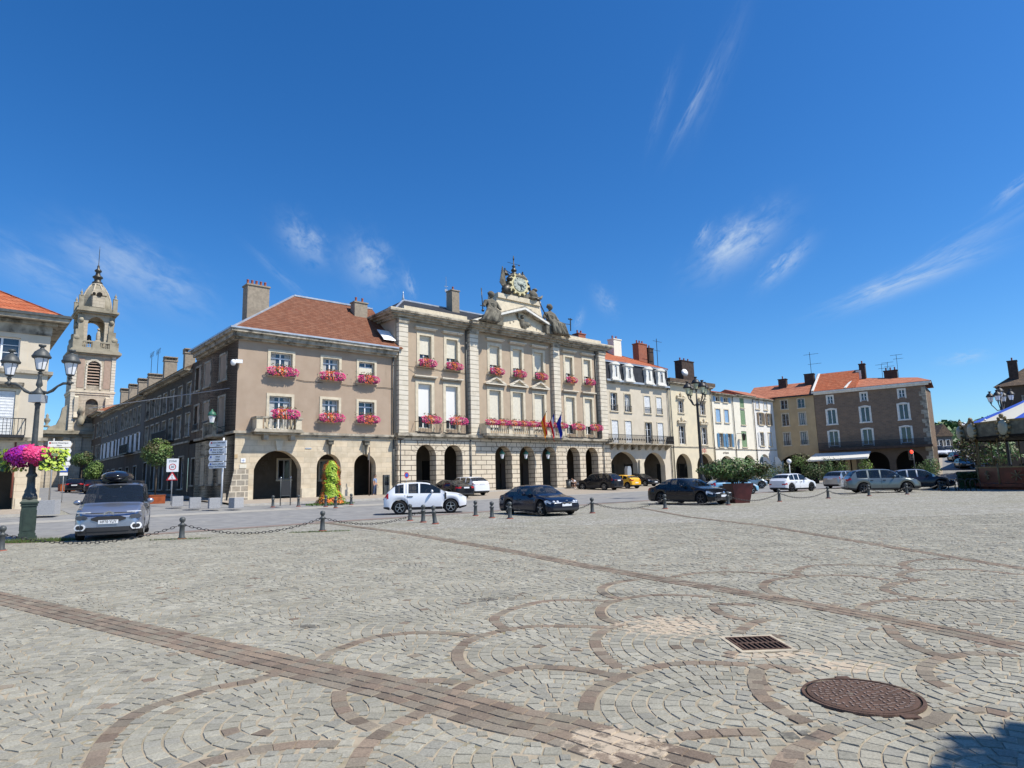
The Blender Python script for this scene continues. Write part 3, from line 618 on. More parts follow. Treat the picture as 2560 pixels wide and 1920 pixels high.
    for a in (25.4, 28.9, 32.0, 38.0):
        mb = MB(); mb.box(a, 4.05, .1, a+1.2, 4.19, 2.9); mb.build('door', M['framedk'], B.r)
    # balcony
    mb = MB(); mb.box(22.5, -1.55, 5.38, 33.2, -.5, 5.5); mb.box(22.55, -1.5, 5.5, 33.15, -.5, 5.62); mb.box(22.7, -1.3, 5.2, 33.0, -.6, 5.38); bal = mb.build('balcony', M['cornice'], B.r)
    mb = MB()
    posts = (22.55, 25.35, 28.15, 30.6, 32.75)
    for x in posts: mb.box(x, -1.5, 5.62, x+.42, -1.2, 6.45)
    for x, x2 in zip(posts, posts[1:]): balusters(mb, x+.42, x2, -1.35, 5.62, .83, .24)
    for x in (22.55, 32.98): mb.box(x, -1.2, 5.62, x+.2, -.5, 6.45)
    mb.build('balustrade', M['trim'], bal)
    mb = MB(); mb.box(22.5, -1.56, 6.45, 33.2, -1.14, 6.58); mb.box(22.5, -1.14, 6.45, 22.8, -.1, 6.58); mb.box(32.9, -1.14, 6.45, 33.2, -.1, 6.58); mb.build('handrail', M['trim'], bal)
    for i in (0, 1, 5, 6):
        a, b = los[i]; mb = MB(); a -= .45; b += .45
        mb.box(a, -.85, 5.5, b, -.45, 5.56); mb.box(a, -.86, 6.5, b, -.80, 6.56)
        n = 14
        for k in range(n+1): x = a+(b-a)*k/n; mb.box(x-.014, -.845, 5.56, x+.014, -.815, 6.5)
        for x in (a, b): mb.box(x-.02, -.84, 6.5, x+.02, -.1, 6.55); mb.box(x-.02, -.82, 5.56, x+.02, -.79, 6.5)
        mb.build('balconet_railing', M['iron'], B.r)
    mb = MB(); mb.tube([(14.6,-.03,11.5),(16,-.4,11.45),(17.9,-.05,11.5),(18.8,-.05,11.42),(20.9,-.05,11.45),(21.3,-.05,11.4)], .02, 4); mb.build('facade_cable', M['iron'], B.r)
    return B
# ================================================================ other buildings
def left_building():
    B = Bd('corner_house', 'pale beige corner house with orange tiled hip roof and shuttered balcony door', MF)
    B.win(-14.7, -12.94, 8.75, 10.6, surr=.38, rec=.2, mull=2, rows=4, sm='cream', proud=.03); B.win(-19.6, -17.9, 8.75, 10.6, surr=.3, rec=.2, rows=4, sm='trim')
    w = B.win(-14.9, -12.95, 4.55, 7.3, surr=.16, rec=.18, rows=1, shut='closed', hood=None, sill=0)
    B.win(-19.6, -17.9, 4.55, 7.3, surr=.16, rec=.18, rows=1, shut='closed', sill=0)
    mb = MB(); mb.box(-15.3, -.4, 7.62, -12.6, .02, 7.8); mb.box(-15.2, -.25, 7.5, -12.7, .02, 7.62); mb.build('door_hood', M['cornice'], B.r)
    B.h.append((-17.6, -12.65, -1, 3.95, 1.9, .8)); B.h.append((-23, -18.4, -1, 3.95, 1.9, .8))
    B.walls(-25, -11.45, 4.45, 11.5, 11, 'cream', mr='cream')
    mb = MB(); wall(mb, -25, -11.4, -.5, 4.3, -.05, B.h, 0, 0, .8); mb.quad((-11.4, -.05, -.5), (-11.4, 11, -.5), (-11.4, 11, 4.3), (-11.4, -.05, 4.3)); mb.build('arcade_wall', M['stone'], B.r)
    mb = MB(); mb.box(-25, -.22, 4.3, -11.2, .05, 4.5); mb.box(-11.45, .05, 4.3, -11.2, 11, 4.5); mb.box(-25, -.2, 8.42, -11.2, .05, 8.62); mb.box(-11.45, .05, 8.42, -11.2, 11, 8.62); mb.build('string_course', M['cornice'], B.r)
    mb = MB(); mb.box(-12.55, -.09, -.5, -11.3, .3, .85); mb.build('plinth', M['trim'], B.r)
    mb = MB(); mb.box(-25, -.1, 10.9, -11.4, .04, 11.5); mb.box(-25, -.3, 11.5, -11.15, 11.2, 11.7); mb.box(-25, -.85, 11.72, -10.6, 11.6, 11.95); mb.build('eaves', M['cornice'], B.r)
    mb = MB(); mb.box(-25, -.98, 11.95, -10.5, -.85, 12.12); mb.box(-10.63, -.85, 11.95, -10.5, 11.7, 12.12); mb.build('gutter', M['irong'], B.r)
    B.hip(-26, -10.6, -.9, 11.7, 11.97, 15.9, -26, -17.5, 5.4, 'tile_red')
    mb = MB(); mb.box(-16.5, -.75, 4.45, -12.4, -.1, 4.6)
    for x0, x1 in ((-16.5, -12.4),):
        mb.box(x0, -.76, 5.55, x1, -.71, 5.6)
        for k in range(24): x = x0+(x1-x0)*k/23; mb.box(x-.014, -.75, 4.6, x+.014, -.72, 5.55)
        mb.box(x1-.03, -.72, 5.55, x1+.02, 0, 5.6); mb.box(x1-.03, -.76, 4.6, x1+.02, -.71, 5.6)
    mb.build('balcony_railing', M['iron'], B.r)
    mb = MB(); mb.tube([(-12.75, -.12, .9), (-12.75, -.12, 4.2)], .05, 8); mb.build('downpipe', M['pot'], B.r)
    mb = MB(); mb.quad((-25, 3, -.3), (-11.5, 3, -.3), (-11.5, 3, 4.2), (-25, 3, 4.2)); mb.quad((-11.5, .75, -.3), (-11.5, 3, -.3), (-11.5, 3, 4.2), (-11.5, .75, 4.2)); mb.quad((-25, .75, 4.2), (-11.5, .75, 4.2), (-11.5, 3, 4.2), (-25, 3, 4.2)); mb.build('passage_wall', M['inner'], B.r)
    mb = MB(); mb.box(-16.5, 2.9, .2, -13.6, 2.99, 3.2); mb.build('shop_window', M['glassd'], B.r)
def street_house(name, label, x0, x1, zt, m, wins, base_m='street_a', chim=(), roofm='tile_dark', zb=5.75, eave=.7, balc=(), rz=3.0, framem='frame', shutm=None):
    B = Bd(name, label, SF, x0)
    w = x1-x0
    for (a, b, z0, z1) in wins: B.win(a-x0, b-x0, z0, z1, surr=.13, rec=.22, rows=2, sm='cornice', frame=framem, glass='glassd' if z0 < 4 else 'glass', sill=.1, shut='open' if (shutm and z0 > 5.6 and z1 < 9) else None, smat=shutm or 'shut_w')
    B.walls(0, w, zb, zt-.3, 9, m, mr='cornice', side1=False)
    mb = MB(); wall(mb, 0, w, -.2, zb-.15, -.02, B.h, 0, 0, .25); mb.build('shopfront_wall', M[base_m], B.r)
    mb = MB(); mb.box(0, -.14, zb-.15, w, .03, zb); mb.build('string_course', M['cornice'], B.r)
    mb = MB(); mb.box(0, -.25, zt-.3, w, .1, zt-.12); mb.box(-.02, -eave, zt-.12, w+.02, .1, zt+.03); mb.build('eaves', M['cornice'], B.r)
    mb = MB(); mb.prism([(-eave-.1, zt+.03), (9.8, zt+.03), (4.6, zt+rz)], 'x', -.01, w+.01)
    mb.build('roof', M[roofm], B.r)
    for (a, b, z, y0, y1) in chim: B.chimney(a-x0, b-x0, y0, y1, zt+.2, z-.4, 'chim', 4, slots=True)
    for (a, b, z) in balc:
        mb = MB(); mb.box(a-x0, -.8, z-.12, b-x0, 0, z); mb.box(a-x0, -.8, z+.95, b-x0, -.76, z+1)
        n = int((b-a)/.15)
        for k in range(n+1): x = a-x0+(b-a)*k/n; mb.box(x-.015, -.795, z, x+.015, -.765, z+.95)
        mb.build('balcony', M['iron'], B.r)
    return B
def street():
    A = [(a, a+1.35, 9.0, 10.95) for a in (-29.0, -26.6, -24.4, -21.8, -19.1, -16.3, -13.4)]+[(a, a+1.35, 6.2, 8.2) for a in (-29.0, -26.6, -24.4, -21.8, -19.1, -16.3, -13.4)]+[(a, a+1.6, 1.6, 4.4) for a in (-29, -25.5, -22, -18.5, -15)]
    tops = {}
    def ct(px, py, off=3): u, z = SF.uz(px, py, off); return u, z
    ch = []
    for (xa, xb, y) in ((498,534,876),(464,489,873),(413,444,893),(373,407,935),(348,370,947),(325,346,961),(304,324,972)):
        u, z = SF.uz(xa, y, 1.3); v1 = 1.35
        while v1 < 6 and SF.uz(xb, y, v1)[0] > u: v1 += .05
        ch.append((u, v1, z))
    def chs(a, b): return [(u-.7, u, z, 1.3, v1) for u, v1, z in ch if a <= u < b]
    street_house('street_house', 'shade-darkened grey rendered terrace house behind the treetop, next to the beige wing', -30, -12, 12.1, 'street_a', A, chim=chs(-30, 9), balc=((-22.5,-17.2,6.1),))
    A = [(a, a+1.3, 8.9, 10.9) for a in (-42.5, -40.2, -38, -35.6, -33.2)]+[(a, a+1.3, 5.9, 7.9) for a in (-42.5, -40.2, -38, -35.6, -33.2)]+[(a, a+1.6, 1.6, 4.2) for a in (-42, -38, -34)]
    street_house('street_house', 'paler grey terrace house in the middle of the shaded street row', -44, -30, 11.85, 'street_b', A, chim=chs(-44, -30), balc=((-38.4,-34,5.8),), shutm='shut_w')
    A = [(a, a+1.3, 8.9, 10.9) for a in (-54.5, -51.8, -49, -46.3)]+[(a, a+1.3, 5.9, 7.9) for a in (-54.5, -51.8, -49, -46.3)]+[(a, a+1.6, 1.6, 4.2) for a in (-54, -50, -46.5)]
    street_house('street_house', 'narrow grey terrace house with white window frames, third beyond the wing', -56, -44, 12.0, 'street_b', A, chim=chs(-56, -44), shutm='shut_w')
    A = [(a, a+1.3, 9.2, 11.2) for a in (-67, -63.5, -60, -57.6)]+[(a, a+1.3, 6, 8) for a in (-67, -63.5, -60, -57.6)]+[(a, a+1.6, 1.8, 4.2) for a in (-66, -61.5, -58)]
    street_house('street_house', 'brown terrace house with red roof nearest the church', -69, -56, 12.7, 'shade_stucco', A, chim=chs(-75, -56), roofm='tile_old', framem='frame', rz=2.2)
    # far end behind the left corner house
    B = Bd('pale_house', 'small pale house with old tiled roof behind the left corner house', MF, -22.5, 36)
    B.win(3.2, 4.3, 4.2, 5.8, surr=.12, rows=2); B.win(6.4, 7.5, 4.2, 5.8, surr=.12, rows=2); B.win(9.2,10.3,4.2,5.8, surr=.12, rows=2); B.win(9.2,10.4,.5,3, surr=.12, rows=2)
    B.walls(0, 11, -.5, 7.2, 8, 'cream'); B.hip(-.4, 11.4, -.4, 8.4, 7.2, 9.4, 2, 9.5, 4, 'tile_old'); B.chimney(7, 7.9, 3.5, 4.5, 9, 10.4, 'redbrick', 2)
    mb = MB(); mb.cbox(9.6, 4, 9.2, .05, .05, 2.6); 
    for z in (10.8, 11.3, 11.7): mb.cbox(9.6, 4, z, 1.1, .03, .03)
    mb.build('aerial', M['iron'], B.r)
def church():
    B = Bd('church', 'weathered baroque church tower with open belfry, stone dome and lead finial', CF)
    d = 6.0
    # nave front below
    mb = MB(); mb.box(-6.6, .3, -1, 6.5, 20, 10.2); mb.box(-3.0, -.1, -1, 3.0, .4, 10.2); mb.build('nave_front', M['church'], B.r)
    mb = MB()
    for x in (-6.5, -4.9, -3.2, -1.75, .95, 2.3, 4.2, 5.8): mb.box(x, -.35 if abs(x) < 3.5 else .05, -1, x+.8, .35, 9.5)
    mb.pieces('pilaster', M['church'], B.r)
    mb = MB(); mb.box(-6.9, -.5, 9.5, 6.8, .5, 9.9); mb.box(-7.2, -.9, 9.9, 7.1, 20.2, 10.4); mb.build('main_cornice', M['church_dk'], B.r)
    mb = MB(); mb.box(-.85, -.28, -1, .85, .2, 5.2); mb.prism(arc_pts(-.85, .85, 6.0, .85, 10), 'y', -.28, .2); mb.build('door', M['framedk'], B.r)
    # tower body
    holes = [(-.78, .82, 17.3, 21.0, .8, .5), (-.75, .85, 11.6, 15.3, .8, .6)]
    mb = MB(); wall(mb, -2.65, 2.75, 10.3, 22.1, 0, holes, 0, 0)
    mb.quad((-2.65, 0, 10.3), (-2.65, d, 10.3), (-2.65, d, 22.1), (-2.65, 0, 22.1)); mb.quad((2.75, 0, 10.3), (2.75, d, 10.3), (2.75, d, 22.1), (2.75, 0, 22.1)); mb.quad((-2.65, d, 10.3), (2.75, d, 10.3), (2.75, d, 22.1), (-2.65, d, 22.1)); mb.build('tower_wall', M['church'], B.r)
    mb = MB(); mb.box(-2.05, -.05, 16.9, -1.2, .02, 21.4); mb.box(1.3, -.05, 16.9, 2.15, .02, 21.4); mb.pieces('stucco_panel', M['pinkpanel'], B.r)
    mb = MB()
    for x0, x1 in ((-2.7, -2.15), (2.25, 2.8)): mb.box(x0, -.12, 10.4, x1, .1, 21.9)
    for x in (-1.05, .85): mb.box(x, -.1, 16.7, x+.22, .02, 20.3)
    P = arc_pts(-.85, .89, 21.05, .8, 8)
    for (xa, za), (xb, zb) in zip(P, P[1:]): mb.prism([(xa, za), (xb, zb), (xb*1.2, zb+.28), (xa*1.2, za+.28)], 'y', -.1, .02)
    mb.build('quoins', M['quoin'], B.r)
    mb = MB(); mb.quad((-.8, .45, 17.3), (.85, .45, 17.3), (.85, .45, 21), (-.8, .45, 21)); lv = mb.build('belfry_backing', M['dark'], B.r)
    mb = MB()
    for k in range(8): z = 17.5+k*.45; mb.prism([(.05, z), (.4, z+.22), (.4, z+.3), (.05, z+.08)], 'x', -.78, .82)
    mb.build('louvre', M['pinkpanel'], B.r)
    mb = MB(); mb.box(-2.85, -.2, 16.2, 2.95, d, 16.5); mb.box(-2.75, -.1, 15.9, 2.85, d, 16.2); mb.build('mid_cornice', M['trim'], B.r)
    mb = MB(); mb.box(-.9, .1, 11.5, .95, .5, 14.4); mb.quad((-.9,.5,11.5),(.95,.5,11.5),(.95,.5,15.4),(-.9,.5,15.4)); mb.build('niche_statue_block', M['statue'], B.r)
    mb = MB()
    for x in (-1.25, 1.2): mb.lathe([(.3,0),(.42,.3),(.5,.8),(.3,1.3),(.16,1.6),(.4,2.0),(.45,2.3),(.1,2.9)], x, -.35, 11.2, 10)
    mb.pieces('urn', M['church_dk'], B.r)
    for sx in (-1, 1):
        mb = MB(); pts = [(sx*3.0, 10.4), (sx*5.2, 10.4), (sx*5.0, 10.9), (sx*4.1, 11.3), (sx*3.7, 12.4), (sx*3.5, 13.8), (sx*3.0, 14.2)]; mb.prism(pts, 'y', -.05, .9); mb.lathe([(.35,0),(.45,.15),(.12,.4),(.38,.9),(.42,1.1),(.15,1.4),(.2,1.7),(.03,2.0)], sx*5.2+.0, .5, 10.9, 8); mb.build('volute', M['church_dk'], B.r)
    mb = MB()
    for x in (-1.95, 1.95): mb.prism([(-.1, 15.6), (-.5, 15.4), (-.4, 14.2), (-.25, 13.2), (-.45, 12.4), (-.1, 12.3)], 'x', x-.25, x+.25)
    mb.pieces('console', M['trim'], B.r)
    mb = MB(); mb.box(-3.0, -.35, 21.9, 3.1, d+.3, 22.15); mb.box(-3.3, -.65, 22.15, 3.4, d+.6, 22.5); mb.box(-3.1, -.4, 22.5, 3.2, d+.4, 22.75); mb.build('great_cornice', M['church_dk'], B.r)
    # balustrade stage and open belfry
    mb = MB()
    for x0, x1 in ((-2.9, -1.7), (-.45, .55), (1.8, 3.0)): mb.box(x0, -.25, 22.75, x1, .5, 24.0)
    mb.box(-2.9, -.2, 23.85, 3.0, .1, 24.1); mb.box(-2.9, -.2, 22.75, 3, .05, 23.1)
    balusters(mb, -1.7, -.45, -.1, 23.1, .75, .25); balusters(mb, .55, 1.8, -.1, 23.1, .75, .25)
    mb.box(-2.9, .5, 22.75, -2.6, d, 24.1); mb.box(2.7, .5, 22.75, 3.0, d, 24.1); mb.build('balustrade', M['church_dk'], B.r)
    hb = [(-1.1, 1.1, 22.8, 28.0, 1.1, .7)]
    mb = MB(); wall(mb, -1.9, 2.0, 22.7, 28.4, .55, hb, 0, 0); 
    # rear wall with the same opening so the sky shows through
    o = len(mb.v); wall(mb, -1.9, 2.0, 22.7, 28.4, 4.6, [(-1.1, 1.1, 22.8, 28.0, 1.1, .7)], 0, 0)
    for x in (-1.9, 2.0):
        mb.quad((x, .55, 22.7), (x, 1.4, 22.7), (x, 1.4, 28.4), (x, .55, 28.4)); mb.quad((x, 4.2, 22.7), (x, 5.3, 22.7), (x, 5.3, 28.4), (x, 4.2, 28.4)); mb.quad((x, 1.4, 26.8), (x, 4.2, 26.8), (x, 4.2, 28.4), (x, 1.4, 28.4))
    mb.box(-1.9, .6, 28.2, 2.0, 5.2, 28.4); mb.build('belfry_stage', M['church'], B.r)
    mb = MB()
    for sx in (-1, 1):
        for y in (.2, 4.4):
            for k, (w, z0, z1) in enumerate(((1.25, 24.0, 24.9), (1.0, 24.9, 25.8), (.65, 25.8, 26.8), (.75, 26.8, 28.2))):
                c = 1.75*sx+sx*w*.35; mb.box(c-w/2, y+.1*k, z0, c+w/2, y+1.2-.1*k, z1)
            mb.ball((sx*2.4, y+.3, 24.5), (.55, .45, .5), 10, 8); mb.ball((sx*2.0, y+.3, 27.3), (.35, .45, .4), 8, 6, 0, .3)
    mb.build('scroll_buttress', M['church_dk'], B.r)
    mb = MB(); mb.ball((.35, .75, 25.0), (.3, .25, .95), 8, 8, 0, .15); mb.ball((.35, .72, 26.1), .2, 8, 6); mb.cbox(.35, .8, 24.0, .7, .5, .4); mb.build('belfry_statue', M['church'], B.r)
    mb = MB(); mb.lathe([(.55,0),(.5,.15),(.35,.6),(.3,1.1),(.1,1.35)], -.6, 2.6, 24.2, 12); mb.build('bell', M['bronze'], B.r)
    mb = MB(); mb.box(-2.5, .0, 28.4, 2.6, 5.8, 28.65); mb.box(-2.7, -.3, 28.65, 2.8, 6.0, 28.95); mb.box(-2.3, .1, 28.95, 2.4, 5.6, 29.4); mb.build('belfry_cornice', M['church_dk'], B.r)
    mb = MB(); prof = [(2.05,0),(2.06,.9),(1.98,1.6),(1.8,2.3),(1.5,3.1),(1.12,3.8),(.7,4.35),(.45,4.6)]
    mb.lathe(prof, 0.05, 2.9, 29.3, 8, 0, False, math.pi/8); dome = mb.build('dome', M['church_dk'], B.r)
    mb = MB()
    for k in range(8):
        a = math.pi/8+k*math.pi/4; mb.tube([(.05+r*1.02*math.cos(a), 2.9+r*1.02*math.sin(a), 29.3+z) for r, z in prof], .13, 5)
    mb.build('dome_rib', M['church'], dome)
    mb = MB(); mb.box(-.75, .3, 29.5, .85, 1.0, 31.3); mb.prism(arc_pts(-1.0, 1.1, 32.4, .95, 10), 'y', .25, 1.2); mb.lathe([(.45,0),(.45,.05)],0,0,0,4); mb.v[-8:] = [(.05, .9, 31)]*8; mb.build('dormer', M['church'], dome)
    mb = MB()
    for (x, z, r) in ((.1, 31.55, .36), (-.62, 31.6, .2)):
        P = [(x+r*math.cos(t*math.pi/6), z+r*math.sin(t*math.pi/6)) for t in range(12)]; mb.prism(P, 'y', .18, .3)
    mb.build('dormer_opening', M['dark'], dome)
    mb = MB()
    for x, y in ((-2.2, .3), (2.25, .3), (-2.2, 5.3), (2.25, 5.3)):
        mb.cbox(x, y, 28.95, .6, .6, 2.0); mb.lathe([(.36,0),(.36,.12),(.1,.25),(.2,.5),(.16,.65),(.06,.8),(.02,1.1)], x, y, 30.95, 8)
    mb.pieces('pinnacle', M['church_dk'], B.r, 2)
    mb = MB(); mb.lathe([(.75,0),(.7,.3),(.45,.5),(.5,.9),(.7,1.0),(.72,1.2),(.35,1.5),(.3,1.9),(.5,2.1),(.5,2.25),(.15,2.6),(.2,2.9),(.05,3.2),(.04,5.6),(.01,6.3)], .05, 2.9, 33.8, 10); mb.build('finial', M['bronze'], B.r)
    mb = MB(); mb.lathe([(.8,0),(.9,.1),(.6,.5),(.4,.7)], .05, 2.9, 33.5, 10); mb.build('lantern_cap', M['church'], B.r)
def row_house(name, label, x0, x1, zt, m, arches, wins, base=None, zb=4.9, eave=.35, roofm='tile_old', roofh=2.0, v=0, em='cornice', side1=False):
    B = Bd(name, label, MF, x0, v); w = x1-x0
    for q in wins:
        a, b, z0, z1 = q[:4]; kw = q[4] if len(q) > 4 else {}
        kk = dict(surr=.13, rec=.22, rows=3, glass='glass'); kk.update(kw); B.win(a-x0, b-x0, z0, z1, **kk)
    for (a, b, t, r) in arches: B.h.append((a-x0, b-x0, -1, t, r, .7))
    B.walls(0, w, zb, zt, 9, m, mr='trim', side1=side1)
    mb = MB(); wall(mb, 0, w, -.4, zb-.1, -.03, B.h, 0, 0); mb.build('arcade_wall', M[base or m], B.r)
    mb = MB(); mb.box(0, -.12, zb-.1, w, .03, zb); mb.build('string_course', M['cornice'], B.r)
    mb = MB(); mb.box(0, -eave*.5, zt, w, .1, zt+.14); mb.box(0, -eave, zt+.14, w, .1, zt+.3); mb.build('eaves', M[em], B.r)
    if roofh: 
        mb = MB(); mb.prism([(-eave-.05, zt+.3), (9.5, zt+.3), (4.5, zt+.3+roofh)], 'x', 0, w); mb.build('roof', M[roofm], B.r)
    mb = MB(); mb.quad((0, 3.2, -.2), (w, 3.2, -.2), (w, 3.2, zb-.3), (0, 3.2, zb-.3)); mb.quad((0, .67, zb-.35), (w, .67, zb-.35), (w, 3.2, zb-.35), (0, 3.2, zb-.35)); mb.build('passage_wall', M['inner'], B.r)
    for (a, b, t, r) in arches:
        mb = MB(); mb.box(a-x0+.3, 3.1, .1, b-x0-.6, 3.18, 2.7); mb.build('shop_window', M['glassd'], B.r)
    return B
def row():
    # white and cream house with the mansard
    wn = []
    for a, b, c in ((42.6,43.85,0),(45.2,46.4,1),(49.05,50.3,2),(51.55,52.7,2)):
        wn.append((a, b, 8.9, 11.1, dict(rail=.7, sill=.1, shut='closed' if c == 2 else None, curtain=c == 1)))
    for a, b, c in ((42.6,43.8,2),(45.1,46.3,2),(48.95,50.35,0),(51.5,52.7,2)):
        wn.append((a, b, 5.15, 7.8, dict(sill=0, shut='closed' if c == 2 else None)))
    B = row_house('mansard_house', 'cream house with dark slate mansard, four white dormers and wrought iron balcony', 41.75, 54.1, 12.2, 'cream', ((42.1,47.0,4.1,1.3),(48.2,52.6,4.05,1.6)), wn, zb=5.0, roofh=0)
    mb = MB(); mb.prism([(-.25, 12.52), (-.05, 14.75), (8.9, 14.75), (9.3, 12.52)], 'x', 0, 12.35); mb.build('mansard', M['slate'], B.r)
    mb = MB(); mb.box(0, -.42, 12.4, 12.45, -.22, 12.62); mb.box(0, -.2, 14.72, 12.45, 0, 14.95); mb.box(12.25,-.2,12.6,12.4,9,14.9); mb.build('zinc_gutter', M['lead'], B.r)
    B.hip(0, 12.45, -.25, 9.3, 14.9, 17.3, -.3, 6.0, 4.5, 'tile_red')
    for a, b in ((42.5,44.0),(44.98,46.6),(48.95,50.5),(51.4,53.1)):
        x0 = a-41.75+.24; x1 = b-41.75-.24; d = MB()
        mb = MB(); wall(mb, x0-.1, x1+.1, 12.66, 14.6, -.55, [(x0+.3, x1-.3, 12.95, 14.35, .3, .2)], 0, 0)
        for x in (x0-.1, x1+.1): mb.quad((x, -.55, 12.66), (x, .1, 12.66), (x, .1, 14.6), (x, -.55, 14.6))
        mb.prism([(x0-.3, 12.6), (x0-.1, 12.6), (x0-.1, 13.6), (x0-.18, 13.3)], 'y', -.6, -.3); mb.prism([(x1+.3, 12.6), (x1+.1, 12.6), (x1+.1, 13.6), (x1+.18, 13.3)], 'y', -.6, -.3)
        P = arc_pts(x0-.2, x1+.2, 14.78, .35, 8); mb.prism(P, 'y', -.66, .2); mb.box(x0-.3, -.7, 12.5, x1+.3, -.5, 12.68)
        dm = mb.build('dormer', M['white_trim'], B.r)
        g = MB(); g.quad((x0+.2, -.4, 12.9), (x1-.2, -.4, 12.9), (x1-.2, -.4, 14.4), (x0+.2, -.4, 14.4)); g.build('pane', M['glass'], dm)
        g = MB(); g.box((x0+x1)/2-.06, -.45, 12.95, (x0+x1)/2+.06, -.4, 14.3); g.box(x0+.3,-.45,14.05,x1-.3,-.41,14.35); g.build('mullion', M['frame'], dm)
    mb = MB(); mb.box(-1.0, -1.1, 4.92, 11.6, -.03, 5.06); mb.build('balcony_slab', M['cornice'], B.r)
    mb = MB(); mb.box(-1.0, -1.08, 6.0, 11.6, -1.03, 6.05)
    for k in range(84): x = -1+12.6*k/83; mb.box(x-.014, -1.07, 5.06, x+.014, -1.04, 6.0)
    for k in range(28): x = -.8+12.6*k/28; mb.lathe([(.02,0),(.1,.12),(.02,.3)], x, -1.05, 5.35, 6)
    mb.box(11.56,-1.08,5.06,11.6,-.03,6.04); mb.build('balcony_railing', M['iron'], B.r)
    mb = MB()
    for k in range(9): x = .2+k*1.35; mb.prism([(-.05, 4.3), (-.25, 4.4), (-.95, 4.92), (-.05, 4.92)], 'x', x, x+.3)
    mb.pieces('corbel', M['cornice'], B.r)
    mb = MB(); mb.box(5.1, -.25, -.4, 6.3, .5, 1.0); mb.prism([(5.3, 0), (6.3, 0), (6.15, 3.1), (5.45, 3.1)], 'y', -.3, -.03); mb.build('pier', M['trim'], B.r)
    u, z = MF.uz(1536, 852, 3.6); B.chimney(u-41.75-.9, u-41.75+.6, 3.0, 4.0, 14.9, z, 'white_r', 2)
    u, z = MF.uz(1600, 862, 4.2); B.chimney(u-41.75-.9, u-41.75+.9, 3.8, 4.8, 15, z, 'redbrick', 3)
    u, z = MF.uz(1614, 866, 4.2); B.chimney(u-41.75+.2, u-41.75+1.3, 3.9, 4.9, 15, z-.3, 'dkbrick', 2)
    B.pipe(12.2, -.15, .5, 12.4)
    # renaissance house with aedicules
    B = row_house('aedicule_house', 'cream yellow house with carved window crowns and flat old cornice behind the lamp post', 54.1, 64.6, 13.0, 'cream2', ((54.95,58.5,3.95,1.6),(59.8,63.9,4.0,1.6)),
        [(56.3,57.5,9.35,11.0,dict(sill=.12)),(61.4,62.7,9.3,11.0,dict(sill=.12)),(56.1,57.55,5.2,7.65,dict(sill=0)),(61.35,62.75,5.2,7.6,dict(glass='glass'))], zb=4.9, roofh=.0, eave=.6)
    mb = MB(); mb.box(-.1, -.65, 13.3, 10.6, 9, 13.75); mb.build('roof', M['tile_dark'], B.r)
    mb = MB()
    for a, z in ((56.9, 11.2), (62.05, 11.2), (56.8, 7.95), (62.05, 7.95)):
        x = a-54.1; mb.box(x-.95, -.3, z, x+.95, 0, z+.16)
        for sx in (-1, 1): mb.ball((x+sx*.7, -.16, z+.32), (.28, .14, .2), 8, 6)
        mb.ball((x, -.16, z+.5), (.18, .12, .42), 8, 6); mb.box(x-.8, -.12, z-.18, x+.8, 0, z)
    mb.pieces('carved_crown', M['trim'], B.r, 5)
    u, z = MF.uz(1712, 905, 3.0); B.chimney(u-54.1-1.4, u-54.1+1.6, 2.6, 3.8, 13.5, z, 'dkbrick', 3)
    mb = MB(); mb.cbox(2.5, 3, 13.7, .06, .06, 6.2); mb.cbox(2.7, 3, 19.5, 2.0, .04, .04); mb.cbox(1.9, 3, 18.2, 2.6, .04, .04); mb.build('aerial', M['iron'], B.r)
    mb = MB(); mb.lathe([(0.02,0),(.5,.02),(.55,.08)], 0, 0, 0, 14); sd = mb.build('satellite_dish', M['white'], B.r); 
    u, z = MF.uz(1711, 932, 2.3); sd.location = (u-54.1, 2.3, z); sd.rotation_euler = (R(80), 0, R(-20))
    B.pipe(.4, -.15, .5, 13.2); B.pipe(10.1, -.15, .3, 13.2)
    txt('101', .8, B.r, (7.6, -.06, 4.35), m='red')
    # blue shutters
    B = row_house('blue_shutter_house', 'cream house with bright blue shutters', 64.6, 70.1, 12.25, 'white_r', ((65.2,69.4,3.7,1.6),),
        [(65.4,66.5,11.4,12.1,dict(rows=1)),(67.6,68.6,11.4,12.1,dict(rows=1)),(65.3,66.5,8.45,10.3,dict(shut='closed',smat='shut_lb')),(67.6,68.7,8.45,10.3,dict(shut='closed',smat='shut_lb')),
         (65.75,66.75,4.95,6.85,dict(shut='open',smat='shut_b',rows=5,glass='curtain',frame='framedk')),(68.0,69.0,4.95,6.85,dict(shut='open',smat='shut_b',rows=5,glass='curtain',frame='framedk'))], zb=4.7, roofm='tile_red', roofh=1.4, eave=.7)
    mb = MB()
    for a in (64.95, 66.9, 68.9): mb.box(a-64.6, -.09, 11.4, a-64.6+.45, -.05, 12.1)
    mb.pieces('attic_shutter', M['shut_lb'], B.r); txt('artisans', .5, B.r, (2.6, -.06, 4.15), m='joint')
    B.pipe(5.3, -.15, .3, 12.3)
    # green shutters
    B = row_house('green_shutter_house', 'cream house with a single column of sage green shutters', 70.1, 76.0, 12.4, 'white_r', ((71.6,75.3,3.85,1.5),),
        [(72.15,73.35,10.85,12.3,dict(shut='closed',smat='shut_g',surr=0,sill=.1)),(72.05,73.4,8.3,10.5,dict(shut='closed',smat='shut_g',surr=0,sill=.1)),(71.9,73.35,5.0,7.35,dict(shut='closed',smat='shut_g',surr=0,sill=.1))], zb=4.7, roofm='tile_red', roofh=1.2, eave=.6)
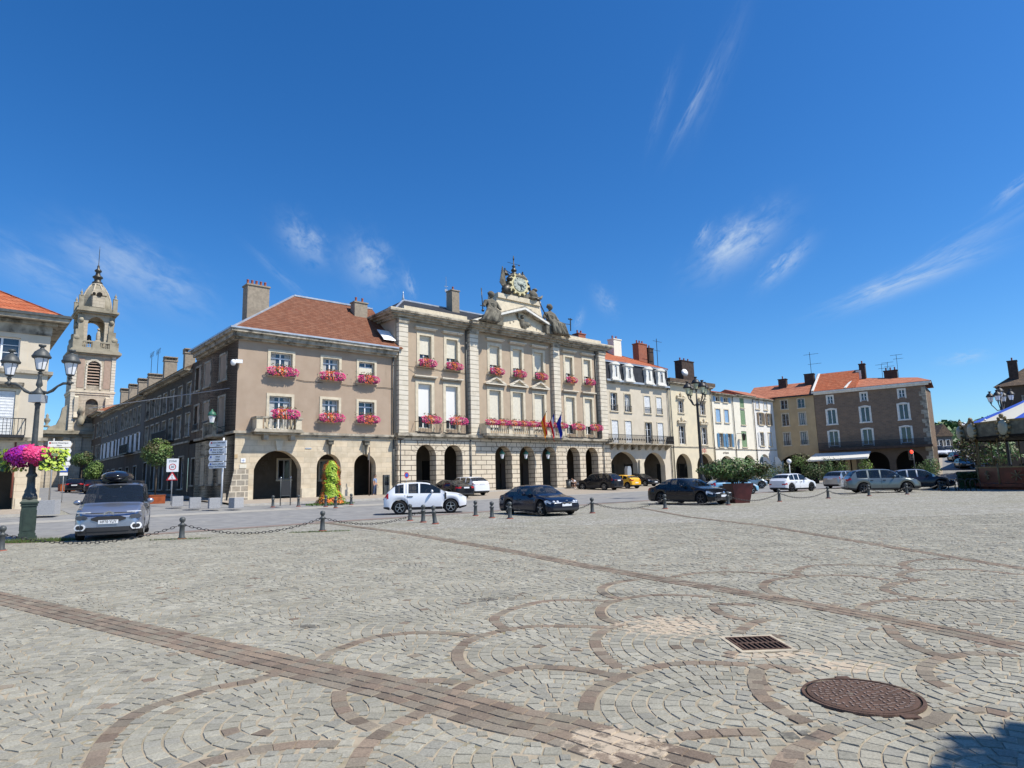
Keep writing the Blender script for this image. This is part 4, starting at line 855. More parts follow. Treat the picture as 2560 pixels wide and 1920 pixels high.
    mb = MB(); mb.cbox(.5, -.4, 6.9, .06, .8, .06); mb.lathe([(.02,-.5),(.2,-.4),(.3,.3),(.36,.35),(.05,.6)], 1.2, -.7, 6.4, 8); mb.beam((.5,-.1,6.1),(1.2,-.7,5.9),.05); mb.build('wall_lantern', M['iron'], B.r)
    B.pipe(5.7, -.15, .3, 12.3, 'iron')
    # chalk white
    B = row_house('white_corner_house', 'chalk white house with brown shutters in the inner corner of the square', 76.0, 82.6, 12.3, 'white2', ((76.4,79.9,4.0,1.7),),
        [(76.75,77.85,10.9,12.15,dict(shut='closed')),(79.3,80.3,10.9,12.15,dict(shut='closed')),(77.45,78.6,8.5,10.35,dict(shut='open',smat='shut_br')),(80.0,81.0,8.5,10.35,dict(shut='open',smat='shut_br')),
         (77.3,78.4,5.25,7.3,dict(shut='open',smat='shut_w')),(79.9,80.9,5.25,7.3,dict(shut='closed'))], zb=4.7, roofm='tile_old', roofh=1.8, eave=.4)
    B.pipe(6.4, -.15, .3, 12.3, 'iron')
def right_houses():
    B = Bd('ochre_house', 'narrow ochre house with dark windows and orange roof in the shaded corner', RF)
    for a in (1.2, 3.7):
        B.win(a, a+.98, 11.45, 12.85, surr=.10, rec=.2, rows=2, frame='framegrey'); B.win(a, a+1.0, 8.8, 10.7, surr=.10, rec=.2, rows=2, frame='framegrey', curtain=a > 2); B.win(a, a+1.0, 5.75, 7.75, surr=.10, rec=.2, rows=1, frame='framegrey', rail=.6, curtain=True)
    B.h.append((.1, 5.8, -1, 4.35, 1.5, .7)); B.walls(0, 6.05, 4.8, 13.2, 9, 'ochre')
    mb = MB(); wall(mb, 0, 6.05, -.4, 4.8, 0, B.h, 0, 0); mb.build('arcade_wall', M['ochre'], B.r)
    mb = MB(); mb.box(0, -.45, 13.2, 6.1, .1, 13.4); mb.build('eaves', M['iron'], B.r)
    mb = MB(); mb.prism([(-.5, 13.4), (9.5, 13.4), (4.5, 15.9)], 'x', -4.0, 6.2); mb.build('roof', M['tile_old'], B.r)
    u, z = RF.uz(1955, 950, 3.5); B.chimney(u-.5, u+.7, 3, 4, 14, z, 'dkbrick', 1); u, z = RF.uz(2030, 936, 3.8); B.chimney(u-1.1, u+.3, 3.3, 4.3, 14, z, 'dkbrick', 0)
    mb = MB(); mb.cbox(5.3, 3.8, 16, .06, .06, 4.6); mb.cbox(5.5, 3.8, 20.2, 2.2, .04, .04); mb.cbox(5.9, 3.8, 18.6, 2.0, .04, .04); mb.build('aerial', M['iron'], B.r)
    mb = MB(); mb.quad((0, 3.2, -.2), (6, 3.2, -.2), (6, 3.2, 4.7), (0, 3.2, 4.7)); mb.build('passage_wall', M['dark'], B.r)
    B = Bd('brown_corner_house', 'large brown rubble corner house with orange roofs, white framed windows and long balcony', RF, 6.1)
    o = 6.1
    for a in (7.95, 12.5, 17.3): B.win(a-o, a+.75-o, 11.75, 12.85, surr=.17, rec=.18, rows=2, sm='white_trim', sill=0)
    for a in (7.75, 12.25, 17.1): B.win(a-o, a+1.15-o, 8.6, 10.8, surr=.22, rec=.18, rows=1, sm='white_trim', arch=.12, sill=.14); B.win(a-.05-o, a+1.2-o, 5.3, 7.55, surr=.2, rec=.18, rows=1, sm='white_trim', arch=.12, sill=0)
    for a, b, t, r in ((6.8, 10.4, 4.15, 1.5), (11.8, 15.2, 4.2, 1.6), (16.0, 19.4, 4.2, 1.6)): B.h.append((a-o, b-o, -1, t, r, .8))
    B.walls(0, 14.4, 4.75, 13.2, 10, 'brickbrown', mr='white_trim', side1=True)
    mb = MB(); wall(mb, 0, 14.4, -.4, 4.75, 0, B.h, 0, 0); mb.quad((14.4, 0, -.4), (14.4, 10, -.4), (14.4, 10, 4.75), (14.4, 0, 4.75)); mb.build('arcade_wall', M['shade_stucco'], B.r)
    mb = MB()
    for k in range(20): w = .55 if k % 2 else .95; mb.box(14.4-w*.8, -.05, .2+k*.64, 14.46, w, .2+k*.64+.6)
    mb.build('quoins', M['cornice'], B.r)
    mb = MB(); mb.box(-.2, -.35, 13.2, 14.9, .1, 13.42); mb.box(-.2, -.55, 13.42, 15.2, .1, 13.68); mb.build('eaves', M['white_trim'], B.r)
    mb = MB(); mb.prism([(-.6, 13.7), (10, 13.7), (4.5, 17.0)], 'x', -.1, 5.9); mb.build('roof', M['tile_red'], B.r)
    mb = MB(); mb.add([(4.6, -.6, 13.72), (15.3, -.6, 13.72), (14.9, 10, 13.72), (4.6, 10, 13.72), (5.6, 4.5, 15.7), (13.4, 4.5, 14.9)], [(0, 1, 5, 4), (1, 2, 5), (2, 3, 4, 5), (3, 0, 4)]); mb.build('roof', M['tile_old'], B.r)
    mb = MB(); mb.beam((4.5, -.62, 13.8), (5.9, 4.5, 16.6), .3, .14); mb.beam((.0, -.6, 13.78), (.2, 4.5, 17.0), .3, .16); mb.box(5.5, 3.8, 15.5, 6.2, 4.6, 16.8); mb.build('roof_flashing', M['white_trim'], B.r)
    u, z = RF.uz(2153, 912, 4.5); B.chimney(u-o-.3, u-o+.5, 4, 5, 14.5, z, 'dkbrick', 1); u0, z = RF.uz(2210, 930, 4.8); u1, _ = RF.uz(2243, 930, 4.8); B.chimney(u0-o, u1-o, 4.3, 5.3, 14, z, 'dkbrick', 3)
    mb = MB()
    for px, py in ((2203, 910), (2218, 905), (2240, 886)):
        u, z = RF.uz(px, py, 4.8); mb.cbox(u-o, 4.8, 14.5, .05, .05, z-14.5); mb.cbox(u-o, 4.8, z-.1, 1.6, .04, .04); mb.cbox(u-o+.2, 4.8, z-.7, 1.3, .04, .04)
    mb.build('aerial', M['iron'], B.r)
    mb = MB(); mb.box(.2, -1.1, 4.6, 14.6, 0, 4.92); sl_ = mb.build('balcony_slab', M['dkbrick'], B.r)
    mb = MB(); mb.box(.2, -1.08, 5.75, 14.6, -1.03, 5.8)
    for k in range(120): x = .22+14.3*k/119; mb.box(x-.028, -1.08, 4.88, x+.028, -1.04, 5.75)
    mb.build('balcony_railing', M['iron'], B.r)
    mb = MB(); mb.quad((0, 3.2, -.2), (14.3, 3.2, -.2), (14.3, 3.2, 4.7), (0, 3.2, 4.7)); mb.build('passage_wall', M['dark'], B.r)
    mb = MB(); mb.box(3.4, -.12, .3, 4.1, 0, 3.4); mb.box(4.3, -.12, .3, 4.9, 0, 3.4); mb.pieces('timber_post', M['ochre'], B.r)
    t = thing('cafe_awning', 'long white cafe awning in front of the brown corner house', 'awning', RF.w(0, 0), RF.a)
    mb = MB(); mb.add([(5.2, -4.6, 3.25), (13.2, -4.6, 3.45), (13.2, -1.0, 4.3), (5.8, -1.0, 4.3), (5.2, -4.6, 3.05), (13.2, -4.6, 3.2)], [(0, 1, 2, 3), (4, 5, 1, 0), (4, 5, 2, 3)]); mb.build('cloth', M['awn'], t)
    mb = MB()
    for x in (5.6, 9.4, 13.0): mb.beam((x, -4.5, 3.2), (x, -.9, 4.2), .05)
    for x in (5.6, 13.0): mb.cbox(x, -4.5, .1, .06, .06, 3.1)
    mb.build('awning_frame', M['iron'], t)
    # beyond the corner: grey gabled house and shaded row across the ramp
    fr = Frame(*at(2347, 1150, 118)[:2], 2.2, 80)
    B = Bd('gabled_house', 'pale grey gabled house down the sloping street on the right', fr)
    for x in (.5, 2.0): B.win(x, x+.75, 3.2, 4.5, surr=.1, rows=2, sm='white_trim'); B.win(x, x+.75, .9, 2.2, surr=.1, rows=2, sm='white_trim')
    B.walls(0, 3.4, -3, 5.2, 8, 'street_b'); mb = MB(); mb.prism([(-.2, 5.2), (3.6, 5.2), (1.7, 7.4)], 'y', -.3, 8.2); mb.build('roof', M['tile_dark'], B.r)
    p = at(2518, 1060, 92); fr = Frame(p.x, p.y, .8, 132)
    B = Bd('far_brown_house', 'dark brown tall house with chimney behind the carousel', fr)
    B.win(2.2, 3.4, 8.8, 10.6, surr=.15, rows=2, sm='cornice', frame='framegrey'); B.win(5.2, 6.4, 8.8, 10.6, surr=.15, rows=2, sm='cornice', frame='framegrey')
    B.walls(-.5, 12, -2, 12.2, 9, 'shade_stucco'); B.hip(-.9, 12.4, -.5, 9.4, 12.2, 15.6, 3.5, 12, 4.5, 'tile_dark'); B.chimney(.9, 2.0, 1.0, 2.2, 12, 15.9, 'dkbrick', 1)
    p = at(2484, 1060, 84); fr = Frame(p.x, p.y, .8, 132)
    B = Bd('far_low_house', 'lower dark stone house with bracketed eaves left of the tall one behind the carousel', fr)
    B.win(1.2, 2.1, 5.2, 6.6, surr=.2, rows=2, sm='cornice', frame='framegrey')
    B.walls(0, 4.6, -2, 7.3, 8, 'shade_stucco'); mb = MB(); mb.prism([(-.7, 7.3), (4.8, 7.3), (4.8, 9.6)], 'y', -.4, 8); mb.build('roof', M['tile_dark'], B.r)
wing(); mairie(); left_building(); street(); church(); row(); right_houses()
# ================================================================ ground
def ground_mats():
    m = bpy.data.materials.new('cobbled_ground'); m.use_nodes = True; nt = m.node_tree; N = nt.nodes; L = nt.links; b = N['Principled BSDF']; b.inputs['Roughness'].default_value = .9; b.inputs['Specular IOR Level'].default_value = .12
    tc = N.new('ShaderNodeTexCoord'); vo = N.new('ShaderNodeTexVoronoi'); vo.inputs['Scale'].default_value = 7.4; vo.inputs['Randomness'].default_value = .75; L.new(tc.outputs['Object'], vo.inputs['Vector'])
    ve = N.new('ShaderNodeTexVoronoi'); ve.feature = 'DISTANCE_TO_EDGE'; ve.inputs['Scale'].default_value = 7.4; ve.inputs['Randomness'].default_value = .75; L.new(tc.outputs['Object'], ve.inputs['Vector'])
    cr = N.new('ShaderNodeValToRGB'); cr.color_ramp.elements[0].color = (.235,.23,.20,1); cr.color_ramp.elements[1].color = (.44,.43,.38,1)
    sx = N.new('ShaderNodeSeparateColor'); L.new(vo.outputs['Color'], sx.inputs[0]); L.new(sx.outputs[0], cr.inputs[0])
    er = N.new('ShaderNodeMapRange'); er.inputs[1].default_value = .03; er.inputs[2].default_value = .10; L.new(ve.outputs['Distance'], er.inputs[0])
    mx = N.new('ShaderNodeMix'); mx.data_type = 'RGBA'; mx.inputs[6].default_value = (.23,.21,.17,1); L.new(er.outputs[0], mx.inputs[0]); L.new(cr.outputs[0], mx.inputs[7])
    nz = N.new('ShaderNodeTexNoise'); nz.inputs['Scale'].default_value = .32; nz.inputs['Detail'].default_value = 7; nz.inputs['Roughness'].default_value = .65; L.new(tc.outputs['Object'], nz.inputs['Vector'])
    mr = N.new('ShaderNodeMapRange'); mr.inputs[1].default_value = .45; mr.inputs[2].default_value = .72; L.new(nz.outputs['Fac'], mr.inputs[0])
    mm = N.new('ShaderNodeMix'); mm.data_type = 'RGBA'; mm.inputs[7].default_value = (.235,.225,.15,1); ml = N.new('ShaderNodeMath'); ml.operation = 'MULTIPLY'; ml.inputs[1].default_value = .55; L.new(mr.outputs[0], ml.inputs[0]); L.new(ml.outputs[0], mm.inputs[0]); L.new(mx.outputs[2], mm.inputs[6]); L.new(mm.outputs[2], b.inputs['Base Color'])
    bp = N.new('ShaderNodeBump'); bp.inputs['Strength'].default_value = .7; bp.inputs['Distance'].default_value = .02; L.new(er.outputs[0], bp.inputs['Height']); L.new(bp.outputs[0], b.inputs['Normal'])
    M['cobble'] = m
    # setts laid as real stones: colour per stone, speckle, sand spilled on top
    m = bpy.data.materials.new('granite_setts'); m.use_nodes = True; nt = m.node_tree; N = nt.nodes; L = nt.links; b = N['Principled BSDF']; b.inputs['Roughness'].default_value = .88; b.inputs['Specular IOR Level'].default_value = .12
    at_ = N.new('ShaderNodeAttribute'); at_.attribute_name = 'stone'; tc = N.new('ShaderNodeTexCoord')
    def noise(sc, d, r=.6):
        n = N.new('ShaderNodeTexNoise'); n.inputs['Scale'].default_value = sc; n.inputs['Detail'].default_value = d; n.inputs['Roughness'].default_value = r; L.new(tc.outputs['Object'], n.inputs['Vector']); return n.outputs['Fac']
    sp = N.new('ShaderNodeMapRange'); sp.inputs[1].default_value = .3; sp.inputs[2].default_value = .7; sp.inputs[3].default_value = .74; sp.inputs[4].default_value = 1.26; L.new(noise(75, 3, .75), sp.inputs[0])
    mu = N.new('ShaderNodeVectorMath'); mu.operation = 'SCALE'; L.new(at_.outputs['Color'], mu.inputs[0]); L.new(sp.outputs[0], mu.inputs['Scale'])
    big = N.new('ShaderNodeMapRange'); big.inputs[1].default_value = .3; big.inputs[2].default_value = .7; big.inputs[3].default_value = .86; big.inputs[4].default_value = 1.12; L.new(noise(.9, 4), big.inputs[0])
    mu2 = N.new('ShaderNodeVectorMath'); mu2.operation = 'SCALE'; L.new(mu.outputs[0], mu2.inputs[0]); L.new(big.outputs[0], mu2.inputs['Scale'])
    acc = None
    def mth(op, a, c):
        n = N.new('ShaderNodeMath'); n.operation = op
        for i, q in enumerate((a, c)):
            if isinstance(q, (int, float)): n.inputs[i].default_value = q
            else: L.new(q, n.inputs[i])
        return n.outputs[0]
    sxyz = N.new('ShaderNodeSeparateXYZ'); L.new(tc.outputs['Object'], sxyz.inputs[0])
    for (px, py, rx, ry) in ((1675,1566,.95,.8),(1560,1862,.5,.38),(2110,1668,.55,.30),(1950,1640,.7,.22),(1470,1845,.2,.2)):
        g = gnd(px, py); dx = mth('DIVIDE', mth('SUBTRACT', sxyz.outputs[0], g.x), rx); dy = mth('DIVIDE', mth('SUBTRACT', sxyz.outputs[1], g.y), ry)
        e = mth('SUBTRACT', 1.0, mth('ADD', mth('MULTIPLY', dx, dx), mth('MULTIPLY', dy, dy)))
        acc = e if acc is None else mth('MAXIMUM', acc, e)
    acc = mth('ADD', acc, mth('MULTIPLY', mth('SUBTRACT', noise(9, 7, .7), .62), 3.4))
    sm = N.new('ShaderNodeMapRange'); sm.interpolation_type = 'SMOOTHSTEP'; sm.inputs[1].default_value = .15; sm.inputs[2].default_value = .6; sm.inputs[4].default_value = .92; L.new(acc, sm.inputs[0])
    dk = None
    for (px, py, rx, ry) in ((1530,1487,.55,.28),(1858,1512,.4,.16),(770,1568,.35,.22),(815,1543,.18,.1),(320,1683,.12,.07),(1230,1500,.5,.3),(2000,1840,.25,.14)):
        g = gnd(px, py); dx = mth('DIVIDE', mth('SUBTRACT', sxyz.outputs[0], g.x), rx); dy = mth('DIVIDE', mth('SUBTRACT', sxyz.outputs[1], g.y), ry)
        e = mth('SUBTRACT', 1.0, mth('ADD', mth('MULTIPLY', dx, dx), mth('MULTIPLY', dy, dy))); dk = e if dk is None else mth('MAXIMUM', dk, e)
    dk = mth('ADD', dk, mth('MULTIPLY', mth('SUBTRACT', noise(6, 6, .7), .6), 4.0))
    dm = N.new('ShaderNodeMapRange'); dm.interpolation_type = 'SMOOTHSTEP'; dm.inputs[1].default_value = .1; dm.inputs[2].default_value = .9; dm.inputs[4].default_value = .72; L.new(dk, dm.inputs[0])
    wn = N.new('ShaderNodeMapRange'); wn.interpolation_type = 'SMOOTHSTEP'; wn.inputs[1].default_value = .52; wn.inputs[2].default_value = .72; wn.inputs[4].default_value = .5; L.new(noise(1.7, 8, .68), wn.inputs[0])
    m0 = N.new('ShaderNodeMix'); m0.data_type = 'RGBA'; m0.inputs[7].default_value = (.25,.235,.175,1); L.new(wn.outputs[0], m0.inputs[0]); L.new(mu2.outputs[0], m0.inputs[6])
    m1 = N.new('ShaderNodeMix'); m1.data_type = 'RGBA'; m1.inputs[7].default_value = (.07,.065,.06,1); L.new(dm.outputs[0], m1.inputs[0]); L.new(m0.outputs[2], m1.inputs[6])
    mx = N.new('ShaderNodeMix'); mx.data_type = 'RGBA'; mx.inputs[7].default_value = (.47,.385,.285,1); L.new(sm.outputs[0], mx.inputs[0]); L.new(m1.outputs[2], mx.inputs[6]); L.new(mx.outputs[2], b.inputs['Base Color'])
    bp = N.new('ShaderNodeBump'); bp.inputs['Strength'].default_value = .5; bp.inputs['Distance'].default_value = .01; L.new(noise(30, 5), bp.inputs['Height']); L.new(bp.outputs[0], b.inputs['Normal'])
    M['sett'] = m
    M['sand'] = mat('joint_sand', (.29,.25,.185), .95, (.38,.32,.235), 3.0, (.4,.6), .3, 30, stain=(.15,.15,.06), stz=.34, stsc=2.2)
    M['asphalt'] = mat('worn_asphalt', (.205,.205,.205), .9, (.26,.258,.25), 1.4, (.35,.65), .3, 40, stain=(.16,.16,.16), stz=.42, stsc=.5)
    M['pavers'] = mat('brown_parking_setts', (.30,.255,.205), .9, (.35,.31,.26), 9, (.35,.65), .4, 20, stain=(.23,.20,.16), stz=.42, stsc=.5)
    M['pavement'] = mat('beige_pavement', (.37,.325,.27), .9, (.32,.27,.215), 2, (.35,.65), .3, 20, stain=(.28,.25,.2), stz=.42, stsc=.6)
    M['kerb'] = mat('kerb_stone', (.45,.43,.39), .9, (.38,.36,.33), 3)
    M['bandst'] = mat('brown_band_setts', (.215,.165,.14), .9, (.27,.215,.19), 8, (.35,.65), .4, 20)
    M['lightband'] = mat('pale_setts', (.36,.345,.31), .9, (.31,.295,.265), 6, (.35,.65), .3, 20)
    M['grass'] = mat('dry_verge_green', (.12,.15,.05), .95)
    M['forest'] = mat('hill_woodland', (.035,.065,.022), .95, (.055,.09,.03), .03, (.4,.6), .6, .4)
ground_mats()
def ground_sheet():
    xs = [-3000,-1200,-500,-250]+[-150+3*i for i in range(40)]+[-30+1.5*i for i in range(94)]+[112+6*i for i in range(10)]+[250,500,1200,3000]
    ys = [-400,-120,-40,-15]+[-5+2*i for i in range(50)]+[96+3*i for i in range(35)]+[220,300,500,1000,3000]
    mb = MB(); n = len(xs)
    vs = [(x, y, gz(x, y)) for y in ys for x in xs]
    fs = [(j*n+i, j*n+i+1, (j+1)*n+i+1, (j+1)*n+i) for j in range(len(ys)-1) for i in range(n-1)]
    mb.add(vs, fs); o = mb.build('ground', M['cobble']); struct(o)
ground_sheet()
def strip(name, u0, u1, vfn0, vfn1, m, h, nu=40, nv=4, kerb=None, wob=0):
    # a sheet in facade coordinates, draped on the ground
    mb = MB(); vs = []
    for i in range(nu+1):
        u = u0+(u1-u0)*i/nu; a = vfn0(u) if callable(vfn0) else vfn0; b = vfn1(u) if callable(vfn1) else vfn1
        for j in range(nv+1):
            v = a+(b-a)*j/nv; p = MF.w(u, v); vs.append((p.x, p.y, gz(p.x, p.y)+h))
    fs = [(i*(nv+1)+j, (i+1)*(nv+1)+j, (i+1)*(nv+1)+j+1, i*(nv+1)+j+1) for i in range(nu) for j in range(nv)]
    mb.add(vs, fs)
    if kerb:
        for i in range(nu):
            a = vs[i*(nv+1)]; b = vs[(i+1)*(nv+1)]; mb.quad((a[0], a[1], a[2]-h), (b[0], b[1], b[2]-h), b, a, 1)
    return struct(mb.build(name, [M[m], M['kerb']]))
kr = [MF.n.dot(gnd(px, py)-MF.o) for px, py in ((580,1277),(984,1268),(300,1262),(0,1292))]; ku = [MF.ux.dot(gnd(px, py)-MF.o) for px, py in ((580,1277),(984,1268),(300,1262),(0,1292))]
print('kerb', kr, ku)
bu = [uv(*gnd(px, py)[:2]) for px, py in ((430,1335),(580,1322),(850,1302),(1100,1318))]; print('band', bu)
KV = -5.2
strip('road', -60, 96, -21.6, lambda u: KV-.4 if u < 13.5 else -10.5, 'asphalt', .008, 80, 10)
strip('side_street', -10.4, -1.6, KV-.6, 92, 'asphalt', .014, 6, 60)
strip('brown_road_edge', -60, 96, -22.5, -21.7, 'bandst', .012, 80, 1)
strip('pale_road_band', -60, 96, -10.7, -9.2, 'lightband', .016, 80, 2)
strip('parking_area', 13.5, 84, -9.9, -1.2, 'pavers', .020, 50, 5)
strip('pavement', -1.4, 13.5, KV, .05, 'pavement', .13, 14, 4, kerb=True)
strip('pavement', -34, -10.9, KV, .05, 'pavement', .13, 16, 4, kerb=True)
strip('pavement', 13.5, 82, -1.3, .05, 'pavement', .12, 50, 2, kerb=True)
strip('street_pavement', -1.5, 0, .2, 70, 'pavement', .10, 2, 40)
strip('street_pavement', -11.5, -10.4, .2, 70, 'pavement', .10, 2, 40)
# ramp road on the right
def ramp():
    mb = MB(); vs = []; n = 40
    for i in range(n+1):
        Y = 62+i*3.4; xa = at(2352+i*.8, 1200, Y).x; xb = at(2560-max(0, i-8)*3.2, 1200, Y).x
        for j in range(5): x = xa+(xb-xa)*j/4; vs.append((x, Y, gz(x, Y)+.03))
    mb.add(vs, [(i*5+j, i*5+j+1, (i+1)*5+j+1, (i+1)*5+j) for i in range(n) for j in range(4)]); struct(mb.build('bridge_road', M['asphalt']))
    mb = MB(); vs = []
    for i in range(n+1):
        Y = 62+i*3.4; xa = at(2300+i*.4, 1200, Y).x; xb = at(2352+i*.8, 1200, Y).x
        for x in (xa, xb): vs.append((x, Y, gz(x, Y)+.05))
    mb.add(vs, [(i*2, i*2+1, i*2+3, i*2+2) for i in range(n)]); struct(mb.build('street_pavement', M['pavement']))
ramp()
def hills():
    mb = MB(); n = 70; rng = random.Random(3)
    prof = []
    for i in range(n+1):
        px = 2180+i*12; t = i/n; Y = 620
        top = 1071-20*math.exp(-((px-2540)/160)**2)+ (14 if px < 2350 else 0)*0 + 5*math.sin(i*.7)+rng.uniform(-2, 2)
        prof.append(at(px, top, Y))
    vs = []
    for p in prof:
        d = Vector((p.x, p.y, 0)).normalized(); vs += [(p.x-d.x*260, p.y-d.y*260, 0), (p.x-d.x*120, p.y-d.y*120, p.z*.6), tuple(p), (p.x+d.x*300, p.y+d.y*300, p.z*.7), (p.x+d.x*500, p.y+d.y*500, 0)]
    mb.add(vs, [(i*5+j, (i+1)*5+j, (i+1)*5+j+1, i*5+j+1) for i in range(n) for j in range(4)], 0, True)
    struct(mb.build('hills', M['forest']))
    mb = MB()
    for k in range(5200):
        i = rng.random()*n; a = prof[int(i)]; b = prof[min(n, int(i)+1)]; p = a.lerp(b, i-int(i)); d = Vector((p.x, p.y, 0)).normalized(); s = rng.random()**1.5
        q = Vector((p.x-d.x*220*s, p.y-d.y*220*s, p.z*(1-.62*s)+rng.uniform(0, 3))); mb.leaf(q, rng.uniform(4, 9), rng.choice((0, 0, 1)))
    o = mb.build('hill_woodland', [M['leaf2'], M['leaf']]); o['kind'] = 'stuff'
hills()
# ---- setts of the foreground
def setts():
    rng = random.Random(5)
    Q = {1:(0,1300),2:(640,1300),3:(1280,1300),4:(1920,1300)}; s = 2.677
    def P(q, *pts): return [gnd(Q[q][0]+a/s, Q[q][1]+b/s) for a, b in pts]
    def Z(*pts): return [gnd(1500+a/2.087, 1360+b/2.087) for a, b in pts]
    lines = [
     P(1,(600,1720),(690,1500),(790,1390),(900,1310),(1050,1245),(1250,1185),(1450,1125),(1713,1080))+P(2,(120,1040),(260,1015)),
     P(1,(1200,1700),(1290,1659),(1450,1610),(1600,1575))+P(2,(0,1550),(150,1525),(300,1510),(450,1510),(640,1512)),
     P(2,(560,1150),(552,1200),(575,1270),(620,1320),(700,1365),(760,1390),(840,1420)),
     P(2,(1120,1290),(1000,1350),(900,1400),(820,1450),(740,1520),(690,1600),(650,1690)),
     P(2,(430,940),(500,890),(620,845),(750,800),(900,772),(1100,760),(1300,765),(1480,785)),
     P(2,(1500,785),(1420,815),(1365,860),(1345,905),(1360,955),(1400,1000),(1470,1040),(1540,1070)),
     P(2,(1300,1180),(1400,1115),(1500,1075),(1640,1030),(1713,1005))+P(3,(150,990),(300,995),(500,1010),(640,1040),(740,1060)),
     P(2,(1040,1085),(1200,1080),(1330,1095),(1400,1112)),
     P(2,(1500,785),(1600,755),(1713,735))+P(3,(150,715),(400,715),(600,722),(700,728)),
     P(2,(1660,730),(1610,695),(1590,665),(1640,630),(1713,600))+P(3,(200,550),(400,540),(600,545),(690,550)),
     P(3,(850,400),(700,420),(620,445),(595,475),(640,510),(720,530)), P(3,(720,535),(850,515),(1000,505),(1200,510),(1400,525)),
     P(3,(720,540),(640,560),(590,600),(600,645),(650,680),(740,700)), P(3,(740,702),(640,735),(570,780),(558,835),(590,890),(640,940),(700,985),(780,1020)),
     P(3,(800,1025),(1000,980),(1200,965),(1400,965),(1600,975),(1640,990)), P(3,(780,1035),(680,1080),(570,1130),(510,1200),(490,1290)),
     P(3,(1110,1460),(1200,1450),(1400,1432),(1600,1428),(1713,1430))+P(4,(60,1450)), P(3,(1640,1010),(1650,1080),(1680,1130))+P(4,(0,1160)),
     Z((580,320),(620,360),(720,395),(800,400)), Z((870,395),(780,425),(720,470)), Z((580,320),(700,316),(860,330)),
     Z((350,180),(500,155),(700,148),(900,158),(1040,175)), Z((1060,172),(900,190),(850,220),(870,245),(960,290)), Z((1060,172),(1020,148),(1090,118),(1300,110),(1500,120),(1620,135)),
     Z((1080,170),(1200,165),(1400,175),(1540,200)), Z((1640,190),(1560,165),(1640,142),(1900,135),(2212,165)), Z((1640,142),(1575,105),(1700,82),(1850,82)),
     Z((1680,188),(1560,205),(1490,225),(1500,250),(1650,285),(1900,298),(2212,300)), Z((1360,345),(1400,315),(1550,295),(1750,290)),
     Z((1500,430),(1560,500),(1660,550),(1790,595)), Z((1790,597),(1720,625),(1690,660),(1720,710),(1800,750),(1900,790)), Z((1790,597),(1950,575),(2100,580),(2212,600)),
     Z((820,660),(810,730),(850,810),(960,880),(1080,940)), Z((830,650),(930,640),(1060,690)), Z((1060,1190),(1000,1100),(1090,1040),(1240,960)), Z((940,1200),(985,1110),(1120,1030)),
     Z((1640,960),(1760,920),(1800,860)), Z((2140,900),(2000,870),(1850,880)),
    ]
    lines = [[(p.x, p.y) for p in l] for l in lines]
    b1 = [gnd(-400, 1400)]+P(1,(0,525),(400,620),(900,740),(1500,880))+P(2,(300,1000),(1000,1150),(1713,1350))+P(3,(300,1400),(900,1590),(1300,1700))
    b2 = P(2,(400,10),(1000,90),(1713,212))+P(3,(500,310),(1000,400),(1713,520))+P(4,(700,650),(1300,770),(1713,860))+[gnd(2800, 1680)]
    b3 = [gnd(1600, 1270), gnd(1720, 1292)]+P(4,(0,45),(800,180),(1713,330))+[gnd(2900, 1470)]
    def fitline(b):
        n = len(b); mx = sum(p.x for p in b)/n; my = sum(p.y for p in b)/n; sxx = sum((p.x-mx)**2 for p in b); syy = sum((p.y-my)**2 for p in b); sxy = sum((p.x-mx)*(p.y-my) for p in b)
        a = .5*math.atan2(2*sxy, sxx-syy); d = (math.cos(a), math.sin(a)); ts = [(p.x-mx)*d[0]+(p.y-my)*d[1] for p in b]; return (mx, my), d, min(ts), max(ts)
    bands = []
    for b, rows in ((b1, 4), (b2, 3), (b3, 2)):
        pts = [(p.x, p.y) for p in b]; bands.append((pts, rows))
    V = []; F = []; C = []
    greys = [(.305,.298,.268),(.322,.316,.286),(.29,.285,.26),(.335,.328,.298),(.31,.30,.268),(.275,.272,.255)]
    browns = [(.20,.158,.135),(.225,.185,.158),(.18,.15,.13),(.24,.192,.16),(.215,.19,.165),(.24,.21,.18)]
    occ = set(); CS = .024
    def mark(c4):
        xs = [p[0] for p in c4]; ys = [p[1] for p in c4]
        sg = sum(c4[i][0]*c4[(i+1) % 4][1]-c4[(i+1) % 4][0]*c4[i][1] for i in range(4)); sg = 1 if sg > 0 else -1
        for ix in range(int(min(xs)//CS), int(max(xs)//CS)+1):
            for iy in range(int(min(ys)//CS), int(max(ys)//CS)+1):
                x = (ix+.5)*CS; y = (iy+.5)*CS
                if all(sg*((c4[(i+1) % 4][0]-c4[i][0])*(y-c4[i][1])-(c4[(i+1) % 4][1]-c4[i][1])*(x-c4[i][0])) > -.0006 for i in range(4)): occ.add((ix, iy))
    def stone(c4, col, top=.006):
        cx = sum(p[0] for p in c4)/4; cy = sum(p[1] for p in c4)/4; o = len(V); h = top+rng.uniform(-.002, .0025); tx = rng.uniform(-.02, .02); ty = rng.uniform(-.02, .02)
        if cy < 13: mark(c4)
        if cy > 13: h += .0
        for x, y in c4: V.append((x, y, -.004))
        for x, y in c4:
            k = .915; X = cx+(x-cx)*k+rng.uniform(-.004, .004); Y_ = cy+(y-cy)*k+rng.uniform(-.004, .004); V.append((X, Y_, h+(X-cx)*tx+(Y_-cy)*ty))
        F.extend([(o+4, o+5, o+6, o+7), (o, o+1, o+5, o+4), (o+1, o+2, o+6, o+5), (o+2, o+3, o+7, o+6), (o+3, o, o+4, o+7)])
        q = rng.uniform(.83, 1.05); col = (col[0]*q*1.03, col[1]*q, col[2]*q*.90); C.extend([col]*5)
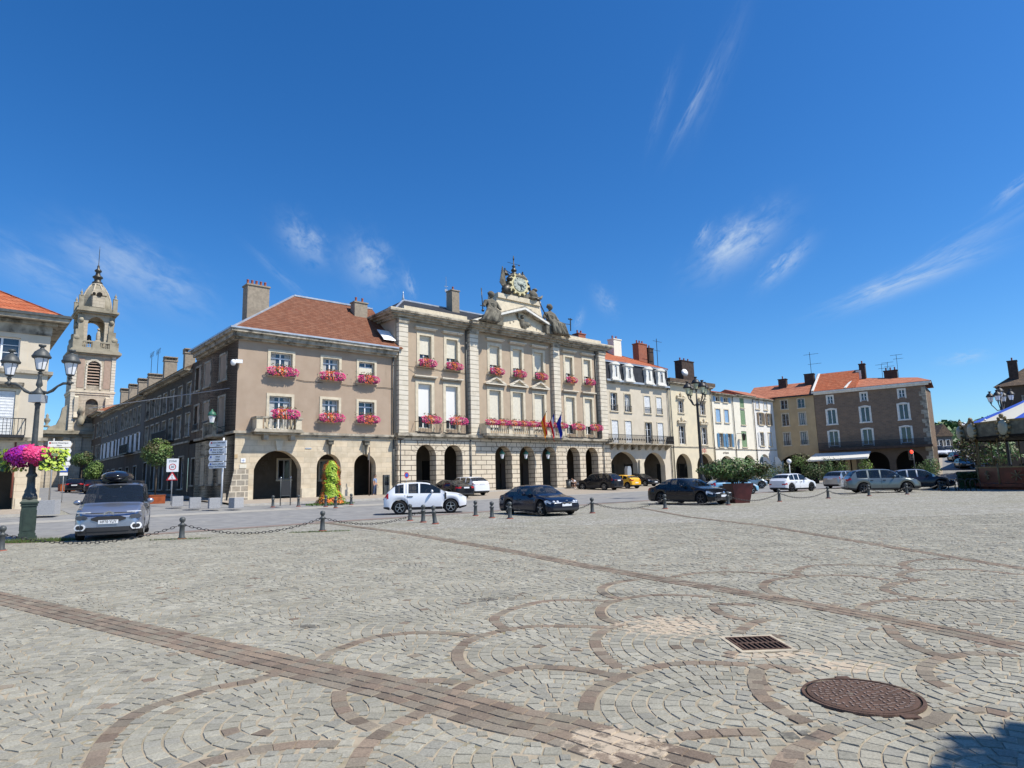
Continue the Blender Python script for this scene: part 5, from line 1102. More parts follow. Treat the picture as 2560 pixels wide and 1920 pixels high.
    mhc = (2.33, 4.74); g0, g1 = (1.95, 5.95), (2.5, 6.52)
    mh = gnd(2155, 1745); mhc = (mh.x, mh.y)
    gc = gnd(1893, 1612); 
    def blocked(x, y, e=.0):
        if (x-mhc[0])**2+(y-mhc[1])**2 < (.405+e)**2: return True
        return abs(x-gc.x) < .26+e and abs(y-gc.y) < .29+e
    seg = []
    cells = {}
    def addseg(a, b, w):
        i = len(seg); seg.append((a, b, w))
        n = max(1, int(math.hypot(b[0]-a[0], b[1]-a[1])/.3))
        for k in range(n+1):
            x = a[0]+(b[0]-a[0])*k/n; y = a[1]+(b[1]-a[1])*k/n
            for dx in (-1, 0, 1):
                for dy in (-1, 0, 1): cells.setdefault((int(x/.4)+dx, int(y/.4)+dy), set()).add(i)
    for l in lines:
        for a, b in zip(l, l[1:]): addseg(a, b, .068)
    for pts, rows in bands:
        for a, b in zip(pts, pts[1:]): addseg(a, b, rows*.062)
    def near(x, y, e=.034):
        for i in cells.get((int(x/.4), int(y/.4)), ()):
            a, b, w = seg[i]; dx, dy = b[0]-a[0], b[1]-a[1]; L2 = dx*dx+dy*dy
            if L2 == 0: continue
            t = max(0, min(1, ((x-a[0])*dx+(y-a[1])*dy)/L2))
            if math.hypot(x-a[0]-dx*t, y-a[1]-dy*t) < w+e: return True
        return False
    def resample(pts, step, off=0.):
        out = []; acc = 0; d = off
        L_ = [math.hypot(b[0]-a[0], b[1]-a[1]) for a, b in zip(pts, pts[1:])]; T = sum(L_)
        while d < T:
            r = d; i = 0
            while i < len(L_)-1 and r > L_[i]: r -= L_[i]; i += 1
            a, b = pts[i], pts[i+1]; t = r/max(L_[i], 1e-6); out.append((a[0]+(b[0]-a[0])*t, a[1]+(b[1]-a[1])*t, (b[0]-a[0])/max(L_[i], 1e-6), (b[1]-a[1])/max(L_[i], 1e-6))); d += step
        return out
    def course(pts, off, w, step, cols, ph=0, blockb=True):
        rs = resample(pts, step, ph)
        nrm = [(-q[3], q[2]) for q in rs]
        for i in range(len(rs)-1):
            (x0, y0, *_), (x1, y1, *_) = rs[i], rs[i+1]; n0, n1 = nrm[i], nrm[i+1]
            cx, cy = (x0+x1)/2+n0[0]*off, (y0+y1)/2+n0[1]*off
            if blocked(cx, cy, .03): continue
            if cy > 44: continue
            h = w/2; g = .004
            f = lambda x, y, n, o: (x+n[0]*o, y+n[1]*o)
            stone([f(x0, y0, n0, off-h+g), f(x1, y1, n1, off-h+g), f(x1, y1, n1, off+h-g), f(x0, y0, n0, off+h-g)], rng.choice(cols), .007)
    def smooth(l):
        if len(l) < 3: return l
        out = []
        for i in range(len(l)-1):
            p0 = l[max(i-1, 0)]; p1 = l[i]; p2 = l[i+1]; p3 = l[min(i+2, len(l)-1)]
            for k in range(4):
                t = k/4; out.append(tuple(.5*((2*p1[c])+(-p0[c]+p2[c])*t+(2*p0[c]-5*p1[c]+4*p2[c]-p3[c])*t*t+(-p0[c]+3*p1[c]-3*p2[c]+p3[c])*t**3) for c in (0, 1)))
        out.append(l[-1]); return out
    for l in lines: course(smooth(l), 0, .128, .135, browns)
    for pts, rows in bands:
        for r in range(rows): course(pts, (r-(rows-1)/2)*.118, .118, .165, browns, ph=(r % 2)*.08)
    # fish-scale fans of grey stone
    known = [(-1.63,4.78,1.12),(-1.29,3.46,.95),(.14,4.02,1.12),(-.2,5.51,1.2),(-1.0,6.35,.86),(.45,6.36,1.06),(.25,4.95,.9),(.76,7.85,1.05),(1.5,4.77,1.06),(2.2,6.38,1.45),(2.15,7.98,1.2),(2.27,9.45,1.1),(3.6,5.0,1.15),(2.6,3.6,1.1)]
    cs = list(known)
    j = -1
    while 3.1+1.5*j < 26:
        y = 3.1+1.5*j; i = -14
        while i < 15:
            x = .3*j+1.75*i+.1
            if abs(x) < .9*y+2.2 and all((x-k[0])**2+(y-k[1])**2 > 1.0 for k in known): cs.append((x+rng.uniform(-.08, .08), y+rng.uniform(-.06, .06), 1.13))
            i += 1
        j += 1
    cs.sort(key=lambda c: (-round(c[1]/1.5), c[0]))
    grid = {}
    for i, c in enumerate(cs):
        for gx in range(int((c[0]-c[2])//1), int((c[0]+c[2])//1)+1):
            for gy in range(int((c[1]-c[2])//1), int((c[1]+c[2])//1)+1): grid.setdefault((gx, gy), []).append(i)
    def owner(x, y):
        for i in reversed(grid.get((int(x//1), int(y//1)), ())):
            c = cs[i]
            if (x-c[0])**2+(y-c[1])**2 < c[2]**2: return i
        return -1
    YM = 22.5
    for i, (cx, cy, R_) in enumerate(cs):
        r = R_-.058
        while r > .05:
            n = max(3, int(2*math.pi*r/.118)); ph = rng.random()*6.28
            for k in range(n):
                t0 = ph+2*math.pi*k/n; t1 = ph+2*math.pi*(k+1)/n; tm = (t0+t1)/2; x = cx+r*math.cos(tm); y = cy+r*math.sin(tm)
                if y < 2.9 or y > YM or abs(x) > .86*y+.9: continue
                if owner(x, y) != i or blocked(x, y, .03) or near(x, y): continue
                g = .003+rng.random()*.004; dg = g/max(r, .1); ra, rb = r-.0568+g+rng.uniform(-.004, .004), r+.0568-g
                stone([(cx+q*math.cos(t), cy+q*math.sin(t)) for q, t in ((ra, t0+dg), (ra, t1-dg), (rb, t1-dg), (rb, t0+dg))], rng.choice(greys) if rng.random() > .012 else rng.choice(browns))
            r -= .1135
    # plain infill where no fan reaches
    y = 3.0
    while y < YM:
        x = -.86*y-.9
        while x < .86*y+.9:
            if owner(x, y) < 0 and not blocked(x, y, .03) and not near(x, y): stone([(x-.05, y-.05), (x+.05, y-.05), (x+.05, y+.05), (x-.05, y+.05)], rng.choice(greys))
            x += .116
        y += .116
    # small cut stones where the fans meet
    for sz in (4, 3, 2):
        for iy in range(int(2.9/CS), int(12.8/CS)):
            y = iy*CS
            for ix in range(int((-.86*y-.8)/CS), int((.86*y+.8)/CS)):
                if (ix, iy) in occ: continue
                if any((ix+i, iy+j) in occ for i in range(sz) for j in range(sz)): continue
                x0, y0 = ix*CS, iy*CS; s_ = sz*CS
                if blocked(x0+s_/2, y0+s_/2, .02): continue
                q = lambda: rng.uniform(-.005, .005)
                stone([(x0+q(), y0+q()), (x0+s_+q(), y0+q()), (x0+s_+q(), y0+s_+q()), (x0+q(), y0+s_+q())], rng.choice(greys))
                for i in range(sz+1):
                    for j in range(sz+1): occ.add((ix+i, iy+j))
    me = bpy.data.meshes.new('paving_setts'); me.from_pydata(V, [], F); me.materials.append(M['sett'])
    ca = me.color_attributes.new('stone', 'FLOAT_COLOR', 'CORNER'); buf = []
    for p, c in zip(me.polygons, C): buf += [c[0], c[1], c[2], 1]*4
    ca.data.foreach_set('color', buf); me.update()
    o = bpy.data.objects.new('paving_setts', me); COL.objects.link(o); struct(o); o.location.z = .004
    print('setts', len(C)//5)
    # sand bed under the laid stones
    mb = MB(); mb.add([(-3.6, 2.6, .003), (3.6, 2.6, .003), (20.5, 22.6, .003), (-20.5, 22.6, .003)], ((0, 1, 2, 3),)); struct(mb.build('sand_bed', M['sand']))
    return mhc, gc
MHC, GC = setts()
# ================================================================ plants
def cloud(mb, c, rad, n, size, mats, shell=.55, clump=7, seed=0, zmin=-1):
    rng = random.Random(seed); c = Vector(c); cl = []
    for k in range(clump):
        d = Vector((rng.gauss(0, 1), rng.gauss(0, 1), rng.gauss(0, .9))).normalized(); cl.append((d, rng.choice(mats), rng.uniform(.78, 1.14)))
    random.seed(seed)
    for i in range(n):
        d = Vector((rng.gauss(0, 1), rng.gauss(0, 1), rng.gauss(0, 1))).normalized()
        best = max(cl, key=lambda q: q[0].dot(d)+.0); r = (shell+(1-shell)*rng.random()**.6)*best[2]
        if d.z < zmin: continue
        p = c+Vector((d.x*rad[0]*r, d.y*rad[1]*r, d.z*rad[2]*r)); m = best[1] if rng.random() < .6 else rng.choice(mats)
        mb.leaf(p, size, m, Vector((d.x+rng.gauss(0, .5), d.y+rng.gauss(0, .5), d.z+rng.gauss(0, .5)+.3)))
def boxflower(seed, wide=1.7):
    t = thing('flower_box', '', 'flower box')
    mb = MB(); mb.box(-wide/2+.1, -.22, 0, wide/2-.1, .02, .2); mb.box(-wide/2+.06, -.24, .17, wide/2-.06, .04, .205); mb.build('planter', M['irong'], t)
    rng = random.Random(seed); mb = MB(); random.seed(seed)
    for k in range(260):
        x = rng.uniform(-wide/2, wide/2); mb.leaf((x, rng.uniform(-.34, .02), .2+rng.uniform(-.14, .34)*(1-abs(x/wide)*.8)), .10, rng.choice((0, 0, 1, 2)))
    for k in range(70):
        x = rng.gauss(0, wide*.2); mb.leaf((x, rng.uniform(-.25, 0), rng.uniform(.4, .72)), .12, rng.choice((1, 2, 2)), Vector((rng.gauss(0, 1), -1, .2)))
    mb.build('foliage', [M['leaf'], M['redleaf'], M['olive']], t)
    mb = MB()
    for k in range(520):
        x = rng.uniform(-wide/2-.08, wide/2+.08); e = math.sqrt(max(0, 1-(x/(wide/2+.1))**2)); a = rng.uniform(-1.4, 2.3)
        orange = abs(x+math.sin(seed)*.25) < wide*.20
        r = .30*e**.5; y = -.16-r*math.cos(a)*.9*(.7+.4*rng.random()); z = .24+r*math.sin(a)*(.75+.4*rng.random())
        mb.leaf((x, y, z), .085, rng.choice((3, 4, 4)) if orange and rng.random() < .75 else rng.choice((0, 1, 1, 2)), Vector((rng.gauss(0, .5), -1+rng.gauss(0, .4), .5+rng.gauss(0, .5))))
    mb.build('blossoms', [M['magenta'], M['pink'], M['hot'], M['coral'], M['orange']], t)
    return t
def flowers():
    P = [boxflower(1), boxflower(2), boxflower(3)]; used = [False]*3
    G = 'flower boxes on the window sills'
    def put(k, u, z, y, sc, label):
        p = MF.w(u, y, z)
        if not used[k]: o = P[k]; used[k] = True; o.location = p; o.rotation_euler = (0, 0, MF.a); o['label'] = label; o['group'] = G; o.scale = (sc, 1.1, 1.25)
        else: o = dup(P[k], p, MF.a, label, G); o.scale = (sc, 1.1, 1.25)
    w = 'beige corner wing'
    put(0, 3.29, 9.62, -.16, 1.35, 'flower box at the wide top window nearest the corner of the '+w)
    put(1, 7.41, 9.62, -.16, 1.2, 'pink and orange flower box at the middle top window of the '+w)
    put(2, 10.67, 9.62, -.16, 1.1, 'pink flower box at the top window with lowered blind on the '+w)
    put(1, 3.3, 6.25, -.85, 1.2, 'flower box standing on the stone balustrade balcony of the '+w)
    put(0, 7.41, 6.2, -.16, 1.2, 'flower box at the middle first floor window of the '+w)
    put(2, 10.67, 6.2, -.16, 1.15, 'flower box at the first floor window beside the downpipe of the '+w)
    ups = ((16.67,'first upper window from the left'),(19.7,'second upper window from the left'),(24.95,'left upper window above the first gable'),(28.0,'middle upper window above the middle gable'),(31.1,'upper window above the third gable'),(35.72,'upper window just right of the pediment bay'),(38.73,'last upper window on the right'))
    for i, (u, n) in enumerate(ups): put((i*2+1) % 3, u, 11.62, -.2, (1.05, 1.05, 1.0, .95, .95, .92, .9)[i], 'town hall flower box, '+n)
    for i, (u, n) in enumerate(((16.58,'leftmost tall window'),(19.58,'second tall window from the left'),(35.7,'tall window just right of the long balcony'),(38.7,'rightmost tall window'))): put(i % 3, u, 6.35, -.86, 1.15, 'town hall flower box on iron balconet, '+n)
    n = 8
    for k in range(n):
        nm = ('leftmost', 'second from the left', 'third from the left', 'fourth from the left', 'fourth from the right', 'third from the right', 'second from the right', 'rightmost')[k]
        p = MF.w(23.2+k*1.36, -1.35, 6.42); o = dup(P[k % 3], p, MF.a, nm+' flower box in the row on the long town hall balcony', 'flower boxes on the long balcony'); o.scale = (.92, 1.1, .95)
flowers()
def flower_column():
    g = gnd(827, 1262); t = thing('flower_tower', 'tall lime green and orange planted flower tower in front of the middle small arch', 'flower tower', (g.x, g.y, g.z), MF.a)
    mb = MB(); rng = random.Random(4); random.seed(4)
    mb.lathe([(.5,0),(.42,.8),(.36,2.1),(.15,2.6)], 0, 0, 0, 12); mb.build('frame', M['greeniron'], t)
    for nm, ms, sel in (('lime_foliage', [M['lime'], M['lime2']], 0), ('amber_foliage', [M['amber'], M['orange'], M['redleaf']], 1)):
        mb = MB()
        for k in range(4600):
            a = rng.uniform(0, 6.283); z = rng.random()*2.85; r = 1.0-.42*sstep(z/.9) if z < 2.1 else .58*math.sqrt(max(0.02, 1-((z-2.1)/.78)**2)); r += .05*math.sin(z*7+a*3)
            fr = -math.sin(a); side = math.cos(a)
            lime = (fr > .05 and -.85 < side < .42 and z > .45) or (side > .6 and z < 1.3 and fr > 0 and z < 1.2) or rng.random() < .10
            if (sel == 0) != lime: continue
            r *= rng.uniform(.82, 1.08); mb.leaf((r*math.cos(a), r*math.sin(a)*.8, .06+z), .15, rng.randrange(len(ms)), Vector((math.cos(a), math.sin(a), .5+rng.gauss(0, .4))))
        mb.build(nm, ms, t)
    mb = MB()
    for k in range(500):
        a = rng.uniform(0, 6.28); r = rng.uniform(.6, 1.35); mb.leaf((r*math.cos(a)*1.25, r*math.sin(a)*.8, rng.uniform(.02, .12)), .14, 0)
    mb.build('ground_leaves', M['leaf'], t)
    g2 = gnd(838, 1277)
flower_column()
def tree(name, label, loc, th, tr, rad, n, leaf, mats, seed, clump=12, cat='tree', group=None):
    t = thing(name, label, cat, loc, 0, group); rng = random.Random(seed)
    mb = MB(); mb.tube([(0, 0, -.1), (.02, 0, th*.5), (0, .03, th)], [tr*1.3, tr, tr*.8], 8)
    for k in range(6):
        a = k*1.05; mb.tube([(0, 0, th*.92), (rad[0]*.35*math.cos(a), rad[1]*.35*math.sin(a), th+rad[2]*.5), (rad[0]*.7*math.cos(a), rad[1]*.7*math.sin(a), th+rad[2]*(1+.3*rng.uniform(-1, 1)))], [tr*.6, tr*.35, tr*.12], 5)
    mb.build('trunk', M['bark'], t)
    mb = MB(); cloud(mb, (0, 0, th+rad[2]*.92), rad, n, leaf, list(range(len(mats))), .35, clump, seed); mb.build('crown', [M[q] for q in mats], t); return t
def planter_box(g, w, d, h, label, rz, m='corten'):
    t = thing('corten_planter', label, 'planter', g, rz); mb = MB(); mb.box(-w/2, -d/2, 0, w/2, d/2, h); mb.box(-w/2-.03, -d/2-.03, h-.05, w/2+.03, d/2+.03, h); mb.build('box', M[m], t)
    mb = MB(); mb.box(-w/2+.05, -d/2+.05, h, w/2-.05, d/2-.05, h+.02); mb.build('soil', M['bark'], t); return t
g = at(387, 1246, 46); g.z = gz(g.x, g.y); tg = g
planter_box(g, 1.5, 1.0, .6, 'rust red planter box with the round topped street tree near the granite blocks', SF.a)
tree('street_tree', 'round topped lollipop tree before the dark street facades, in the near rust planter', (g.x, g.y, g.z+.55), 2.05, .045, (1.12, 1.05, 1.08), 3800, .13, ['leaf', 'olive', 'leaf3', 'leaf2'], 8, 16)
g = gnd(166, 1224); g = at(166, 1224, 74); g.z = gz(g.x, g.y)
planter_box(g, 2.2, 1.4, .8, 'distant rust red planter box left of the parked dark hatchback', SF.a)
tree('street_tree', 'flat topped dark green tree behind the direction signs on the left', (g.x+.9, g.y+1, g.z), 2.9, .06, (1.25, 1.15, .85), 2400, .16, ['leaf', 'leaf2', 'olive'], 9, 14)
g = at(232, 1210, 66); g.z = gz(g.x, g.y)
tree('street_bush', 'bright green upright shrub behind the silver van roof box', (g.x, g.y, g.z+.2), 1.0, .05, (.9, .85, 1.15), 2400, .15, ['leaf', 'leaf3', 'leaf'], 10, 10, 'shrub')
# oleander in the burgundy planter
g = gnd(1848, 1257)
t = thing('oleander_planter', 'wide oleander bush in a burgundy tapered planter beside the black saloon', 'planter', g, R(8))
mb = MB(); mb.add([(-.42,-.42,0),(.42,-.42,0),(.42,.42,0),(-.42,.42,0),(-.62,-.62,1.08),(.62,-.62,1.08),(.62,.62,1.08),(-.62,.62,1.08)], [(0,3,2,1),(4,5,6,7),(0,1,5,4),(1,2,6,5),(2,3,7,6),(3,0,4,7)]); mb.build('pot', M['burg'], t)
mb = MB()
for k in range(16): a = k*.39; mb.tube([(.2*math.cos(a), .2*math.sin(a), 1.0), (.9*math.cos(a), .6*math.sin(a), 1.6), (1.9*math.cos(a)*random.uniform(.6,1), 1.1*math.sin(a), 2.0)], [.03, .02, .01], 4)
mb.build('stems', M['bark'], t)
mb = MB(); cloud(mb, (-.1, 0, 1.88), (2.25, 1.25, .66), 6200, .15, [0, 1, 2, 3], .15, 22, 31); mb.build('foliage', [M['olive'], M['leaf2'], M['olive'], M['leaf']], t)
mb = MB(); rr = random.Random(2)
for k in range(70):
    a = rr.uniform(0, 6.28); q = rr.random(); mb.leaf((-.1+2.1*q*math.cos(a), -abs(1.2*q*math.sin(a)), 1.95+.6*math.sqrt(1-q*q)*rr.uniform(-.6, 1)), .09, 0)
mb.build('blossoms', M['shut_w'], t)
# off-frame plane tree whose shadow falls into the foreground
tree('plane_tree', 'plane tree standing outside the right edge of the view, its shadow on the setts', (7.5, 1.85, 0), 3.6, .2, (2.15, 1.5, 1.5), 7000, .26, ['leaf', 'leaf2', 'leaf3'], 12, 18)
tree('plane_tree', 'second plane tree standing outside the lower right corner of the view', (8.7, 0.0, 0), 3.6, .2, (2.6, 1.9, 1.6), 8000, .26, ['leaf', 'leaf2', 'leaf3'], 13, 18)
# shrubs in front of the right hand houses
def shrub(label, px, py, Y, r, n, seed, mats=('leaf', 'leaf2', 'olive'), pot=True, h=None):
    p = at(px, py, Y); p.z = gz(p.x, p.y); t = thing('potted_shrub', label, 'shrub', p); mb = MB()
    if pot: mb.lathe([(.3,0),(.38,.5),(.42,.55)], 0, 0, 0, 10)
    else: mb.tube([(0,0,0),(0,0,r[2])], [.07,.03], 6)
    mb.build('pot' if pot else 'stem', M['dark'] if pot else M['bark'], t)
    mb = MB(); cloud(mb, (0, 0, h or (.5+r[2]*.8)), r, n, .16, list(range(len(mats))), .2, 8, seed); mb.build('foliage', [M[q] for q in mats], t)
shrub('small round olive tree before the dark ochre house arcade', 2003, 1185, 84, (1.35,1.0,1.0), 900, 41, ('olive','leaf3','olive'), False, 3.0)
shrub('low dark hedge shrub right of the white electric car', 2040, 1190, 82, (2.3,1.1,1.3), 1300, 42)
shrub('dark shrub under the left end of the white awning', 2075, 1185, 82, (1.3,1.0,1.8), 900, 43)
shrub('pale feathery grass plant in front of the timber cafe posts', 2165, 1180, 80, (1.1,.9,1.6), 900, 44, ('leaf3','olive','lime2'))
shrub('yellow flowering shrub under the white awning', 2106, 1180, 81, (.9,.8,1.5), 700, 45, ('lime2','olive','leaf'))
shrub('bright green shrub at the foot of the brown corner house', 2327, 1180, 78, (1.35,1.1,1.5), 1100, 46, ('leaf','leaf3','leaf'))
shrub('low shrub by the dark car, below the red traffic light', 2305, 1182, 79, (1.2,1.0,1.1), 800, 47)
shrub('low shrub between the oleander and the white electric car', 1915, 1190, 80, (1.6,1.1,1.2), 900, 48, ('olive','leaf2','leaf'))
shrub('dark clipped hedge before the shaded white house corner', 1950, 1190, 84, (2.2,1.0,1.4), 900, 49, ('leaf2','leaf2','olive'))
def bare_tree(label, px, Y, h, r, seed, n):
    p = at(px, 1150, Y); p.z = gz(p.x, p.y); tree('roadside_tree', label, p, h*.3, .16, (r, r, h*.4), n, .34, ['leaf2', 'olive', 'bark', 'leaf'], seed, 14)
bare_tree('thin dark roadside tree left of the carousel canopy edge', 2440, 88, 5.2, 2.6, 61, 1500)
bare_tree('dark leafy tree seen through the carousel posts', 2485, 80, 5.0, 3.0, 62, 1800)
bare_tree('dark roadside tree by the far end of the bridge road', 2465, 120, 4.6, 3.0, 63, 900)
# ================================================================ street furniture
def lantern(mb, gl, cx, cy, z, s=1.0, n=8):
    mb.lathe([(.05,-.14),(.09,-.10),(.04,-.04),(.13,0),(.15,.03)], cx, cy, z, n)
    gl.lathe([(.135*s,.03),(.225*s,.44)], cx, cy, z, n, 0, False)
    for k in range(4):
        a = math.pi/4+k*math.pi/2; mb.tube([(cx+.14*s*math.cos(a), cy+.14*s*math.sin(a), z+.03), (cx+.232*s*math.cos(a), cy+.232*s*math.sin(a), z+.45)], .012, 4)
    mb.lathe([(.24*s,.44),(.31*s,.46),(.33*s,.53),(.29*s,.57),(.27*s,.61),(.24*s,.68),(.15*s,.76),(.08*s,.81),(.06*s,.86),(.12*s,.89),(.13*s,.96),(.05*s,.97)], cx, cy, z, n+2)
def lamp_post(px, py, label, H=5.95, flowers=True):
    g = gnd(px, py); t = thing('lamp_post', label, 'street lamp', g, R(8)); mb = MB()
    mb.box(-.34, -.34, 0, .34, .34, .1); mb.box(-.29, -.29, .1, .29, .29, .2); mb.box(-.26, -.26, .2, .26, .26, 1.15)
    for sx in (-1, 1): mb.box(-.17, sx*.262-.006*sx, .3, .17, sx*.275, 1.0); mb.box(sx*.262-.006*sx, -.17, .3, sx*.275, .17, 1.0)
    mb.box(-.29, -.29, 1.15, .29, .29, 1.2); mb.box(-.32, -.32, 1.24, .32, .32, 1.30); mb.box(-.28,-.28,1.2,.28,.28,1.24)
    mb.taper(-.3, -.3, 1.30, .3, .3, 1.40, .07); base = mb.build('pedestal', M['greeniron'], t); base.rotation_euler = (0, 0, R(29)); base.scale = (.86, .86, 1)
    mb = MB(); mb.lathe([(.23,1.38),(.22,1.5),(.17,1.62),(.18,1.68),(.13,1.8),(.12,2.15),(.17,2.2),(.17,2.25),(.11,2.35),(.10,2.75),(.085,4.0),(.075,4.72),(.10,4.78),(.10,4.82),(.06,4.86)], 0, 0, 0, 12); mb.build('column', M['irong'], t)
    mb = MB(); mb.cbox(0, 0, 4.86, .42, .42, .28); mb.build('collar_box', M['signgrey'], t)
    mb = MB(); mb.lathe([(.2,5.14),(.19,5.22),(.10,5.34),(.05,5.42),(.11,5.5),(.09,5.62),(.05,5.8),(.08,5.86),(.05,5.9)], 0, 0, 0, 12)
    for sg in (-1, 1):
        pts = [(sg*.12, 0, 5.24), (sg*.30, 0, 5.22), (sg*.46, 0, 5.30), (sg*.62, 0, 5.46), (sg*.80, 0, 5.56), (sg*1.0, 0, 5.57)]; mb.tube(pts, [.07, .05, .06, .04, .05, .05], 8); mb.ball((sg*1.02, 0, 5.58), .09, 8, 6); mb.ball((sg*1.13, 0, 5.58), .04, 6, 4)
        mb.lathe([(.03,-.14),(.05,-.1),(.06,0),(.04,.06),(.06,.1)], sg*1.02, 0, 5.62, 8)
    mb.build('arms', M['irong'], t)
    for i, (x, z) in enumerate(((0, 6.05), (-1.02, 5.86), (1.02, 5.86))):
        a = MB(); gl = MB(); lantern(a, gl, x, 0, z, .95); ln = a.build('lantern', M['irong'], t); gl.build('glass', M['opal'], ln)
    if flowers:
        mb = MB(); mb.lathe([(.35,2.8),(.6,2.95),(.62,3.05),(.3,3.05)], 0, 0, 0, 14); bk = mb.build('flower_basket', M['irong'], t)
        rng = random.Random(6); random.seed(6); mb = MB()
        for k in range(3600):
            a = rng.uniform(0, 6.283); e = rng.gauss(0, .42)
            if abs(e) > 1.2: continue
            q = rng.uniform(.9, 1.05); x = .86*math.cos(a)*math.cos(e)*q; y = .8*math.sin(a)*math.cos(e)*q; z = 3.0+.40*math.sin(e)*q-.12*abs(math.cos(a))
            purple = x < -.15+.25*math.sin(3*a); mb.leaf((x, y, z), .115, rng.choice((0, 0, 3)) if purple else rng.choice((1, 1, 2)), Vector((math.cos(a), math.sin(a), .7*math.sin(e)+.2+rng.gauss(0, .3))))
        mb.build('blossoms', [M['magenta'], M['pink'], M['hot'], mat('violet_petal', (.42,.03,.48), .7)], bk)
        mb = MB()
        for k in range(1500):
            a = rng.uniform(0, 6.283); 
            if abs(math.cos(a)) < .62: continue
            z = rng.uniform(2.4, 3.15); d = rng.uniform(.80, 1.12)*(1 if z > 2.9 else .85+.15*(z-2.3)); x = d*math.cos(a); mb.leaf((x, .8*d*math.sin(a), z), .15, 0 if (z > 2.8 or abs(x) > .55) and rng.random() < .75 else (1 if rng.random() < .4 else 2), Vector((math.cos(a), math.sin(a)-.5, .5)))
        mb.build('trailing_leaves', [M['lime'], M['leaf'], M['leaf2']], bk)
    return t
lamp_post(66, 1348, 'dark green three lantern lamp post with a round pink and purple flower basket')
def lamp_big(p, label, s=1.0, n=4, glass='opaly', hh=8.2, rz=0):
    t = thing('lamp_post', label, 'street lamp', p, rz); mb = MB(); mb.lathe([(.35,0),(.33,.3),(.24,.5),(.22,1.2),(.26,1.3),(.14,1.5),(.11,3),(.09,hh-1.6),(.13,hh-1.5),(.07,hh-1.3),(.05,hh-.5)], 0, 0, 0, 12); mb.build('column', M['iron'], t)
    mb = MB(); k0 = []
    for k in range(n):
        a = 2*math.pi*k/n+.35; c, s_ = math.cos(a), math.sin(a); mb.tube([(0, 0, hh-1.45), (.35*c, .35*s_, hh-1.5), (.55*c, .55*s_, hh-1.2), (.72*c, .72*s_, hh-.98), (.75*c, .75*s_, hh-.8)], .04, 6); k0.append((.75*c, .75*s_))
    mb.build('arms', M['iron'], t)
    for x, y, z in [(c, s_, hh-.72) for c, s_ in k0]+[(0, 0, hh-.35)]:
        a = MB(); gl = MB(); lantern(a, gl, x, y, z, 1.0); ln = a.build('lantern', M['iron'], t); gl.build('glass', M[glass], ln)
    return t
p = at(1757, 1213, 47); p.z = gz(p.x, p.y); lamp_big(p, 'tall black five lantern lamp post rising behind the black saloon')
p = at(2532, 1213, 56); p.z = gz(p.x, p.y); lamp_big(p, 'black lamp post with grey lanterns peeking over the carousel roof', glass='opal', hh=8.0, rz=.3)
def bollard_mesh():
    t = thing('bollard', '', 'bollard'); mb = MB(); mb.lathe([(.115,0),(.11,.05),(.085,.09),(.075,.42),(.10,.45),(.10,.48),(.06,.50),(.05,.53),(.085,.58),(.095,.63),(.08,.68),(.03,.71)], 0, 0, 0, 12); mb.build('post', M['irong'], t)
    mb = MB(); mb.lathe([(.15,-.01),(.14,.03),(.12,.035)], 0, 0, 0, 10); mb.build('foot', M['pot'], t)
    return t
BP = bollard_mesh()
bpx = [(2,1378,'bollard at the left edge beside the flower lamp post'),(454,1348,'chain bollard right of the silver van'),(806,1328,'lone chain bollard on the open setts before the wing'),(1025,1302,'first of the close set bollards below the front of the white SUV'),(1058,1306,'bollard in the middle of the close set trio below the white SUV'),(1088,1310,'slightly leaning bollard at the right of the close set trio'),
 (1189,1290,'left of the three bollards just left of the black coupe'),(1230,1295,'middle of the three bollards by the tail of the black coupe'),(1275,1297,'bollard standing right in front of the black coupe rear wheel'),(1481,1283,'chain bollard just right of the black coupe'),(1663,1272,'chain bollard before the rear wheel of the black saloon'),(1821,1263,'bollard in front of the nose of the black saloon'),
 (1949,1254,'chain bollard below the white electric car'),(2071,1246,'chain bollard left of the grey SUV'),(2173,1240,'bollard before the grey SUV doors'),(2268,1236,'bollard at the front wheel of the grey SUV'),(2350,1226,'bollard before the dark car with the silver roof line')]
BPOS = []
for i, (x, y, l) in enumerate(bpx):
    g = gnd(x, y); BPOS.append(g)
    if i == 0: BP.location = g; BP['label'] = l; BP['group'] = 'chain bollards'
    else:
        o = dup(BP, g, 0, l, 'chain bollards')
        if i == 5: o.rotation_euler = (0, R(-7), 0)
for i, (x, y, l) in enumerate(((682,1268,'pavement bollard with pale knob left of the information frame'),(746,1266,'pavement bollard right of the information frame'),(814,1267,'pavement bollard at the left foot of the flower tower'),(839,1270,'pavement bollard in front of the flower tower'),(878,1262,'pavement bollard right of the flower tower'))):
    dup(BP, gnd(x, y, .13), 0, l, 'pavement bollards')
def chain(a, b, sag, label):
    a = a+Vector((0, 0, .47)); b = b+Vector((0, 0, .47)); mb = MB(); L_ = (b-a).length; n = max(8, int(L_/.11)); pts = []
    for i in range(n+1):
        t = i/n; p = a.lerp(b, t); p.z -= sag*4*t*(1-t); p.z = max(p.z, gz(p.x, p.y)+.03); pts.append(p)
    for i in range(n):
        p, q = pts[i], pts[i+1]; d = (q-p).normalized(); sd = d.cross(Vector((0, 0, 1))).normalized() if i % 2 else d.cross(d.cross(Vector((0, 0, 1)))).normalized()
        c = (p+q)/2; ring = [c+d*.075*math.cos(t*math.pi/4)+sd*.035*math.sin(t*math.pi/4) for t in range(9)]; mb.tube(ring, .010, 4)
    o = mb.build('chain', M['iron']); tag(o, label, 'chain', 'chains between the bollards')
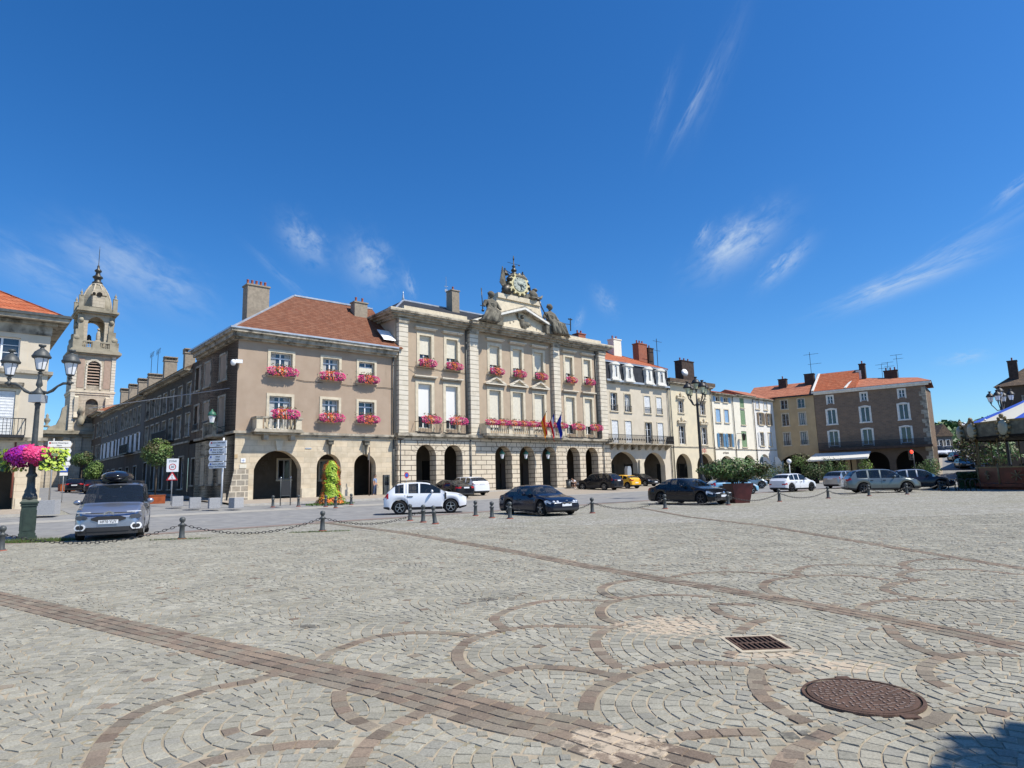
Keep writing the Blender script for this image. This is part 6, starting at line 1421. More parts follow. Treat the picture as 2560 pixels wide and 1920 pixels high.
cn = [(0,1,.40,'long chain passing in front of the silver van'),(1,2,.40,'chain sagging between the van bollard and the lone bollard'),(2,4,.36,'chain from the lone bollard to the close set trio'),(8,9,.40,'chain passing in front of the black coupe'),(9,10,.36,'chain between the coupe bollard and the saloon rear wheel bollard'),(10,11,.34,'chain in front of the black saloon'),(11,12,.32,'chain right of the burgundy planter'),(12,13,.34,'chain between the electric car bollard and the grey SUV'),(13,14,.32,'chain before the rear of the grey SUV'),(14,15,.3,'chain before the front of the grey SUV'),(15,16,.25,'chain before the dark car at right')]
for a, b, s, l in cn: chain(BPOS[a], BPOS[b], s, l)
# granite cubes
def cube_block(px, py, rz, label, w=.62):
    g = gnd(px, py, .13); t = MB(); t.taper(-w/2, -w/2, 0, w/2, w/2, .62, .008); o = t.build('granite_block', M['granite']); o.location = g; o.rotation_euler = (0, 0, rz)
    bv = o.modifiers.new('b', 'BEVEL'); bv.width = .012; bv.segments = 1; tag(o, label, 'stone block', 'granite blocks along the kerb'); return g
cube_block(443, 1266, R(30), 'granite block nearest the speed limit sign'); cube_block(487, 1270, R(30), 'second granite block right of the speed limit sign'); cube_block(535, 1271, R(32), 'granite block at the foot of the direction sign post'); cube_block(590, 1270, R(-35), 'granite block against the corner buttress'); 
g = gnd(108, 1287, .13); mb = MB(); mb.taper(-.62, -.5, 0, .62, .5, .75, .01); o = mb.build('granite_block', M['granite']); o.location = g; o.rotation_euler = (0, 0, R(20)); tag(o, 'large granite block behind the flower lamp post', 'stone block')
# direction signs
def dirsign(px, py, n, facing, label, point, lines, H=4.3, pole_m='white'):
    g = gnd(px, py, .13); t = thing('direction_sign', label, 'direction sign', g, facing); mb = MB(); mb.tube([(0, 0, 0), (0, 0, H)], .055, 8); mb.build('pole', M[pole_m], t)
    for i in range(n):
        z = H-.12-.46*(i+1); mb = MB(); w = 1.25; h = .40; c = .33*point
        pts = [(c-w/2, z), (c+w/2, z), (c+w/2+(.09 if point > 0 else 0), z+h/2), (c+w/2, z+h), (c-w/2, z+h), (c-w/2-(.09 if point < 0 else 0), z+h/2)]
        mb.prism(pts, 'y', -.10, -.06); pn = mb.build('panel', M['white'], t)
        mb = MB(); mb.box(c-w/2+.04, -.055, z+.05, c+w/2-.04, -.03, z+.09); mb.build('bracket', M['signgrey'], pn)
        for j, s in enumerate(lines[i]): txt(s, .14, pn, (c, -.104, z+.28-.17*j), m='black')
        mb = MB(); mb.box(c-w/2+.06, -.108, z+.22, c-w/2+.16, -.101, z+.33); mb.build('pictogram', M['red' if i == 0 else 'blue'], pn)
LN = [('Centre historique', 'Gare'), ('Rue V. Hugo', 'Porte de Nancy'), ('Hôtel', 'Lycée'), ('Centre culturel', 'Abbaye des Prémontrés')]
dirsign(553, 1262, 4, R(-14), 'white pole with four stacked arrow signs pointing left, in front of the corner', -1, LN)
dirsign(122, 1262, 4, R(28), 'stacked white arrow signs pointing right behind the flower basket', 1, LN, 4.4, 'galv')
def sign30():
    g = gnd(427, 1262, .13); t = thing('speed_sign', 'white zone 30 speed limit sign above a red triangle sign on one pole', 'road sign', g, R(18)); mb = MB(); mb.tube([(0, 0, 0), (0, 0, 2.95)], .03, 8); mb.build('pole', M['galv'], t)
    mb = MB(); mb.box(-.35, -.06, 2.1, .35, -.035, 2.95); pn = mb.build('zone_panel', M['white'], t); txt('ZONE', .17, pn, (0, -.062, 2.78)); txt('30', .2, pn, (0, -.066, 2.42))
    mb = MB(); P = [(.21*math.cos(a*math.pi/10), 2.42+.21*math.sin(a*math.pi/10)) for a in range(20)]; I = [(x*.78, 2.42+(z-2.42)*.78) for x, z in P]
    for k in range(20): a, b = k, (k+1) % 20; mb.quad((P[a][0], -.064, P[a][1]), (P[b][0], -.064, P[b][1]), (I[b][0], -.064, I[b][1]), (I[a][0], -.064, I[a][1]))
    mb.build('red_ring', M['red'], pn)
    mb = MB(); mb.prism([(-.34, 1.56), (.34, 1.56), (0, 2.12)], 'y', -.06, -.035); tr = mb.build('triangle_panel', M['red'], t); mb = MB(); mb.prism([(-.23, 1.62), (.23, 1.62), (0, 2.0)], 'y', -.066, -.06); mb.build('triangle_field', M['white'], tr)
    mb = MB(); mb.ball((0, -.07, 1.88), (.03, .004, .03), 8, 4); mb.beam((0,-.07,1.84),(0,-.07,1.74),.035,.006); mb.beam((0,-.07,1.75),(-.05,-.07,1.66),.02,.006); mb.beam((0,-.07,1.75),(.05,-.07,1.66),.02,.006); mb.build('figure_symbol', M['black'], tr)
sign30()
def cross_sign():
    p = at(157, 1215, 48); p.z = gz(p.x, p.y); t = thing('crossing_sign', 'blue square pedestrian crossing sign on a thin pole left of the street', 'road sign', p, R(30)); mb = MB(); mb.tube([(0, 0, 0), (0, 0, 2.75)], .03, 6); mb.build('pole', M['galv'], t)
    mb = MB(); mb.box(-.25, -.05, 2.25, .25, -.03, 2.75); q = mb.build('panel', M['blue'], t); mb = MB(); mb.prism([(-.17, 2.36), (.17, 2.36), (0, 2.68)], 'y', -.056, -.05); mb.build('white_triangle', M['white'], q); mb = MB(); mb.box(-.25,-.05,2.0,.25,-.03,2.22); mb.build('lower_panel', M['white'], t)
cross_sign()
# information frame, posts by the wing
g = gnd(713, 1264, .13); t = thing('notice_stand', 'thin metal information frame with ball tops before the big arch', 'notice frame', g, MF.a); mb = MB()
for x in (-.32, .32): mb.tube([(x, 0, 0), (x, 0, 1.72)], .03, 6); 
mb.box(-.32, -.02, .6, .32, .02, .64); mb.pieces('post', M['irong'], t); mb = MB(); mb.ball((-.32, 0, 1.76), .05, 8, 6); mb.ball((.32, 0, 1.76), .05, 8, 6); mb.pieces('ball', M['chrome'], t)
mb = MB(); mb.box(-.28, -.015, .64, .28, -.005, 1.55); mb.build('panel', mat('smoked_panel', (.04,.042,.045), .9), t)
g = gnd(911, 1256, .13); t = thing('information_totem', 'grey information totem in front of the right small arch', 'totem', MF.w(11.9, -1.2, .1), MF.a); mb = MB(); mb.box(-.27, -.12, 0, .27, .12, 1.75); mb.build('body', M['irong'], t); mb = MB(); mb.box(-.2, -.126, .9, .2, -.12, 1.6); mb.build('screen', M['carglass'], t)
t = thing('pole', 'brown thin pole with ornate top before the right small arch', 'pole', MF.w(9.95, -1.9, .1), MF.a); mb = MB(); mb.tube([(0, 0, 0), (0, 0, 4.0)], .045, 8); mb.build('shaft', M['framedk'], t); mb = MB(); mb.box(-.16, -.05, 2.95, 0, -.03, 3.55); mb.build('panel', M['street_b'], t)
t = thing('modern_lamp', 'slim dark lamp pole with flat disc head beside the downpipe', 'street lamp', MF.w(12.55, -2.4, .0), MF.a); mb = MB(); mb.tube([(0, 0, 0), (0, 0, 4.75)], .05, 8); mb.build('pole', M['iron'], t); mb = MB(); mb.lathe([(.05,4.7),(.34,4.78),(.34,4.82),(.05,4.86)], 0, 0, 0, 14); mb.build('head', M['iron'], t)
t = thing('round_sign', 'small round no parking sign behind the white SUV tailgate', 'road sign', MF.w(12.0, -4.2, .0), MF.a+R(10)); mb = MB(); mb.tube([(0, 0, 0), (0, 0, 1.95)], .025, 6); mb.build('pole', M['galv'], t); mb = MB(); mb.prism([(.24*math.cos(k*math.pi/8), 1.75+.24*math.sin(k*math.pi/8)) for k in range(16)], 'y', -.04, -.02); q = mb.build('disc', M['red'], t); mb = MB(); mb.prism([(.17*math.cos(k*math.pi/8), 1.75+.17*math.sin(k*math.pi/8)) for k in range(16)], 'y', -.046, -.04); mb.build('disc_field', M['blue'], q)
t = thing('parking_meter', 'grey parking meter with curved top at the right end of the town hall', 'parking meter', MF.w(41.2, -3.2, .05), MF.a); mb = MB(); mb.box(-.35, -.2, 0, .35, .2, 1.9); mb.prism([(-.35, 1.9), (.35, 1.9), (.22, 2.25), (-.2, 2.25)], 'y', -.2, .2); mb.build('body', M['signgrey'], t); mb = MB(); mb.box(-.22, -.21, .3, .22, -.2, 1.3); mb.build('panel', M['white'], t)
# wall lanterns, camera
def wall_lantern(loc, rz, label, arm=True, s=1.1, m='copper'):
    t = thing('wall_lantern', label, 'lantern', loc, rz); mb = MB(); gl = MB()
    gl.lathe([(.13*s,-.3*s),(.23*s,.15*s)], 0, 0, 0, 6, 0, False); mb.lathe([(.14*s,-.36*s),(.14*s,-.3*s)], 0, 0, 0, 6); mb.lathe([(.27*s,.15*s),(.30*s,.2*s),(.22*s,.38*s),(.08*s,.48*s),(.05*s,.6*s)], 0, 0, 0, 8)
    mb.build('cap', M[m], t); gl.build('glass', M['opal'], t)
    if arm: a = MB(); a.beam((0, 0, -.4), (.2, .9, -.9), .05); a.tube([(0, 0, -.4), (.1, .2, -.75), (.25, .9, -.6)], .03, 5); a.build('bracket', M['greeniron'], t)
    else: a = MB(); a.tube([(0, 0, .6), (0, 0, 1.2)], .015, 4); a.build('rod', M['iron'], t)
wall_lantern(MF.w(-1.2, 1.6, 6.3), SF.a, 'green capped wall lantern on the shaded side of the corner wing')
for u, l in ((25.4, 'left'), (28.56, 'middle'), (31.7, 'right')): wall_lantern(MF.w(u, -.3, 3.55), MF.a, 'green capped lantern hanging in the %s of the three central arches' % l, False, .95)
t = thing('security_camera', 'white dome security camera on the upper corner of the wing', 'camera', MF.w(-.15, -.25, 10.4), MF.a); mb = MB(); mb.box(-.15, -.2, -.12, .35, .1, .14); mb.ball((-.3, -.15, -.12), (.2, .2, .24), 10, 8); mb.build('housing', M['white'], t); mb = MB(); mb.box(.1, .1, -.05, .2, .25, .05); mb.build('bracket', M['signgrey'], t)
t = thing('litter_bin', 'grey litter bin beside the crouching person at the arcade pier', 'bin', MF.w(33.4, -1.5, .02), MF.a); mb = MB(); mb.lathe([(.24,0),(.27,.9)], 0, 0, 0, 12); mb.build('body', M['irong'], t); mb = MB(); mb.lathe([(.30,.88),(.30,.96),(.2,1.0)], 0, 0, 0, 12); mb.build('rim', M['iron'], t)
# street cable
p0 = SF.w(-.5, -.4, 8.75); mb = MB(); mb.tube([MF.w(-.1, 1.4, 8.6), MF.w(-3, 8, 8.45), MF.w(-6.5, 20, 8.6)], .025, 4); tag(mb.build('street_cable', M['signgrey']), 'thin pale cable strung across the side street from the wing', 'cable')
# flags
def flag(u, z, ang, cols, label, widths):
    t = thing('flag', label, 'flag', MF.w(u, -1.6, z), MF.a); mb = MB(); tip = Vector((ang, -1.1, 1.9)); mb.tube([(0, 0, 0), tip], [.03, .02], 6); mb.ball(tip, .05, 6, 5); mb.build('pole', M['iron'], t)
    n = len(cols); mb = MB(); N_ = 10; s0 = tip*.97; s1 = tip*.42
    def pt(a, b):   # a along the pole from the tip, b hanging down
        q = s0.lerp(s1, a); fold = .10*math.sin(a*9+b*3)*b; k = 1-.62*a*b
        return Vector((q.x*(1-b)+(s0.x*.35+s1.x*.65+.28)*b*1.0+fold+.10*a*b, q.y*(1-b)+(s0.y*.5+s1.y*.5)*b+.12*math.cos(a*8)*b, q.z-b*(1.25+.75*a) + 0*k))
    for i in range(12):
        for j in range(N_):
            a0, a1, b0, b1 = i/12, (i+1)/12, j/N_, (j+1)/N_
            mb.add([pt(a0, b0), pt(a1, b0), pt(a1, b1), pt(a0, b1)], ((0, 1, 2, 3),), min(n-1, int(i/12*n)) if widths == 'a' else min(n-1, int(j/N_*n)), True)
    mb.build('cloth', [M[c] for c in cols], t)
M['flblue'] = mat('flag_blue', (.012,.02,.22), .8); M['flwhite'] = mat('flag_white', (.75,.75,.76), .8); M['flred'] = mat('flag_red', (.6,.02,.03), .8); M['floran'] = mat('flag_orange', (.72,.26,.02), .8); M['euro'] = mat('flag_royal_blue', (.015,.03,.30), .8)
flag(29.0, 6.0, .35, ('floran', 'flred', 'floran'), 'orange and yellow regional flag, leftmost of three on the balcony', 'a')
flag(30.2, 6.0, .35, ('flblue', 'flwhite', 'flred'), 'blue white and red national flag in the middle of the balcony flags', 'a')
flag(31.2, 6.0, .4, ('euro', 'euro', 'euro'), 'plain blue flag, rightmost of three on the balcony', 'a')
# manhole and drain
t = thing('manhole_cover', 'round rusty iron manhole cover set in the foreground setts', 'manhole cover', (MHC[0], MHC[1], .008)); M['rustiron'] = mat('rusty_cast_iron', (.12,.074,.055), .8, (.085,.055,.042), 7, bump=.5, stain=(.30,.25,.19), stz=.42, stsc=4)
mb = MB(); mb.lathe([(.36,0),(.36,.012),(.34,.014)], 0, 0, 0, 48, 0, False); LID = mb
mb = MB(); n = 48
for k in range(n):
    a, b = 2*math.pi*k/n, 2*math.pi*(k+1)/n
    for (r0, z0), (r1, z1) in (((.375,.010),(.375,.014)),((.375,.014),(.396,.014)),((.396,.014),(.40,0))): mb.quad((r0*math.cos(a), r0*math.sin(a), z0), (r0*math.cos(b), r0*math.sin(b), z0), (r1*math.cos(b), r1*math.sin(b), z1), (r1*math.cos(a), r1*math.sin(a), z1))
mb.build('rim', M['rustiron'], t); mb = MB(); mb.lathe([(.375,.002),(.375,.004)], 0, 0, 0, 32, 0, False); mb.build('gap', M['dark'], t)
mb = LID; rr = random.Random(8)
for ring in range(1, 8):
    r = .045*ring; m_ = int(2*math.pi*r/.05)
    for k in range(m_):
        a = 2*math.pi*(k+.5*(ring % 2))/m_+rr.uniform(-.03, .03)
        if rr.random() < .1: continue
        c, s = math.cos(a), math.sin(a); vert = (int(r*c*14)+int(r*s*14)) % 2; dx, dy = (.016, .0) if vert else (0, .016); mb.beam((r*c-dx, r*s-dy, .0165), (r*c+dx, r*s+dy, .0165), .012, .007, 1)
mb.build('lid', [M['rustiron'], mat('worn_iron_stud', (.22,.155,.12), .65)], t); mb = MB(); mb.ball((-.07, .03, .013), (.032, .022, .006), 10, 4); mb.build('lift_eye', M['joint'], t)
mb = MB(); mb.box(.04, -.45, 0, .15, -.385, .013); mb.box(.02, .385, 0, .12, .44, .013); mb.build('hinge_lug', M['rustiron'], t)
t = thing('drain_grate', 'square iron drain grate in a pale cement surround', 'drain grate', (GC.x, GC.y, .006), R(2)); mb = MB(); w = .215
mb.box(-.265, -.30, 0, .265, -.235, .010); mb.box(-.265, .235, 0, .265, .30, .010); mb.box(-.265, -.235, 0, -.225, .235, .010); mb.box(.225, -.235, 0, .265, .235, .010); mb.build('cement_frame', mat('pale_cement', (.50,.43,.32), .9, (.40,.35,.27), 9, stain=(.28,.25,.2), stz=.3, stsc=5), t)
mb = MB(); mb.box(-.225, -.235, -.001, .225, .235, .001); mb.build('pit', M['dark'], t); mb = MB()
mb.box(-.225, -.235, .001, .225, -.215, .016); mb.box(-.225, .215, .001, .225, .235, .016); mb.box(-.225, -.215, .001, -.205, .215, .016); mb.box(.205, -.215, .001, .225, .215, .016); mb.box(-.205, -.014, .001, .205, .014, .016)
for k in range(8): x = -.175+k*.05; mb.box(x-.008, -.215, .001, x+.008, .215, .015)
mb.build('bars', M['rustiron'], t)
# road covers
g = gnd(1525, 1257); mb = MB()
for k in range(3): mb.box(-1.6+k*1.2, -.3, 0, -.7+k*1.2, .3, .004)
o = mb.build('road_cover', M['irong']); o.location = g+Vector((0, 0, .012)); o.rotation_euler = (0, 0, R(25)); tag(o, 'dark row of road covers in the carriageway right of the black coupe', 'road cover')
# verge grass by the lamp
def grass(label, px, py, rx, ry, n, seed, h=.1):
    g = gnd(px, py); rr = random.Random(seed); mb = MB()
    for k in range(n):
        a = rr.uniform(0, 6.28); q = math.sqrt(rr.random()); x = rx*q*math.cos(a); y = ry*q*math.sin(a); hh = h*rr.uniform(.4, 1.2); w = .008; dx = rr.uniform(-.03, .03); c = rr.uniform(0, 6.28)
        mb.add([(x-w*math.cos(c), y-w*math.sin(c), 0), (x+w*math.cos(c), y+w*math.sin(c), 0), (x+dx, y+dx, hh)], ((0, 1, 2),), rr.choice((0, 0, 1)))
    o = mb.build('grass', [M['leaf'], M['olive']]); o.location = g; o.rotation_euler = (0, 0, R(6)); o['kind'] = 'stuff'; o['label'] = label
grass('ragged grass round the lamp post foot', 92, 1355, 1.2, .45, 2600, 3, .13)
grass('dry weeds at the lone bollard', 800, 1330, 1.1, .12, 500, 4, .06)
grass('dry weeds at the van bollard', 452, 1349, 1.0, .12, 500, 5, .06)
# litter-like marks: lost red sett
# ================================================================ figures grown from skinned skeletons
def skin_mesh(chains, name, m, parent, sub=2):
    """chains: list of lists of (x,y,z,r); first point of later chains may coincide with an earlier one."""
    verts = []; edges = []; rad = []; idx = {}
    for ch in chains:
        pr = None
        for (x, y, z, r) in ch:
            k = (round(x, 3), round(y, 3), round(z, 3))
            if k not in idx: idx[k] = len(verts); verts.append((x, y, z)); rad.append(r)
            i = idx[k]
            if pr is not None and pr != i: edges.append((pr, i))
            pr = i
    me = bpy.data.meshes.new(name); me.from_pydata(verts, edges, []); o = bpy.data.objects.new(name, me); COL.objects.link(o)
    sk = o.modifiers.new('s', 'SKIN'); sk.use_smooth_shade = True
    for i, r in enumerate(rad): me.skin_vertices[0].data[i].radius = (r, r)
    me.skin_vertices[0].data[0].use_root = True
    o.modifiers.new('u', 'SUBSURF').levels = sub; o.modifiers['u'].render_levels = sub
    dg = bpy.context.evaluated_depsgraph_get(); nm = bpy.data.meshes.new_from_object(o.evaluated_get(dg)); bpy.data.objects.remove(o)
    nm.materials.clear(); nm.materials.append(m); q = bpy.data.objects.new(name, nm); COL.objects.link(q); q.parent = parent
    for p in nm.polygons: p.use_smooth = True
    return q
def hand(x, y, z, dx=0, dy=0, dz=-1):
    out = []; d = Vector((dx, dy, dz)).normalized(); s = d.cross(Vector((0, 1, .2))).normalized() if abs(d.y) < .9 else Vector((1, 0, 0)); p = Vector((x, y, z))
    for k, L_ in enumerate((.075, .085, .08, .065)):
        b = p+s*(.022*(k-1.5)); q = b+d*.07; e = q+d*L_*.6; f = e+d*L_*.35+Vector((0, -.015, 0)); out.append([(x, y, z, .024), (*q, .010), (*e, .008), (*f, .006)])
    q = p+s*.04+d*.03; out.append([(x, y, z, .024), (*q, .012), (*(q+d*.04), .009)]); return out
def face(parent, x, y, z, m, hairm, s=1, cap=None):
    mb = MB(); mb.ball((x, y, z), (.078*s, .095*s, .118*s), 12, 10); mb.ball((x, y-.095*s, z-.01), (.014, .022, .026), 6, 5); mb.ball((x-.08*s, y, z), (.012, .025, .032), 6, 5); mb.ball((x+.08*s, y, z), (.012, .025, .032), 6, 5); h = mb.build('head', m, parent)
    mb = MB(); mb.ball((x-.03, y-.088*s, z+.015), .010, 6, 5); mb.ball((x+.03, y-.088*s, z+.015), .010, 6, 5); mb.ball((x, y-.09*s, z-.055), (.024, .006, .006), 6, 4); mb.build('face_features', hairm, parent)
    mb = MB(); mb.ball((x, y+.018, z+.03), (.088*s, .1*s, .105*s), 12, 8); mb.build('hair', cap or hairm, parent)
def person_standing(loc, rz, label, top, legs, sc=1):
    t = thing('person', label, 'person', loc, rz, None, sc); b = skin_mesh([[(0,0,.95,.13),(0,0,1.15,.13),(0,0,1.38,.15),(0,0,1.48,.06),(0,-.01,1.56,.055)],[(0,0,1.38,.15),(.19,0,1.4,.055),(.24,.02,1.12,.042),(.23,-.1,.88,.033),(.23,-.14,.82,.024)],[(0,0,1.38,.15),(-.19,0,1.4,.055),(-.25,.02,1.12,.042),(-.24,-.06,.87,.033),(-.24,-.08,.81,.024)],[(0,0,.95,.13),(.1,0,.86,.09),(.11,-.02,.48,.06),(.11,.02,.1,.042),(.12,-.14,.04,.035)],[(0,0,.95,.13),(-.1,0,.86,.09),(-.12,.02,.48,.06),(-.13,.08,.1,.042),(-.13,-.08,.04,.035)]], 'body', M['skin'], t)
    skin_mesh([[(0,0,1.0,.14),(0,0,1.15,.142),(0,0,1.38,.16),(0,0,1.44,.1)],[(0,0,1.38,.16),(.19,0,1.4,.066),(.235,.02,1.2,.056)],[(0,0,1.38,.16),(-.19,0,1.4,.066),(-.245,.02,1.2,.056)]], 'top', top, t)
    skin_mesh([[(0,0,1.0,.138),(0,0,.92,.135)],[(0,0,.92,.135),(.1,0,.84,.098),(.11,-.02,.48,.07),(.11,.02,.14,.055)],[(0,0,.92,.135),(-.1,0,.84,.098),(-.12,.02,.48,.07),(-.13,.08,.14,.055)]], 'trousers', legs, t)
    skin_mesh(hand(.23,-.14,.80)+hand(-.24,-.08,.79), 'hands', M['skin'], t, 1); face(t, 0, -.02, 1.66, M['skin'], M['hair'])
def person_crouch(loc, rz, label):
    t = thing('person', label, 'person', loc, rz)
    # bending forward with knees bent, reaching the bin (front is -y)
    body = [[(0,.22,.52,.14),(0,.12,.72,.14),(0,-.12,.88,.15),(0,-.22,.95,.06),(0,-.28,.98,.055)],[(0,-.12,.88,.15),(.19,-.14,.86,.055),(.22,-.32,.66,.042),(.16,-.48,.74,.03),(.16,-.54,.76,.024)],[(0,-.12,.88,.15),(-.19,-.14,.86,.055),(-.22,-.34,.68,.042),(-.14,-.50,.78,.03),(-.14,-.56,.80,.024)],[(0,.22,.52,.14),(.11,.2,.46,.1),(.14,-.22,.46,.065),(.13,.12,.10,.045),(.13,-.06,.04,.038)],[(0,.22,.52,.14),(-.11,.2,.46,.1),(-.15,-.2,.50,.065),(-.14,.2,.12,.045),(-.14,.02,.04,.038)]]
    skin_mesh(body, 'body', M['skin'], t)
    skin_mesh([[(0,.2,.6,.155),(0,.12,.72,.155),(0,-.12,.88,.17),(0,-.18,.92,.1)],[(0,-.12,.88,.17),(.19,-.14,.86,.07),(.215,-.26,.74,.058)],[(0,-.12,.88,.17),(-.19,-.14,.86,.07),(-.215,-.27,.75,.058)]], 'shirt', M['shirt'], t)
    skin_mesh([[(0,.22,.56,.155),(0,.22,.5,.15)],[(0,.22,.5,.15),(.11,.2,.46,.11),(.14,-.16,.465,.082)],[(0,.22,.5,.15),(-.11,.2,.46,.11),(-.15,-.14,.5,.082)]], 'shorts', M['shorts'], t)
    skin_mesh([[(.13,.1,.06,.055),(.13,-.12,.04,.045)],[(-.14,.18,.06,.055),(-.14,-.04,.04,.045)]], 'shoes', M['shirt'], t, 1)
    skin_mesh(hand(.16,-.54,.76,0,-1,-.2)+hand(-.14,-.56,.80,0,-1,-.2), 'hands', M['skin'], t, 1); face(t, 0, -.36, 1.04, M['skin'], M['hair'])
person_crouch(MF.w(34.15, -1.6, .02), MF.a-R(80), 'person in white shirt and dark shorts bending down at the bin beside the dark SUV')
person_standing(MF.w(11.2, -.6, .13), MF.a+R(30), 'person in light blue top and jeans standing in the right small arch', M['bluecl'], M['jeans'])
p = at(2400, 1136, 128); p.z = gz(p.x, p.y); person_standing(p, 0, 'distant person in white walking up the bridge road', M['shirt'], M['jeans'])
# ================================================================ roof sculptures
def seated_statue(u, label, mir, prop):
    t = thing('seated_statue', label, 'statue', MF.w(u, -.9, 17.0), MF.a); t.scale = (1.45, 1.2, 1.15); m = mir
    z0 = 0
    mb = MB(); mb.box(-.75, -.5, -.5, .75, .5, .28); mb.build('seat_block', M['statue'], t)
    skin_mesh([[(0,0,.55,.42),(0,-.02,1.0,.36),(0,-.05,1.5,.40),(0,-.05,1.78,.14),(0,-.07,1.95,.12)],[(0,-.05,1.5,.40),(.42,-.05,1.55,.17),(.62,-.2,1.1,.13),(.55,-.5,.85,.1)],[(0,-.05,1.5,.40),(-.42,-.05,1.55,.17),(-.68,-.1,1.15,.13),(-.8,-.35,.95,.1)],[(0,0,.55,.42),(.3*m,-.5,.6,.26),(.62*m,-.75,.1,.2),(1.0*m,-.8,-.45,.15)],[(0,0,.55,.42),(-.1*m,-.55,.6,.26),(.1*m,-.85,.0,.22),(.35*m,-.9,-.5,.16)]], 'body', M['statue'], t)
    mb = MB(); mb.ball((0,-.1,2.2), (.21,.25,.29), 10, 8, 0, .05); mb.ball((0,-.02,2.3), (.26,.27,.24), 10, 6, 0, .25); mb.build('head', M['statue'], t)
    mb = MB(); rr = random.Random(int(u))
    for k in range(10): a = -1.2+k*.27; mb.tube([(.1*m+.25*math.sin(a), -.2, .95), (.3*m+.55*math.sin(a), -.75-.1*rr.random(), .5), (.5*m+.75*math.sin(a), -.8, -.15-.25*rr.random()), (.75*m+.8*math.sin(a), -.6, -.45)], [.13, .15, .12, .08], 6)
    for k in range(5): mb.tube([(-.45, -.05, 1.5-.1*k), (0, -.42, 1.3-.12*k), (.45, -.1, 1.15-.08*k)], .07, 5)
    mb.build('drapery', M['statue'], t); mb = MB()
    if prop == 'sword': mb.tube([(-.95, -.35, .6), (-1.05, -.35, 2.5)], .035, 6); mb.beam((-1.15,-.35,.95),(-.8,-.35,.95),.06); mb.ball((-.95,-.35,.55), .12, 6, 5)
    else:
        mb.tube([(-.7, -.4, 1.2), (-1.1, -.4, 1.9), (-1.35, -.4, 2.5)], .05, 6); mb.ball((-1.45,-.4,2.6), (.22,.1,.2), 6, 5, 0, .5); mb.tube([(.55,-.5,.85),(1.2,-.6,.7),(1.7,-.6,.75)], .035, 5); mb.tube([(1.7,-.6,.1),(1.72,-.6,1.35)], .05, 5); mb.box(1.5,-.65,1.2,1.9,-.55,1.3)
    mb.build('attribute', M['bronze'], t)
seated_statue(23.9, 'seated draped stone statue with a sword on the left slope of the pediment', -1, 'sword')
seated_statue(32.1, 'seated draped stone statue with scales on the right slope of the pediment', 1, 'scales')
